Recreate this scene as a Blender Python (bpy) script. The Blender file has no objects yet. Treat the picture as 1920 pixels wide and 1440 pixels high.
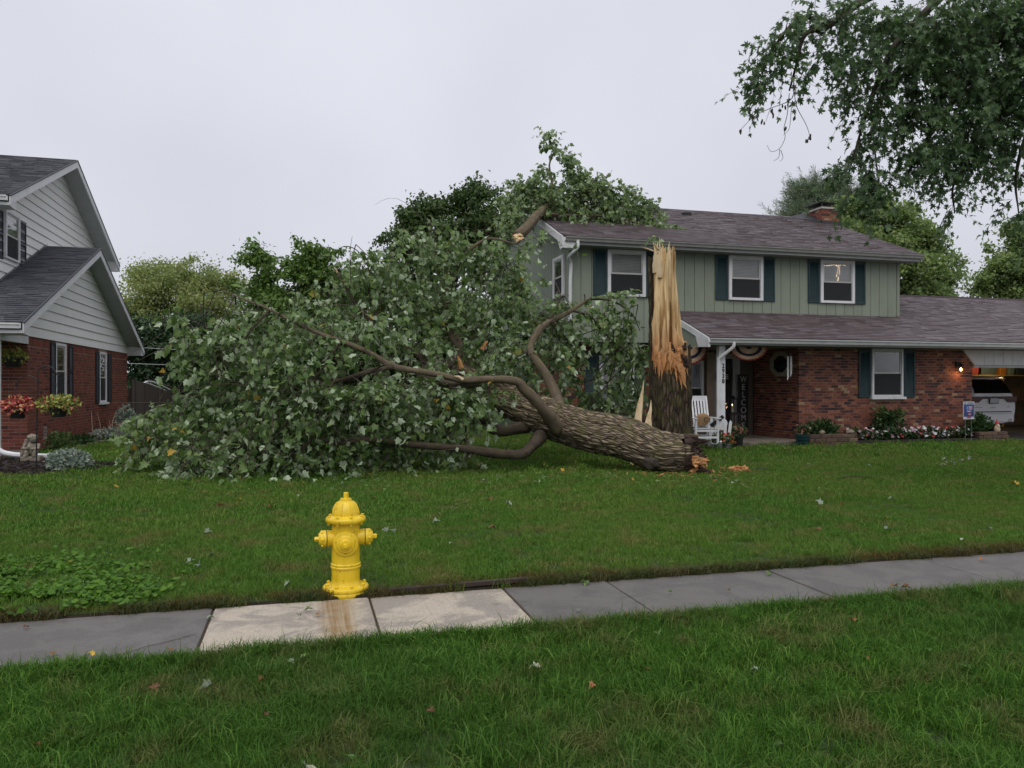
import bpy, bmesh, math, random
import numpy as np
from mathutils import Vector, Matrix, noise as mnoise

random.seed(7)
RNG = np.random.default_rng(11)
SC = bpy.context.scene
COL = SC.collection

# ------------------------------------------------------------------ camera
YAW = math.radians(15.0)
FPX = 1450.0
HOR = 722.0
CAMH = 1.6
cam_d = bpy.data.cameras.new('camera')
cam = bpy.data.objects.new('camera', cam_d)
COL.objects.link(cam)
cam.location = (0, 0, CAMH)
cam.rotation_euler = (math.radians(90), 0, -YAW)
cam_d.sensor_width = 36.0
cam_d.lens = 36.0 * FPX / 1920.0
cam_d.shift_y = 2.0 / 1920.0
cam_d.clip_start = 0.05
cam_d.clip_end = 1500
SC.camera = cam

# ------------------------------------------------------------------ overcast sky and soft sun
SUN_EL, SUN_AZ = math.radians(62), math.radians(200)
world = bpy.data.worlds.new('World')
SC.world = world
world.use_nodes = True
wn = world.node_tree
wn.nodes.clear()
w_out = wn.nodes.new('ShaderNodeOutputWorld')
w_sky = wn.nodes.new('ShaderNodeTexSky')
w_sky.sky_type = 'NISHITA'
w_sky.sun_disc = False
w_sky.sun_elevation = SUN_EL
w_sky.sun_rotation = SUN_AZ
w_sky.dust_density = 6.0
w_hs = wn.nodes.new('ShaderNodeHueSaturation')
w_hs.inputs['Saturation'].default_value = 0.35
w_b1 = wn.nodes.new('ShaderNodeBackground')
w_b1.inputs['Strength'].default_value = 0.022
w_tc = wn.nodes.new('ShaderNodeTexCoord')
w_nz = wn.nodes.new('ShaderNodeTexNoise')
w_nz.inputs['Scale'].default_value = 1.6
w_nz.inputs['Detail'].default_value = 4.0
w_nz.inputs['Roughness'].default_value = 0.45
w_rp = wn.nodes.new('ShaderNodeValToRGB')
w_rp.color_ramp.elements[0].position = 0.3
w_rp.color_ramp.elements[0].color = (0.47, 0.485, 0.545, 1)
w_rp.color_ramp.elements[1].position = 0.72
w_rp.color_ramp.elements[1].color = (0.66, 0.67, 0.74, 1)
w_b2 = wn.nodes.new('ShaderNodeBackground')
w_b2.inputs['Strength'].default_value = 0.86
w_ad = wn.nodes.new('ShaderNodeAddShader')
wn.links.new(w_sky.outputs[0], w_hs.inputs['Color'])
wn.links.new(w_hs.outputs[0], w_b1.inputs['Color'])
wn.links.new(w_tc.outputs['Generated'], w_nz.inputs['Vector'])
wn.links.new(w_nz.outputs['Fac'], w_rp.inputs['Fac'])
wn.links.new(w_rp.outputs[0], w_b2.inputs['Color'])
wn.links.new(w_b1.outputs[0], w_ad.inputs[0])
wn.links.new(w_b2.outputs[0], w_ad.inputs[1])
wn.links.new(w_ad.outputs[0], w_out.inputs['Surface'])

sun_d = bpy.data.lights.new('sun', 'SUN')
sun_d.energy = 1.35
sun_d.angle = math.radians(70)
sun_d.color = (1.0, 0.96, 0.88)
sun = bpy.data.objects.new('sun', sun_d)
COL.objects.link(sun)
_sd = Vector((math.sin(SUN_AZ) * math.cos(SUN_EL), math.cos(SUN_AZ) * math.cos(SUN_EL), math.sin(SUN_EL)))
sun.rotation_euler = _sd.to_track_quat('Z', 'Y').to_euler()
sun.location = (0, 0, 30)

SC.view_settings.view_transform = 'Standard'
SC.view_settings.look = 'None'
SC.view_settings.exposure = 0.3
SC.view_settings.gamma = 1.0
SC.view_settings.use_curve_mapping = False
SC.render.engine = 'CYCLES'
SC.cycles.max_bounces = 6
SC.cycles.transparent_max_bounces = 8
SC.cycles.use_denoising = True

# ------------------------------------------------------------------ from pixels of the photograph to places
CF = np.array([math.sin(YAW), math.cos(YAW), 0.0])
CR = np.array([math.cos(YAW), -math.sin(YAW), 0.0])
CZ = np.array([0, 0, 1.0])
def ray(px, py):
    return CF + CR * ((px - 960) / FPX) + CZ * ((HOR - py) / FPX)
def P(px, py, t):
    return np.array([0, 0, CAMH]) + ray(px, py) * t
def G(px, py, z=0.0):
    t = (CAMH - z) * FPX / (py - HOR)
    return P(px, py, t)
def onY(px, py, Y):
    r = ray(px, py); return P(px, py, Y / r[1])
def onX(px, py, X):
    r = ray(px, py); return P(px, py, X / r[0])

# ------------------------------------------------------------------ objects
ORIGIN = {}
def org(o):
    while o is not None:
        if o.name in ORIGIN: return ORIGIN[o.name]
        o = o.parent
    return np.zeros(3)
def thing(name, label, cat, loc=(0, 0, 0), group=None, kind=None):
    o = bpy.data.objects.new(name, None)
    COL.objects.link(o)
    o.empty_display_size = 0.1
    o.location = tuple(float(v) for v in loc)
    ORIGIN[o.name] = np.array([float(v) for v in loc])
    if label: o['label'] = label
    if cat: o['category'] = cat
    if group: o['group'] = group
    if kind: o['kind'] = kind
    return o
def tag(o, label=None, cat=None, group=None, kind=None):
    if label: o['label'] = label
    if cat: o['category'] = cat
    if group: o['group'] = group
    if kind: o['kind'] = kind
    return o

def link_mesh(name, me, parent=None, recentre=True):
    o = bpy.data.objects.new(name, me)
    COL.objects.link(o)
    if parent is not None:
        o.parent = parent
    return o
def arrays_to_mesh(name, V, faces, mats, parent=None, smooth=False, rnd=None, uv=None, mi=None, origin=None):
    """V (n,3) world coordinates; faces: (m,3)/(m,4) int array or list of index lists"""
    V = np.asarray(V, dtype=np.float64)
    if parent is not None: o0 = org(parent)
    elif origin is not None: o0 = np.asarray(origin, float)
    else: o0 = np.array([V[:, 0].mean(), V[:, 1].mean(), V[:, 2].min()])
    me = bpy.data.meshes.new(name)
    if isinstance(faces, np.ndarray):
        m, k = faces.shape
        me.vertices.add(len(V)); me.loops.add(m * k); me.polygons.add(m)
        me.vertices.foreach_set('co', (V - o0).astype(np.float32).ravel())
        me.loops.foreach_set('vertex_index', faces.astype(np.int32).ravel())
        me.polygons.foreach_set('loop_start', np.arange(0, m * k, k, dtype=np.int32))
        me.polygons.foreach_set('loop_total', np.full(m, k, dtype=np.int32))
    else:
        me.from_pydata([tuple(v) for v in (V - o0)], [], faces)
    if mi is not None: 
        me.polygons.foreach_set('material_index', np.asarray(mi, dtype=np.int32))
    if smooth: me.polygons.foreach_set('use_smooth', np.ones(len(me.polygons), dtype=bool))
    if rnd is not None:
        a = me.attributes.new('rnd', 'FLOAT', 'POINT')
        a.data.foreach_set('value', np.asarray(rnd, dtype=np.float32))
    me.update(calc_edges=True)
    if uv is not None:
        l = me.uv_layers.new(name='UVMap')
        vi = np.empty(len(me.loops), dtype=np.int32); me.loops.foreach_get('vertex_index', vi)
        l.data.foreach_set('uv', np.asarray(uv, dtype=np.float32)[vi].ravel())
    for mm in (mats if isinstance(mats, (list, tuple)) else [mats]): me.materials.append(mm)
    o = link_mesh(name, me, parent)
    if parent is None:
        o.location = tuple(o0); ORIGIN[o.name] = o0
    return o

BOXF = [(0, 3, 2, 1), (4, 5, 6, 7), (0, 1, 5, 4), (1, 2, 6, 5), (2, 3, 7, 6), (3, 0, 4, 7)]
class MB:
    def __init__(self):
        self.V = []; self.F = []; self.R = []; self.S = []; self.M = []; self.r = 0.0; self.m = 0
    def add(self, vs, fs, smooth=False, mi=None):
        b = len(self.V)
        self.V += [tuple(float(c) for c in v) for v in vs]
        self.R += [self.r] * len(vs)
        for f in fs:
            self.F.append([b + i for i in f]); self.S.append(smooth); self.M.append(self.m if mi is None else mi)
        return self
    def box(self, x0, x1, y0, y1, z0, z1, mi=None):
        return self.add([(x0, y0, z0), (x1, y0, z0), (x1, y1, z0), (x0, y1, z0), (x0, y0, z1), (x1, y0, z1), (x1, y1, z1), (x0, y1, z1)], BOXF, mi=mi)
    def cbox(self, c, s, mi=None, rot=None):
        x, y, z = s[0] / 2, s[1] / 2, s[2] / 2
        vs = [(-x, -y, -z), (x, -y, -z), (x, y, -z), (-x, y, -z), (-x, -y, z), (x, -y, z), (x, y, z), (-x, y, z)]
        if rot is not None: vs = [tuple(rot @ Vector(v)) for v in vs]
        return self.add([(v[0] + c[0], v[1] + c[1], v[2] + c[2]) for v in vs], BOXF, mi=mi)
    def bar(self, a, b, w, h, up=(0, 0, 1), mi=None):
        a = Vector(a); b = Vector(b); d = (b - a).normalized(); up = Vector(up)
        s = d.cross(up)
        if s.length < 1e-4: s = d.cross(Vector((0, 1, 0)))
        s.normalize(); u = s.cross(d).normalized()
        s *= w / 2; u *= h / 2
        vs = [a - s - u, a + s - u, a + s + u, a - s + u, b - s - u, b + s - u, b + s + u, b - s + u]
        return self.add(vs, [(0, 1, 2, 3), (4, 7, 6, 5), (0, 4, 5, 1), (1, 5, 6, 2), (2, 6, 7, 3), (3, 7, 4, 0)], mi=mi)
    def prism(self, poly, d, mi=None):
        """poly: 3-D outline; d: extrusion vector"""
        n = len(poly); d = Vector(d)
        vs = [Vector(p) for p in poly] + [Vector(p) + d for p in poly]
        fs = [list(range(n))[::-1], list(range(n, 2 * n))] + [(i, (i + 1) % n, n + (i + 1) % n, n + i) for i in range(n)]
        return self.add(vs, fs, mi=mi)
    def tube(self, pts, rad, seg=8, cap=True, smooth=True, mi=None):
        pts = [Vector(tuple(p)) for p in pts]
        n = len(pts)
        if not hasattr(rad, '__len__'): rad = [rad] * n
        vs = []; fs = []
        prev = None
        for i, p in enumerate(pts):
            d = (pts[min(i + 1, n - 1)] - pts[max(i - 1, 0)]).normalized()
            if prev is None:
                s = d.cross(Vector((0, 0, 1)))
                if s.length < 1e-3: s = d.cross(Vector((0, 1, 0)))
            else:
                s = prev - d * prev.dot(d)
            s.normalize(); prev = s; u = s.cross(d)
            for k in range(seg):
                a = 2 * math.pi * k / seg
                vs.append(p + (s * math.cos(a) + u * math.sin(a)) * rad[i])
        for i in range(n - 1):
            for k in range(seg):
                a = i * seg + k; b = i * seg + (k + 1) % seg
                fs.append((a, a + seg, b + seg, b))
        self.add(vs, fs, smooth, mi)
        if cap:
            b = len(self.V) - len(vs)
            self.F.append([b + k for k in range(seg)]); self.S.append(False); self.M.append(self.m if mi is None else mi)
            self.F.append([b + (n - 1) * seg + k for k in range(seg)][::-1]); self.S.append(False); self.M.append(self.m if mi is None else mi)
        return self
    def lathe(self, prof, c=(0, 0, 0), seg=32, axis='Z', smooth=True, mi=None, rot=None):
        vs = []; fs = []
        n = len(prof)
        for r, z in prof:
            for k in range(seg):
                a = 2 * math.pi * k / seg
                v = Vector((r * math.cos(a), r * math.sin(a), z))
                if rot is not None: v = rot @ v
                vs.append((v.x + c[0], v.y + c[1], v.z + c[2]))
        for i in range(n - 1):
            for k in range(seg):
                a = i * seg + k; b = i * seg + (k + 1) % seg
                fs.append((a, b, b + seg, a + seg))
        b0 = len(self.V)
        self.add(vs, fs, smooth, mi)
        for ring, rev in ((0, True), (n - 1, False)):
            l = [b0 + ring * seg + k for k in range(seg)]
            self.F.append(l[::-1] if rev else l); self.S.append(False); self.M.append(self.m if mi is None else mi)
        return self
    def ball(self, c, r, seg=12, rings=8, rot=None, mi=None, jit=0.0):
        if not hasattr(r, '__len__'): r = (r, r, r)
        vs = []; fs = []
        for i in range(rings + 1):
            th = math.pi * i / rings
            for k in range(seg):
                a = 2 * math.pi * k / seg
                v = Vector((r[0] * math.sin(th) * math.cos(a), r[1] * math.sin(th) * math.sin(a), -r[2] * math.cos(th)))
                if jit: v *= 1 + jit * (mnoise.noise(v * (2.0 / max(r)) + Vector(tuple(c)) * 3))
                if rot is not None: v = rot @ v
                vs.append((v.x + c[0], v.y + c[1], v.z + c[2]))
        for i in range(rings):
            for k in range(seg):
                a = i * seg + k; b = i * seg + (k + 1) % seg
                fs.append((a, b, b + seg, a + seg))
        return self.add(vs, fs, True, mi)
    def build(self, name, mats, parent=None, smooth=None, bevel=0.0, subsurf=0, origin=None):
        o0 = org(parent) if parent is not None else (np.asarray(origin, float) if origin is not None else None)
        V = np.array(self.V)
        if o0 is None: o0 = np.array([V[:, 0].mean(), V[:, 1].mean(), V[:, 2].min()])
        me = bpy.data.meshes.new(name)
        me.from_pydata([tuple(v) for v in (V - o0)], [], self.F)
        S = self.S if smooth is None else [smooth] * len(self.F)
        me.polygons.foreach_set('use_smooth', np.array(S, dtype=bool))
        me.polygons.foreach_set('material_index', np.array(self.M, dtype=np.int32))
        a = me.attributes.new('rnd', 'FLOAT', 'POINT')
        a.data.foreach_set('value', np.array(self.R, dtype=np.float32))
        for mm in (mats if isinstance(mats, (list, tuple)) else [mats]): me.materials.append(mm)
        me.update()
        if any(S): me.set_sharp_from_angle(angle=math.radians(38))
        o = link_mesh(name, me, parent)
        if parent is None:
            o.location = tuple(o0); ORIGIN[o.name] = o0
        if bevel:
            b = o.modifiers.new('bevel', 'BEVEL'); b.width = bevel; b.segments = 2; b.limit_method = 'ANGLE'
        if subsurf:
            s = o.modifiers.new('smooth', 'SUBSURF'); s.levels = subsurf; s.render_levels = subsurf
        return o

def place(o, M4, parent=None):
    """place an object holding a unit mesh with a world matrix under a root that is not rotated"""
    if parent is not None:
        o.parent = parent
        M4 = Matrix.Translation(-Vector(org(parent))) @ M4
    o.matrix_local = M4

def catmull(pts, n=6):
    pts = [np.asarray(p, float) for p in pts]
    if len(pts) < 3: 
        return [pts[0] + (pts[-1] - pts[0]) * i / n for i in range(n + 1)]
    Q = [2 * pts[0] - pts[1]] + pts + [2 * pts[-1] - pts[-2]]
    out = []
    for i in range(1, len(Q) - 2):
        p0, p1, p2, p3 = Q[i - 1], Q[i], Q[i + 1], Q[i + 2]
        for k in range(n):
            t = k / n
            out.append(0.5 * ((2 * p1) + (-p0 + p2) * t + (2 * p0 - 5 * p1 + 4 * p2 - p3) * t * t + (-p0 + 3 * p1 - 3 * p2 + p3) * t ** 3))
    out.append(pts[-1])
    return out

# ------------------------------------------------------------------ materials
class N:
    def __init__(self, name):
        self.mat = bpy.data.materials.new(name)
        self.mat.use_nodes = True
        self.t = self.mat.node_tree
        self.b = self.t.nodes['Principled BSDF']
        self.out = self.t.nodes['Material Output']
    def n(self, typ, **kw):
        x = self.t.nodes.new(typ)
        for k, v in kw.items():
            if k.startswith('i_'):
                x.inputs[k[2:].replace('_', ' ')].default_value = v
            else: setattr(x, k, v)
        return x
    def l(self, a, b): self.t.links.new(a, b)
    def pos(self, sc=(1, 1, 1)):
        g = self.n('ShaderNodeNewGeometry')
        m = self.n('ShaderNodeMapping'); m.inputs['Scale'].default_value = sc
        self.l(g.outputs['Position'], m.inputs['Vector']); return m.outputs[0]
    def objc(self, sc=(1, 1, 1)):
        g = self.n('ShaderNodeTexCoord')
        m = self.n('ShaderNodeMapping'); m.inputs['Scale'].default_value = sc
        self.l(g.outputs['Object'], m.inputs['Vector']); return m.outputs[0]
    def uv(self, sc=(1, 1, 1)):
        g = self.n('ShaderNodeUVMap')
        m = self.n('ShaderNodeMapping'); m.inputs['Scale'].default_value = sc
        self.l(g.outputs[0], m.inputs['Vector']); return m.outputs[0]
    def noise(self, vec, scale, detail=4, rough=0.55, dist=0.0):
        x = self.n('ShaderNodeTexNoise'); x.inputs['Scale'].default_value = scale
        x.inputs['Detail'].default_value = detail; x.inputs['Roughness'].default_value = rough
        x.inputs['Distortion'].default_value = dist
        self.l(vec, x.inputs['Vector']); return x.outputs['Fac']
    def ramp(self, fac, stops, interp='LINEAR'):
        x = self.n('ShaderNodeValToRGB'); cr = x.color_ramp; cr.interpolation = interp
        while len(cr.elements) < len(stops): cr.elements.new(0.5)
        for e, (p, c) in zip(cr.elements, stops):
            e.position = p; e.color = (c[0], c[1], c[2], 1) if hasattr(c, '__len__') else (c, c, c, 1)
        self.l(fac, x.inputs['Fac']); return x.outputs[0]
    def mix(self, fac, a, b, mode='MIX'):
        x = self.n('ShaderNodeMix', data_type='RGBA', blend_type=mode)
        for s, v in ((x.inputs[0], fac), (x.inputs[6], a), (x.inputs[7], b)):
            if hasattr(v, 'is_linked') or hasattr(v, 'links'): self.l(v, s)
            elif hasattr(v, '__len__'): s.default_value = (v[0], v[1], v[2], 1)
            else: s.default_value = v
        return x.outputs[2]
    def math(self, op, a, b=0.0, c=None, clamp=False):
        x = self.n('ShaderNodeMath', operation=op, use_clamp=clamp)
        for s, v in zip(x.inputs, (a, b, c)):
            if v is None: continue
            if hasattr(v, 'links'): self.l(v, s)
            else: s.default_value = v
        return x.outputs[0]
    def rnd(self):
        a = self.n('ShaderNodeAttribute', attribute_name='rnd')
        o = self.n('ShaderNodeObjectInfo')
        return self.math('FRACT', self.math('ADD', a.outputs['Fac'], o.outputs['Random']))
    def sep(self, vec):
        x = self.n('ShaderNodeSeparateXYZ'); self.l(vec, x.inputs[0]); return x.outputs
    def bump(self, h, strength=0.3, dist=0.01):
        x = self.n('ShaderNodeBump'); x.inputs['Strength'].default_value = strength
        x.inputs['Distance'].default_value = dist
        self.l(h, x.inputs['Height']); self.l(x.outputs[0], self.b.inputs['Normal']); return x
    def set(self, col=None, rough=None, metal=None, spec=None):
        for k, v in (('Base Color', col), ('Roughness', rough), ('Metallic', metal), ('Specular IOR Level', spec)):
            if v is None: continue
            s = self.b.inputs[k]
            if hasattr(v, 'links'): self.l(v, s)
            elif hasattr(v, '__len__'): s.default_value = (v[0], v[1], v[2], 1)
            else: s.default_value = v
        return self

def simple(name, col, rough=0.6, var=0.12, scale=6.0, bump=0.0, bscale=60.0, metal=0.0, spec=0.4, dirt=None):
    m = N(name)
    p = m.pos()
    f = m.noise(p, scale, 5)
    lo = tuple(c * (1 - var) for c in col); hi = tuple(min(1, c * (1 + var)) for c in col)
    c = m.ramp(f, [(0.3, lo), (0.7, hi)])
    if dirt:
        f2 = m.noise(p, scale * 0.6, 6, 0.65)
        c = m.mix(m.ramp(f2, [(0.52, 0.0), (0.72, 0.6)]), c, dirt)
    m.set(c, rough, metal, spec)
    if bump: m.bump(m.noise(p, bscale, 3), bump, 0.004)
    return m.mat
def flat(name, col, rough=0.6, metal=0.0, spec=0.4):
    m = N(name); m.set(col, rough, metal, spec); return m.mat
def glow(name, col, strength):
    m = N(name); m.set((0, 0, 0), 0.5)
    m.b.inputs['Emission Color'].default_value = (*col, 1); m.b.inputs['Emission Strength'].default_value = strength
    return m.mat
def pieces(name, stops, rough=0.75, grain=0.18, gscale=25, gs=(1, 1, 1), bump=0.25, bscale=90, spec=0.3, big=None, wet=0.0):
    """per-piece colour from a random number of each piece, with grain"""
    m = N(name)
    c = m.ramp(m.rnd(), stops, 'CONSTANT' if len(stops) > 4 else 'LINEAR')
    g = m.noise(m.pos(gs), gscale, 5, 0.6)
    c = m.mix(1.0, c, m.ramp(g, [(0.25, 1 - grain * 1.6), (0.75, 1 + grain)]), 'MULTIPLY')
    if big:
        b = m.noise(m.pos(), big[0], 4)
        c = m.mix(m.ramp(b, [(0.42, 0.0), (0.66, big[2])]), c, big[1])
    m.set(c, rough, 0, spec)
    if bump: m.bump(m.noise(m.pos(gs), bscale, 3), bump, 0.004)
    return m.mat

M_brick_a = pieces('orange_red_brick', [(0, (.20, .070, .046)), (.16, (.235, .086, .054)), (.34, (.15, .052, .038)), (.5, (.28, .112, .068)), (.64, (.085, .033, .032)), (.76, (.21, .074, .047)), (.87, (.045, .025, .028)), (.955, (.36, .24, .14))], big=(1.2, (.10, .04, .03), .3), gscale=50)
M_brick_b = pieces('dark_red_brick', [(0, (.185, .046, .031)), (.2, (.22, .056, .037)), (.4, (.155, .039, .029)), (.6, (.20, .062, .041)), (.75, (.11, .030, .026)), (.88, (.24, .07, .042)), (.95, (.06, .022, .02))], big=(0.8, (.185, .068, .04), .5), gscale=40)
M_mortar = simple('mortar', (.30, .22, .18), .9, .2, 12, .3)
M_mortar_b = simple('red_mortar', (.36, .24, .20), .9, .2, 12, .3)
M_shingle_a = pieces('plum_shingle', [(0, (.078, .056, .062)), (.15, (.102, .079, .088)), (.32, (.088, .062, .067)), (.5, (.118, .096, .107)), (.66, (.062, .044, .049)), (.8, (.096, .068, .070)), (.92, (.138, .116, .128))], .55, .3, 60, bump=.6, bscale=160, spec=.5, big=(.35, (.14, .115, .125), .35))
M_shingle_b = pieces('charcoal_shingle', [(0, (.04, .042, .054)), (.2, (.055, .057, .07)), (.4, (.034, .036, .046)), (.6, (.065, .067, .082)), (.8, (.045, .046, .06))], .6, .3, 60, bump=.6, bscale=160, spec=.45, big=(.4, (.062, .063, .075), .4))
M_white = simple('white_trim_paint', (.64, .64, .66), .5, .05, 4, .1, dirt=(.42, .43, .43))
M_gutter = simple('grey_white_aluminium', (.40, .41, .41), .42, .06, 5, 0, dirt=(.24, .25, .25))
M_gutter_dk = simple('weathered_grey_gutter', (.20, .20, .19), .5, .08, 5, 0, dirt=(.12, .12, .11))
M_soffit = simple('soffit_white', (.42, .43, .44), .6, .06, 5, .1)
def lap_mat(name, col, dirt):
    m = N(name); p = m.pos()
    r = m.rnd()
    c = m.mix(m.math('MULTIPLY', r, .35), col, tuple(v * .8 for v in col))
    st = m.noise(m.pos((3, 3, .35)), 4, 5, .6)
    c = m.mix(m.ramp(st, [(.45, 0.0), (.8, .55)]), c, dirt)
    c = m.mix(m.ramp(m.noise(p, 1.3, 4), [(.4, 0.0), (.8, .3)]), c, dirt)
    m.set(c, .6, 0, .35)
    m.bump(m.noise(m.pos((6, 6, 60)), 4, 4), .08, .003)
    return m.mat
M_lap = lap_mat('white_lap_siding', (.78, .77, .75), (.60, .595, .58))
M_board = lap_mat('sage_vertical_board', (.232, .262, .208), (.158, .185, .140))
M_green_dk = simple('dark_groove', (.06, .09, .06), .8, .1)
M_shut = simple('dark_teal_shutter_paint', (.012, .036, .042), .5, .2, 8, .1)
M_shut_b = simple('navy_black_shutter_paint', (.014, .016, .026), .45, .2, 8, .1)
M_blind = simple('grey_window_blind', (.30, .31, .31), .7, .06, 6)
M_room = simple('dark_room_behind_glass', (.028, .031, .035), .8, .4, 2)
M_screen = simple('insect_screen', (.06, .065, .07), .8, .15, 3)
def glass(name='window_glass'):
    m = N(name); t = m.t
    tr = m.n('ShaderNodeBsdfTransparent'); gl = m.n('ShaderNodeBsdfGlossy'); gl.inputs['Roughness'].default_value = .02
    fr = m.n('ShaderNodeFresnel'); fr.inputs[0].default_value = 1.45
    mx = m.n('ShaderNodeMixShader')
    m.l(m.math('MULTIPLY', fr.outputs[0], .8, clamp=True), mx.inputs[0]); m.l(tr.outputs[0], mx.inputs[1]); m.l(gl.outputs[0], mx.inputs[2])
    m.l(mx.outputs[0], m.out.inputs['Surface'])
    t.nodes.remove(m.b)
    return m.mat
M_glass = glass()
M_metal = simple('dull_metal', (.32, .32, .33), .4, .15, 6, metal=.8)
M_black = simple('black_iron', (.012, .012, .013), .5, .2, 10)
M_dark = simple('very_dark_void', (.01, .01, .011), .9, .1)
M_white2 = simple('white_furniture_paint', (.66, .67, .70), .45, .05, 6, .05, dirt=(.5, .5, .5))

def concrete(name, col, dark, wet, stain=False):
    m = N(name); p = m.pos()
    f = m.noise(p, 2.2, 8, .65); f2 = m.noise(p, 60, 3, .7); f3 = m.noise(m.pos((1, 1, 1)), 75, 2, .5)
    c = m.ramp(m.noise(p, 2.6, 9, .68, .6), [(.44, dark), (.53, col)])
    c = m.mix(1.0, c, m.ramp(f2, [(.3, .82), (.7, 1.12)]), 'MULTIPLY')
    c = m.mix(m.ramp(f3, [(.66, 0.0), (.72, .7)]), c, tuple(v * 1.8 for v in col))
    c = m.mix(m.ramp(m.noise(p, 5, 6, .7), [(.58, 0.0), (.72, .5)]), c, tuple(v * .62 for v in dark))
    if stain:
        s = m.sep(m.pos()); 
        lines = m.noise(m.pos((60, 1.2, 1)), 1.0, 3, .6)
        c = m.mix(m.ramp(lines, [(.45, 0.0), (.75, .35)]), c, tuple(v * .62 for v in col))
        d = m.math('ABSOLUTE', m.math('SUBTRACT', m.math('ADD', s[0], m.math('MULTIPLY', m.noise(p, 7, 4), .06)), .245))
        band = m.math('MULTIPLY', m.ramp(d, [(.05, 1.0), (.15, 0.0)]), m.ramp(lines, [(.3, .45), (.6, 1.0)]))
        band = m.math('MULTIPLY', band, m.ramp(m.noise(m.pos((1, 2, 1)), 3, 4), [(.25, .5), (.6, .95)]))
        c = m.mix(band, c, (.20, .115, .035))
    r = m.ramp(m.noise(p, 1.7, 5), [(.35, wet), (.65, wet + .3)])
    m.set(c, r, 0, .4)
    m.bump(m.math('ADD', f2, m.math('MULTIPLY', f3, .7)), .25, .003)
    return m.mat
M_conc_old = concrete('old_grey_sidewalk_concrete', (.128, .119, .114), (.104, .097, .094), .40)
M_conc_new = concrete('pale_new_sidewalk_concrete', (.43, .375, .305), (.27, .24, .21), .40, True)
M_conc_porch = concrete('porch_concrete', (.20, .17, .14), (.13, .11, .09), .5)
M_crack = simple('dirt_in_joint', (.045, .03, .02), .95, .4, 30)

def leafmat(name, top, under, dead=None, trans=.25, rough=.45, tint=None):
    """leaf blades: greener upper side, paler under side"""
    m = N(name)
    r = m.rnd()
    ca = m.ramp(r, [(0, tuple(v * .62 for v in top)), (.5, top), (1, (top[0] * 1.55, top[1] * 1.3, top[2] * 1.25))])
    cb = m.ramp(r, [(0, tuple(v * .75 for v in under)), (1, tuple(v * 1.15 for v in under))])
    g = m.n('ShaderNodeNewGeometry')
    c = m.mix(g.outputs['Backfacing'], ca, cb)
    if tint:
        c = m.mix(m.ramp(m.noise(m.pos(), tint[0], 3), [(.4, 0.0), (.65, tint[2])]), c, tint[1])
    if dead:
        c = m.mix(m.ramp(r, [(.993, 0.0), (.994, 1.0)]), c, dead)
    m.set(c, rough, 0, .22)
    tl = m.n('ShaderNodeBsdfTranslucent')
    m.l(m.mix(1.0, c, (1.25, 1.5, .7), 'MULTIPLY'), tl.inputs['Color'])
    mx = m.n('ShaderNodeMixShader'); mx.inputs[0].default_value = trans
    m.l(m.b.outputs[0], mx.inputs[1]); m.l(tl.outputs[0], mx.inputs[2])
    m.l(mx.outputs[0], m.out.inputs['Surface'])
    return m.mat

def barkmat(name, ridge, furrow, moss, mossamt=.5, us=16, vs=3.2, depth=.03):
    m = N(name)
    uv = m.uv()
    wob = m.n('ShaderNodeTexNoise'); wob.inputs['Scale'].default_value = 3.0; wob.inputs['Detail'].default_value = 4
    m.l(uv, wob.inputs['Vector'])
    vm = m.n('ShaderNodeVectorMath', operation='MULTIPLY_ADD'); m.l(wob.outputs['Color'], vm.inputs[0])
    vm.inputs[1].default_value = (.10, .10, 0); m.l(uv, vm.inputs[2])
    mp = m.n('ShaderNodeMapping'); mp.inputs['Scale'].default_value = (us, vs, 1); m.l(vm.outputs[0], mp.inputs['Vector'])
    vo = m.n('ShaderNodeTexVoronoi', feature='DISTANCE_TO_EDGE'); vo.inputs['Scale'].default_value = 1.0
    m.l(mp.outputs[0], vo.inputs['Vector'])
    h = m.ramp(vo.outputs['Distance'], [(.0, 0.0), (.28, 1.0)])
    fine = m.noise(uv, 45, 5, .65)
    mid = m.noise(uv, 5, 5)
    c = m.mix(h, furrow, ridge)
    c = m.mix(1.0, c, m.ramp(fine, [(.25, .6), (.75, 1.3)]), 'MULTIPLY')
    c = m.mix(m.math('MULTIPLY', m.ramp(mid, [(.46, 0.0), (.62, mossamt)]), m.ramp(fine, [(.35, .4), (.6, 1.0)])), c, moss)
    m.set(c, .85, 0, .25)
    m.bump(m.math('ADD', h, m.math('MULTIPLY', fine, .5)), .9, depth)
    return m.mat
M_bark = barkmat('mossy_furrowed_bark', (.34, .265, .19), (.032, .024, .016), (.15, .15, .05), .6, 25, 4.6, .035)
M_bark_st = barkmat('brown_stump_bark', (.125, .09, .062), (.020, .014, .011), (.075, .08, .02), .75, 20, 3.0)
M_limb = barkmat('smooth_limb_bark', (.135, .105, .074), (.095, .074, .052), (.12, .108, .045), .6, 10, 4, .004)
M_limb_dk = barkmat('dark_shaded_limb_bark', (.075, .058, .042), (.05, .038, .028), (.075, .07, .03), .5, 10, 4, .004)  # bark of thin limbs; dark tone also paints the low limb's underside shade
M_twig = simple('dark_twig', (.05, .038, .028), .8, .2, 20)
M_bark_bg = simple('grey_trunk_bark', (.09, .075, .06), .9, .3, 8, .6, 30)

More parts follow.
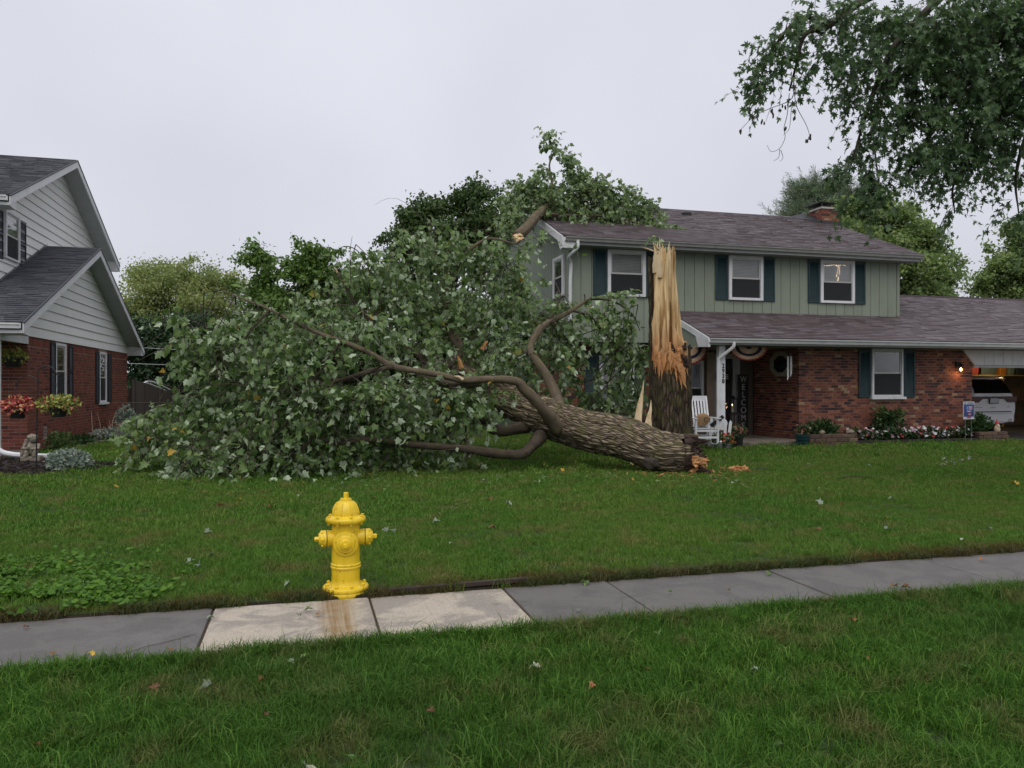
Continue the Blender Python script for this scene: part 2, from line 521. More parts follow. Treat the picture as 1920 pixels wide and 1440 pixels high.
def woodmat(name, pale, tan, orange, z0, z1, fib=(26, 26, 1.3)):
    m = N(name)
    f = m.noise(m.pos(fib), 1.0, 6, .62, .4)
    f2 = m.noise(m.pos((fib[0] * 3, fib[1] * 3, fib[2] * 2)), 1.0, 3)
    f3 = m.noise(m.pos((7, 7, .5)), 1.0, 3)
    c = m.ramp(f, [(.25, tuple(v * .62 for v in tan)), (.42, tan), (.58, pale)])
    c = m.mix(m.ramp(f3, [(.42, 0.0), (.6, .8)]), c, pale)
    c = m.mix(1.0, c, m.ramp(f2, [(.25, .78), (.7, 1.1)]), 'MULTIPLY')
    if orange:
        ha = m.n('ShaderNodeAttribute', attribute_name='heart')  # heartwood brown that also paints shade into the deep crack
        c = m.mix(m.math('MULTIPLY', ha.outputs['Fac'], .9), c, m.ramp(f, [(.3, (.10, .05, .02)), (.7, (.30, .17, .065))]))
        z = m.sep(m.pos())[2]
        zz = m.math('ADD', z, m.math('MULTIPLY', m.noise(m.pos((6, 6, 2)), 1.0, 4), -(z1 - z0) * .9))
        k = m.n('ShaderNodeMapRange'); m.l(zz, k.inputs[0])
        k.inputs[1].default_value = z0 - (z1 - z0) * .45; k.inputs[2].default_value = z1 - (z1 - z0) * .45
        k.inputs[3].default_value = .95; k.inputs[4].default_value = 0
        oc = m.mix(m.ramp(f, [(.38, 0.0), (.6, 1.0)]), tuple(v * .45 for v in orange), orange)
        c = m.mix(k.outputs[0], c, oc)
    m.set(c, .7, 0, .3)
    m.bump(m.math('ADD', f, m.math('MULTIPLY', f2, .5)), .8, .02)
    return m.mat
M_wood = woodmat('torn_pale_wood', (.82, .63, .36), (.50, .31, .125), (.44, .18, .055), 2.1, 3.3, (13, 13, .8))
M_wood_o = woodmat('torn_orange_wood', (.50, .26, .11), (.33, .125, .04), None, 0, 1, (18, 18, 18))
M_wood_p = woodmat('splinter_wood', (.68, .54, .35), (.50, .36, .19), None, 0, 1)
M_rot = simple('dark_rotten_wood', (.035, .02, .014), .9, .6, 14, .8, 40)
M_yellow = None
# ================================================================== THE SETTING
def sheet(name, x0, x1, y0, y1, z, mat, nx=1, ny=1, f=None):
    xs = np.linspace(x0, x1, nx + 1); ys = np.linspace(y0, y1, ny + 1)
    V = [(x, y, z + (f(x, y) if f else 0)) for y in ys for x in xs]
    F = [(j * (nx + 1) + i, j * (nx + 1) + i + 1, (j + 1) * (nx + 1) + i + 1, (j + 1) * (nx + 1) + i) for j in range(ny) for i in range(nx)]
    o = arrays_to_mesh(name, V, F, mat, origin=(0, 0, z), smooth=True)
    o['kind'] = 'structure'
    return o
def lawn_mat():
    m = N('lawn_soil_and_thatch'); p = m.pos()
    a = m.noise(p, .5, 4); b = m.noise(p, 9, 5, .7)
    c = m.ramp(a, [(.35, (.022, .050, .012)), (.65, (.040, .062, .018))])
    c = m.mix(m.ramp(b, [(.4, 0.0), (.75, .7)]), c, (.018, .022, .009))
    m.set(c, .9, 0, .2); m.bump(b, .8, .04)
    return m.mat
M_lawn = lawn_mat()
M_soil = simple('dark_soil', (.03, .02, .013), .95, .4, 12, .8, 40)
sheet('ground', -300, 300, -200, 500, -.08, M_lawn)
SW0, SW1 = 4.72, 5.92
sheet('lawn', -30, 40, SW1 + .02, 60, .015, M_lawn, 40, 60)
sheet('grass_verge', -30, 40, -12, SW0 - .02, .015, M_lawn, 20, 10)
# soil lips beside the walk
o = arrays_to_mesh('soil_edge', [(-30, SW1 + .005, -.05), (40, SW1 + .005, -.05), (40, SW1 + .02, .012), (-30, SW1 + .02, .012)], [(0, 1, 2, 3)], M_soil); o['kind'] = 'structure'
sidewalk = thing('sidewalk', None, None, (2, SW0, -.08), kind='structure')
joints = [-7.9, -6.4, -4.9, -3.45, -2.1, -.63, .47, 1.51, 2.38, 3.87, 5.48, 7.1, 8.7, 10.3, 11.9]
for i in range(len(joints) - 1):
    new = joints[i] in (-.63, .47)
    mb = MB(); dz = random.uniform(-.004, .004)
    g = .008
    mb.box(joints[i] + g, joints[i + 1] - g, SW0, SW1, -.08, dz)
    mb.build('slab', M_conc_new if new else M_conc_old, sidewalk, bevel=.008)
mb = MB()
for j in joints[1:-1]: mb.box(j - g, j + g, SW0, SW1 - .01, -.07, -.012 + random.uniform(-.004, .004))
mb.build('joint', M_crack, sidewalk)
# hairline crack in the slab left of the pale ones
cr = [G(215, 1232), G(270, 1215), G(330, 1200), G(372, 1188)]
cr = catmull(cr, 6); V = []; F = []
for i, p in enumerate(cr):
    w = .0025 + .003 * random.random(); q = p + np.array([random.uniform(-.008, .008), random.uniform(-.008, .008), .0055])
    V += [q - [0, w, 0], q + [0, w, 0]]
for i in range(len(cr) - 1): F.append((2 * i, 2 * i + 2, 2 * i + 3, 2 * i + 1))
arrays_to_mesh('crack', V, F, M_crack, sidewalk)
# driveway
sheet('driveway', 19.3, 30, 6.2, 24.5, .02, M_conc_porch)
sheet('road', -60, 60, -24, -13, -.02, simple('asphalt', (.05, .05, .052), .8, .2, 3, .5, 80))
# mulch bed by the neighbour's porch: dark sheet with chips
M_mulch = simple('black_mulch', (.018, .013, .012), .95, .5, 20, .9, 50)
def ring_sheet(name, pts, z, mat):
    c = catmull(pts + [pts[0]], 5)[:-1]
    V = [(p[0], p[1], z) for p in c]
    ctr = np.mean(V, axis=0); V.append(tuple(ctr)); n = len(c)
    o = arrays_to_mesh(name, V, [(i, (i + 1) % n, n) for i in range(n)], mat); o['kind'] = 'structure'
    return [(v[0], v[1]) for v in V[:-1]]
def inside(poly, x, y):
    x = np.asarray(x); y = np.asarray(y); r = np.zeros(x.shape, bool); n = len(poly)
    for i in range(n):
        x1, y1 = poly[i]; x2, y2 = poly[(i + 1) % n]
        c = ((y1 > y) != (y2 > y)) & (x < (x2 - x1) * (y - y1) / ((y2 - y1) if y2 != y1 else 1e-9) + x1)
        r ^= c
    return r
MULCH1 = ring_sheet('mulch_bed', [G(-120, 866)[:2], G(60, 862)[:2], G(180, 868)[:2], G(238, 873)[:2], G(205, 881)[:2], G(120, 890)[:2], G(10, 892)[:2], G(-120, 892)[:2]], .03, M_mulch)
MULCH2 = ring_sheet('mulch_bed', [(-6.2, 19.4), (-5.6, 20.2), (-5.45, 22.5), (-5.35, 26), (-5.2, 29), (-5.4, 31.2), (-6.3, 31.2), (-6.3, 25)], .032, M_mulch)
mb_ = MB()
for poly, n in ((MULCH1, 1100), (MULCH2, 700)):
    xs = [p[0] for p in poly]; ys = [p[1] for p in poly]
    k = 0
    while k < n:
        x = random.uniform(min(xs), max(xs)); y = random.uniform(min(ys), max(ys))
        if not inside(poly, np.array([x]), np.array([y]))[0]: continue
        k += 1; mb_.r = random.random()
        mb_.cbox((x, y, .045), (random.uniform(.03, .08), random.uniform(.012, .03), .02), rot=Matrix.Rotation(random.uniform(0, 6.28), 3, 'Z') @ Matrix.Rotation(random.uniform(-.5, .5), 3, 'Y'))
o = mb_.build('mulch_chips', pieces('mulch_chip', [(0, (.012, .01, .01)), (.6, (.03, .021, .017)), (1, (.055, .038, .028))], .95)); o['kind'] = 'stuff'

# ================================================================== pieces of walls and roofs
def brick_pieces(parent, mat, rects, bl, bh, jt, axis, plane, depth, holes=(), n_parts=300, score=None, soldier=None):
    """running-bond bricks in a plane. axis 'Y': wall facing -Y (runs along X); 'X+': wall facing +X; 'X-': facing -X (run along Y)"""
    items = []
    for (u0, u1, z0, z1) in rects:
        row = 0; z = z0
        while z + bh * .5 < z1:
            off = (row % 2) * .5 * (bl + jt) + random.uniform(-.01, .01)
            u = u0 - off
            while u < u1:
                a = max(u, u0); b = min(u + bl, u1)
                if b - a > .03:
                    segs = [(a, b)]
                    for (h0, h1, k0, k1) in holes:
                        if z + bh > k0 and z < k1:
                            ns = []
                            for s in segs:
                                if s[1] <= h0 or s[0] >= h1: ns.append(s)
                                else:
                                    if h0 - s[0] > .03: ns.append((s[0], h0))
                                    if s[1] - h1 > .03: ns.append((h1, s[1]))
                            segs = ns
                    for s in segs: items.append((s[0], s[1], z, min(z + bh, z1)))
                u += bl + jt
            z += bh + jt; row += 1
    if score: items.sort(key=score)
    else: random.shuffle(items)
    def corners(it, pr):
        a, b, z0, z1 = it
        if axis == 'Y': return (a, b, plane - pr, plane + depth, z0, z1)
        if axis == 'X+': return (plane - depth, plane + pr, a, b, z0, z1)
        return (plane - pr, plane + depth, a, b, z0, z1)
    for it in items[:n_parts]:
        c = corners(it, random.uniform(0, .004))
        key = (round(c[1] - c[0], 2), round(c[3] - c[2], 2), round(c[5] - c[4], 3))
        me = BRICKME.get((mat.name,) + key)
        if me is None:
            m = MB(); m.box(-key[0] / 2, key[0] / 2, -key[1] / 2, key[1] / 2, -key[2] / 2, key[2] / 2)
            t = m.build('brick', mat, origin=(0, 0, 0)); me = t.data; me.attributes.remove(me.attributes['rnd']); bpy.data.objects.remove(t)
            BRICKME[(mat.name,) + key] = me
        o = bpy.data.objects.new('brick', me); COL.objects.link(o); o.parent = parent
        o.location = tuple(np.array([(c[0] + c[1]) / 2, (c[2] + c[3]) / 2, (c[4] + c[5]) / 2]) - org(parent))
    if items[n_parts:]:
        m = MB()
        for it in items[n_parts:]:
            m.r = random.random(); m.box(*corners(it, random.uniform(0, .004)))
        o = m.build('brickwork', mat, parent); o['kind'] = 'stuff'
BRICKME = {}

def shingle_pieces(parent, mat, p0, du, dv, W, L, tab, exp, region=None, n_parts=300, score=None):
    """p0: lower left corner of a slope; du: unit along the eave; dv: unit up the slope"""
    p0 = Vector(p0); du = Vector(du).normalized(); dv = Vector(dv).normalized(); nn = du.cross(dv).normalized()
    if nn.z < 0: nn = -nn
    items = []
    rows = int(math.ceil(L / exp))
    for r in range(rows):
        off = random.random() * tab
        u = -off
        while u < W:
            w = tab * random.choice((.7, 1.0, 1.0, 1.3))
            a = max(u, 0); b = min(u + w, W)
            if b - a > .02:
                c = p0 + du * ((a + b) / 2) + dv * (r * exp)
                if region is None or region(c): items.append((a, b, r))
            u += w
    def verts(a, b, r):
        v0 = r * exp; v1 = min(v0 + exp * 1.25, L)
        th = random.uniform(.012, .026); g = .003
        vs = []
        for (u, v, h) in ((a + g, v0, th), (b - g, v0, th), (b - g, v1, .004), (a + g, v1, .004)):
            vs.append(p0 + du * u + dv * v + nn * h)
        for (u, v) in ((a + g, v0), (b - g, v0)):
            vs.append(p0 + du * u + dv * v)
        return vs
    FS = [(0, 1, 2, 3), (4, 5, 1, 0), (4, 0, 3), (5, 2, 1)]
    if score: items.sort(key=lambda it: score(p0 + du * it[0] + dv * (it[2] * exp)))
    else: random.shuffle(items)
    cache = {}
    for it in items[:n_parts]:
        a, b, r = it
        k = (round(b - a, 2),)
        c = p0 + du * a + dv * (r * exp)
        if k not in cache:
            m = MB(); m.add([v - c for v in verts(a, b, r)], FS)
            t = m.build('shingle', mat, origin=(0, 0, 0)); cache[k] = t.data; t.data.attributes.remove(t.data.attributes['rnd']); bpy.data.objects.remove(t)
        o = bpy.data.objects.new('shingle', cache[k]); COL.objects.link(o); o.parent = parent
        o.location = c - Vector(org(parent))
    m = MB()
    for a, b, r in items[n_parts:]:
        m.r = random.random(); m.add(verts(a, b, r), FS)
    if m.F:
        o = m.build('shingle_courses', mat, parent); o['kind'] = 'stuff'

class Frame:
    """local wall frame: u along the wall, w out of the wall, z up -> world boxes"""
    def __init__(s, axis, plane): s.a = axis; s.p = plane
    def box(s, mb, u0, u1, w0, w1, z0, z1, mi=None):
        if s.a == 'Y': mb.box(u0, u1, s.p - w1, s.p - w0, z0, z1, mi)
        elif s.a == 'X+': mb.box(s.p + w0, s.p + w1, u0, u1, z0, z1, mi)
        else: mb.box(s.p - w1, s.p - w0, u0, u1, z0, z1, mi)

def window(parent, fr, u0, u1, z0, z1, frame=.09, sill=True, blind_lower=False, mats=None, base=0.0, blind=True, split=.5):
    mf = M_white; b = base
    m = MB()
    fr.box(m, u0, u0 + frame, b, b + .07, z0, z1); fr.box(m, u1 - frame, u1, b, b + .07, z0, z1)
    fr.box(m, u0 + frame, u1 - frame, b, b + .067, z1 - frame, z1); fr.box(m, u0 + frame, u1 - frame, b, b + .067, z0, z0 + frame * .75)
    w = m.build('window', mf, parent, bevel=.006)
    a0, a1, c0, c1 = u0 + frame, u1 - frame, z0 + frame * .75, z1 - frame
    cm = c0 + (c1 - c0) * split; s = .04
    for (y0, y1, off) in ((cm - s / 2, c1, .034), (c0, cm + s / 2, .018)):
        m = MB()
        fr.box(m, a0, a0 + s, b + off - .012, b + off + .014, y0, y1); fr.box(m, a1 - s, a1, b + off - .012, b + off + .014, y0, y1)
        fr.box(m, a0 + s, a1 - s, b + off - .012, b + off + .012, y0, y0 + s); fr.box(m, a0 + s, a1 - s, b + off - .012, b + off + .012, y1 - s, y1)
        m.build('sash', M_sash, w)
        m = MB(); fr.box(m, a0 + s, a1 - s, b + off, b + off + .003, y0 + s, y1 - s); m.build('pane', M_glass, w)
    m = MB(); fr.box(m, a0, a1, b + .001, b + .003, c0, c1); m.build('dark_interior', M_room, w)
    if blind:
        m = MB(); z = c1 - .02; lo = c0 if blind_lower else cm
        while z > lo:
            fr.box(m, a0 + .03, a1 - .03, b + .0035, b + .0055, z - .034, z); z -= .04
        o = m.build('blind', M_blind, w)
    if not blind_lower:
        m = MB(); fr.box(m, a0 + .012, a1 - .012, b + .036, b + .039, c0 + .012, cm - .022); m.build('insect_screen', M_scr, w)
    if sill:
        m = MB(); fr.box(m, u0 - .05, u1 + .05, b, b + .13, z0 - .07, z0 - .003); m.build('sill', mf, w, bevel=.006)
    return w
def screen_mat():
    m = N('fine_dark_mesh'); tr = m.n('ShaderNodeBsdfTransparent'); mx = m.n('ShaderNodeMixShader'); mx.inputs[0].default_value = .62
    m.set((.035, .038, .04), .7, 0, .2); m.l(tr.outputs[0], mx.inputs[1]); m.l(m.b.outputs[0], mx.inputs[2]); m.l(mx.outputs[0], m.out.inputs['Surface']); return m.mat
M_scr = screen_mat()
M_sash = simple('sash_paint', (.45, .44, .42), .5, .06, 5)
def shutter(parent, fr, u0, u1, z0, z1, mat, base=0.0, mid=True):
    m = MB(); s = .05; b = base
    fr.box(m, u0, u0 + s, b, b + .035, z0, z1); fr.box(m, u1 - s, u1, b, b + .035, z0, z1)
    zs = [(z0, z0 + .08), (z1 - .07, z1)] + ([((z0 + z1) / 2 - .035, (z0 + z1) / 2 + .035)] if mid else [])
    for q in zs: fr.box(m, u0 + s, u1 - s, b, b + .033, *q)
    fr.box(m, u0 + s, u1 - s, b, b + .008, z0 + .08, z1 - .07)
    sh = m.build('shutter', mat, parent, bevel=.004)
    m = MB(); z = z0 + .09
    while z < z1 - .09:
        if all(not (q[0] - .03 < z < q[1]) for q in zs):
            # tilted louvre
            if fr.a == 'Y': m.add([(u0 + s, fr.p - b - .028, z), (u1 - s, fr.p - b - .028, z), (u1 - s, fr.p - b - .009, z + .04), (u0 + s, fr.p - b - .009, z + .04)], [(0, 1, 2, 3)])
            else:
                sg = 1 if fr.a == 'X+' else -1
                m.add([(fr.p + sg * (b + .028), u0 + s, z), (fr.p + sg * (b + .028), u1 - s, z), (fr.p + sg * (b + .009), u1 - s, z + .04), (fr.p + sg * (b + .009), u0 + s, z + .04)], [(0, 1, 2, 3)])
        z += .042
    m.build('louvres', mat, sh)
    return sh

# ================================================================== THE GREEN AND BRICK HOUSE
H = thing('house', 'green and brick two storey house with plum brown roof struck by the fallen tree', 'house', (12, 21, 0))
XL, XR, YW, YB, ZC, ZE = 6.82, 17.28, 19.5, 28.5, 2.79, 5.42
YE, ZG, SL = 19.05, 5.47, .43           # eave edge, its height, slope
YR = 23.8; ZR = ZG + SL * (YR - YE)
m = MB()
m.box(XL, XR, YW, YB, ZC, ZE)
m.prism([(XL, YW, ZE), (XL, YB, ZE), (XL, YR, ZR - .12)], (XR - XL, 0, 0))
m.box(7.0, 18.3, 20.2, YB - .2, 0, ZC - .002)
m.build('wall', M_green_dk, H)
# upright boards on the front and on the left gable end
bw = .305; x = XL
while x < XR - .02:
    x1 = min(x + bw, XR)
    z0 = ZC if x < 9.6 else ZC + .2
    m = MB(); m.box(x + .007, x1 - .007, YW - .022 - random.uniform(0, .003), YW + .01, z0 - .03, ZE - .02); m.build('siding_board', M_board, H)
    x = x1
y = YW
while y < YB - .02:
    y1 = min(y + bw, YB)
    def zt(yy): return min(ZG + SL * (yy - YE), ZG + SL * (2 * YR - YE - yy)) - .14
    m = MB()
    m.prism([(XL - .02, y + .009, ZC - .03), (XL - .02, y1 - .009, ZC - .03), (XL - .02, y1 - .009, zt(y1)), (XL - .02, y + .009, zt(y))], (.03, 0, 0))
    m.build('siding_board', M_board, H)
    y = y1
m = MB(); m.box(XL - .028, XL + .07, YW - .03, YW - .023, ZC - .03, ZE - .02); m.build('corner_trim', M_board, H)
m = MB(); m.box(XR - .07, XR + .02, YW - .032, YW - .023, ZC + .2, ZE - .02); m.build('corner_trim', M_board, H)
# upper roof
OX0, OX1 = XL - .34, XR + .42
def roof_slab(x0, x1, ye, ze, yr, zr, yb, th=.16):
    m = MB()
    m.prism([(x0, ye, ze - th), (x0, ye, ze), (x0, yr, zr), (x0, yb, ze), (x0, yb, ze - th), (x0, yr, zr - th)], (x1 - x0, 0, 0))
    return m
rf = roof_slab(OX0, OX1, YE, ZG, YR, ZR, 2 * YR - YE).build('roof', [M_soffit], H)
ROOF_DU = (1, 0, 0); ROOF_DV = (0, YR - YE, ZR - ZG)
dcam = lambda p: (Vector(p) - Vector((0, 0, 1.6))).length
shingle_pieces(rf, M_shingle_a, (OX0, YE - .03, ZG + .004), ROOF_DU, ROOF_DV, OX1 - OX0, math.hypot(YR - YE, ZR - ZG) + .03, .30, .145, n_parts=300, score=dcam)
m = MB(); 
for i in range(38):
    xx = OX0 + .295 * i; m.r = random.random()
    if xx + .3 < OX1 + .02: m.prism([(xx, YR - .15, ZR - .045), (xx, YR, ZR + .03), (xx, YR + .15, ZR - .045), (xx, YR, ZR + .01)], (.31, 0, 0))
m.build('ridge_cap', M_shingle_a, rf)
def gutter(parent, x0, x1, y, z, mat=M_gutter):
    m = MB()
    prof = [(0, 0), (.0, -.115), (-.075, -.115), (-.085, -.06), (-.105, -.03), (-.105, 0), (-.098, 0), (-.098, -.028), (-.07, -.10), (-.008, -.105), (-.008, 0)]
    m.prism([(x0, y + p[0], z + p[1]) for p in prof], (x1 - x0, 0, 0))
    return m.build('gutter', mat, parent)
gutter(H, OX0 + .04, OX1 + .02, YE - .005, ZG - .012, M_gutter_dk)
m = MB(); m.box(OX0 + .06, OX1 - .05, YE + .01, YE + .03, ZG - .2, ZG - .02); m.build('fascia', M_gutter, H)
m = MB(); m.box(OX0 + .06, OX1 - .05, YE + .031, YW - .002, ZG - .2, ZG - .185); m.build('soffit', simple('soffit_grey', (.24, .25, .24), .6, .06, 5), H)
def rake(parent, x, ya, za, yb, zb, h=.2, w=.03, mat=M_white):
    m = MB(); m.prism([(x, ya, za - h), (x, ya, za), (x, yb, zb), (x, yb, zb - h)], (w, 0, 0)); return m.build('rake_board', mat, parent)
rake(H, OX0 - .028, YE, ZG - .003, YR, ZR - .003)
rake(H, OX0 - .028, YR + .001, ZR - .003, 2 * YR - YE, ZG - .003)
rake(H, OX1 - .002, YE, ZG - .003, YR, ZR - .003)
m = MB(); m.prism([(OX0 - .03, YE - .02, ZG - .03), (OX0 - .03, YE - .02, ZG - .3), (OX0 - .03, YE + .16, ZG - .34), (OX0 - .03, YE + .42, ZG + .02)], (.36, 0, 0)); m.build('eave_return', M_white, H)
m = MB(); yb_ = 2 * YR - YE; m.prism([(OX0 - .03, yb_, ZG - .03), (OX0 - .03, yb_, ZG - .3), (OX0 - .03, yb_ - .16, ZG - .34), (OX0 - .03, yb_ - .42, ZG + .02)], (.36, 0, 0)); m.build('eave_return', M_white, H)
# windows and shutters upstairs
FY = Frame('Y', YW - .026)
for (a, b) in ((7.87, 8.98), (11.52, 12.61), (14.51, 15.67)):
    window(H, FY, a, b, 4.0, 5.26, sill=False)
    shutter(H, FY, a - .40, a - .015, 3.99, 5.24, M_shut, mid=False); shutter(H, FY, b + .015, b + .40, 3.99, 5.24, M_shut, mid=False)
window(H, Frame('X-', XL - .022), 19.84, 20.72, 4.02, 5.14, sill=False)
# chimney and roof vent
cx0, cx1, cy0, cy1 = 17.15, 17.85, 22.9, 23.9
ct = 7.66
m = MB(); m.box(cx0, cx1, cy0, cy1, 0, ct); ch = m.build('chimney', M_mortar, rf)
m = MB()
for r in range(16):
    z = ct - 1.22 + r * .0755
    if z + .067 > ct: break
    for k in range(4):
        u = cx0 - .012 + k * .206 - (r % 2) * .1; a = max(u, cx0 - .012); b = min(u + .196, cx1 + .012)
        if b > a: m.r = random.random(); m.box(a, b, cy0 - .012, cy0 + .02, z, z + .066)
    for k in range(6):
        u = cy0 + .021 + k * .206 - (r % 2) * .1; a = max(u, cy0 + .021); b = min(u + .196, cy1)
        if b > a: m.r = random.random(); m.box(cx0 - .012, cx0 + .02, a, b, z, z + .066)
o = m.build('brickwork', M_brick_a, ch); o['kind'] = 'stuff'
m = MB(); m.box(cx0 - .05, cx1 + .05, cy0 - .05, cy1 + .05, ct + .001, ct + .06); m.build('chimney_crown', simple('mortar_crown', (.36, .33, .30), .8), ch)
m = MB()
for a in (cx0 + .12, cx1 - .12):
    for b in (cy0 + .15, cy1 - .15): m.box(a - .018, a + .018, b - .018, b + .018, ct + .061, ct + .24)
m.box(cx0 + .14, cx1 - .14, cy0 + .18, cy1 - .18, ct + .061, ct + .15)
m.prism([(cx0 - .02, cy0 + .02, ct + .24), (cx0 - .02, cy1 - .02, ct + .24), (cx0 - .02, (cy0 + cy1) / 2, ct + .31)], (cx1 - cx0 + .04, 0, 0))
m.build('chimney_cap', simple('dark_chimney_cap', (.06, .06, .06), .5), ch)
m = MB(); zf = lambda y: ZG + SL * (y - YE)
m.prism([(cx0 - .75, cy1 - .05, zf(cy1 - .05) - .02), (cx0 - .03, cy0 - .05, zf(cy0 - .05) - .01), (cx0 - .03, cy0 - .05, zf(cy0 - .05) + .14), (cx0 - .03, cy1 - .06, zf(cy1) + .15)], (.016, .03, 0))
m.prism([(cx0 - .03, cy0 - .03, zf(cy0) - .05), (cx1 + .02, cy0 - .03, zf(cy0) - .05), (cx1 + .02, cy0 - .03, zf(cy0) + .12), (cx0 - .03, cy0 - .03, zf(cy0) + .12)], (0, .015, 0))
m.build('flashing', simple('dark_lead_flashing', (.03, .03, .035), .5), ch)
vp = onY(1287, 403, YR - .9)
m = MB(); vz = ZG + SL * (YR - .9 - YE); m.box(vp[0] - .14, vp[0] + .14, YR - 1.0, YR - .75, vz - .1, vz + .1); m.build('roof_vent', M_black, rf, bevel=.02)

# porch and garage roof
PY, PZ, PS = 17.15, 2.77, .374
PX0 = 9.63; PX1 = 29.0; GR = 22.2; GZ = PZ + PS * (GR - PY)
m = MB()
m.prism([(PX0, PY, PZ - .14), (PX0, PY, PZ), (PX0, YW - .03, PZ + PS * (YW - .03 - PY)), (PX0, YW - .03, PZ + PS * (YW - .03 - PY) - .14)], (XR - PX0 + .05, 0, 0))
m.prism([(XR + .05, PY, PZ - .14), (XR + .05, PY, PZ), (XR + .05, GR, GZ), (XR + .05, 2 * GR - PY, PZ), (XR + .05, 2 * GR - PY, PZ - .14), (XR + .05, GR, GZ - .14)], (PX1 - XR - .05, 0, 0))
pr = m.build('porch_roof', M_soffit, H)
Lp = math.hypot(GR - PY, GZ - PZ)
shingle_pieces(pr, M_shingle_a, (PX0, PY - .03, PZ + .004), (1, 0, 0), (0, 1, PS), PX1 - PX0, Lp, .30, .145,
               region=lambda c: c.x > XR or c.y < YW - .12, n_parts=300, score=dcam)
m = MB(); m.box(PX0 + 7.7, PX1, GR - .12, GR + .12, GZ - .01, GZ + .03); m.build('ridge_cap', M_shingle_a, pr)
gutter(H, PX0 - .02, PX1, PY - .005, PZ - .012)
m = MB(); m.box(PX0 + .03, PX1, PY + .01, PY + .03, PZ - .17, PZ - .02); m.build('fascia', M_gutter, H)
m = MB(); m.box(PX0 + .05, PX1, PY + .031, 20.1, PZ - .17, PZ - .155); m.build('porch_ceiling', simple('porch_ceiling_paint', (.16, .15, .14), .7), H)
rake(H, PX0 - .03, PY, PZ - .003, YW - .04, PZ + PS * (YW - .04 - PY) - .003, .16)
m = MB(); m.prism([(PX0 - .035, PY - .02, PZ - .02), (PX0 - .035, PY - .02, PZ - .23), (PX0 - .035, PY + .5, PZ - .2), (PX0 - .035, PY + .65, PZ + .1)], (.05, 0, 0)); m.build('eave_return', M_white, H)
m = MB(); m.prism([(PX0 + .003, PY + .1, PZ - .22), (PX0 + .003, YW - .03, PZ - .22), (PX0 + .003, YW - .03, PZ + PS * (YW - PY) - .2), (PX0 + .003, PY + .1, PZ - .15)], (.04, 0, 0)); m.build('porch_gable_panel', M_board, H)
# porch post (with the house number) and downspouts
pp = onY(1352, 740, 17.42); px_ = pp[0]
m = MB(); m.box(px_ - .085, px_ + .085, 17.36, 17.5, .0, PZ - .18); m.box(px_ - .1, px_ + .1, 17.345, 17.515, 0, .2); post = m.build('porch_post', M_white2, H, bevel=.006)
def text_obj(s, size, mat, name, parent, loc, rotz=0.0, depth=.004, sx=1.0, align='CENTER', rot=None, bold=.0):
    cu = bpy.data.curves.new(name, 'FONT'); cu.body = s; cu.size = size; cu.extrude = depth; cu.align_x = align; cu.align_y = 'CENTER'; cu.offset = bold
    t = bpy.data.objects.new(name, cu); COL.objects.link(t)
    dg = bpy.context.evaluated_depsgraph_get()
    me = bpy.data.meshes.new_from_object(t.evaluated_get(dg)); bpy.data.objects.remove(t)
    me.materials.clear(); me.materials.append(mat)
    o = bpy.data.objects.new(name, me); COL.objects.link(o)
    R = (rot.to_4x4() if rot is not None else Matrix.Rotation(rotz, 4, 'Z')) @ Matrix.Rotation(math.radians(90), 4, 'X')
    place(o, Matrix.Translation(Vector(tuple(loc))) @ R @ Matrix.Diagonal((sx, 1, 1, 1)), parent)
    return o
M_num = flat('black_numerals', (.012, .012, .014), .5)
for i, ch_ in enumerate('2938'):
    zc = onY(1350, 686 + i * 9.6, 17.36)[2]
    text_obj(ch_, .15, M_num, 'house_number', post, (px_ + .025, 17.352, zc), bold=.003)
def spout(parent, pts, r=.042, mat=M_white):
    m = MB(); m.tube(catmull(pts, 5), r, 8); return m.build('downspout', mat, parent)
spout(H, [(px_ + .16, 17.09, PZ - .1), (px_ + .15, 17.1, PZ - .22), (px_ + .02, 17.2, PZ - .36), (px_ - .12, 17.3, PZ - .5), (px_ - .13, 17.32, PZ - .65), (px_ - .13, 17.33, 1.4), (px_ - .13, 17.33, .3), (px_ - .12, 17.32, .1)])
c0 = onY(1083, 452, YE - .05)
spout(H, [(c0[0], YE - .06, ZG - .1), (c0[0] - .01, YE - .05, ZG - .3), (c0[0] - .16, YE + .18, ZG - .5), (XL + .0, YW - .09, ZG - .68), (XL - .02, YW - .09, 4.2), (XL - .02, YW - .09, ZC - .02), (XL + .03, YW - .12, ZC - .14), (XL + .06, YW - .16, ZC - .24)], .045)
# ground floor brick
BY, BX0, BX1 = 17.95, 12.73, 18.42
m = MB(); m.box(BX0 + .01, BX1 - .01, BY + .012, 20.1, 0, PZ - .17); m.box(18.42 - .03, 18.44 - .03, BY + .02, 23.4, 0, PZ - .17); m.build('brick_backing', M_mortar, H)
hole = (15.0, 16.02, 1.20, 2.62)
brick_pieces(H, M_brick_a, [(BX0, BX1, .02, PZ - .175)], .19, .0615, .014, 'Y', BY, .09, [hole], 300, score=lambda it: it[0] + random.random() * .01)
sideI = [(BY + .1, 20.1, .12, PZ - .175)]
brick_pieces(H, M_brick_a, sideI, .19, .0615, .014, 'X-', BX0, .09, n_parts=0)
brick_pieces(H, M_brick_a, [(7.0, 10.3, .02, ZC - .03)], .19, .0615, .014, 'Y', 20.19, .02, [(7.5, 9.35, .98, 2.45)], n_parts=0)
brick_pieces(H, M_brick_a, [(20.2, 23.5, .02, ZC - .03)], .19, .0615, .014, 'X-', 6.99, .02, n_parts=0)
FB = Frame('Y', BY)
window(H, FB, 15.0, 16.02, 1.28, 2.6, blind=False, frame=.06)
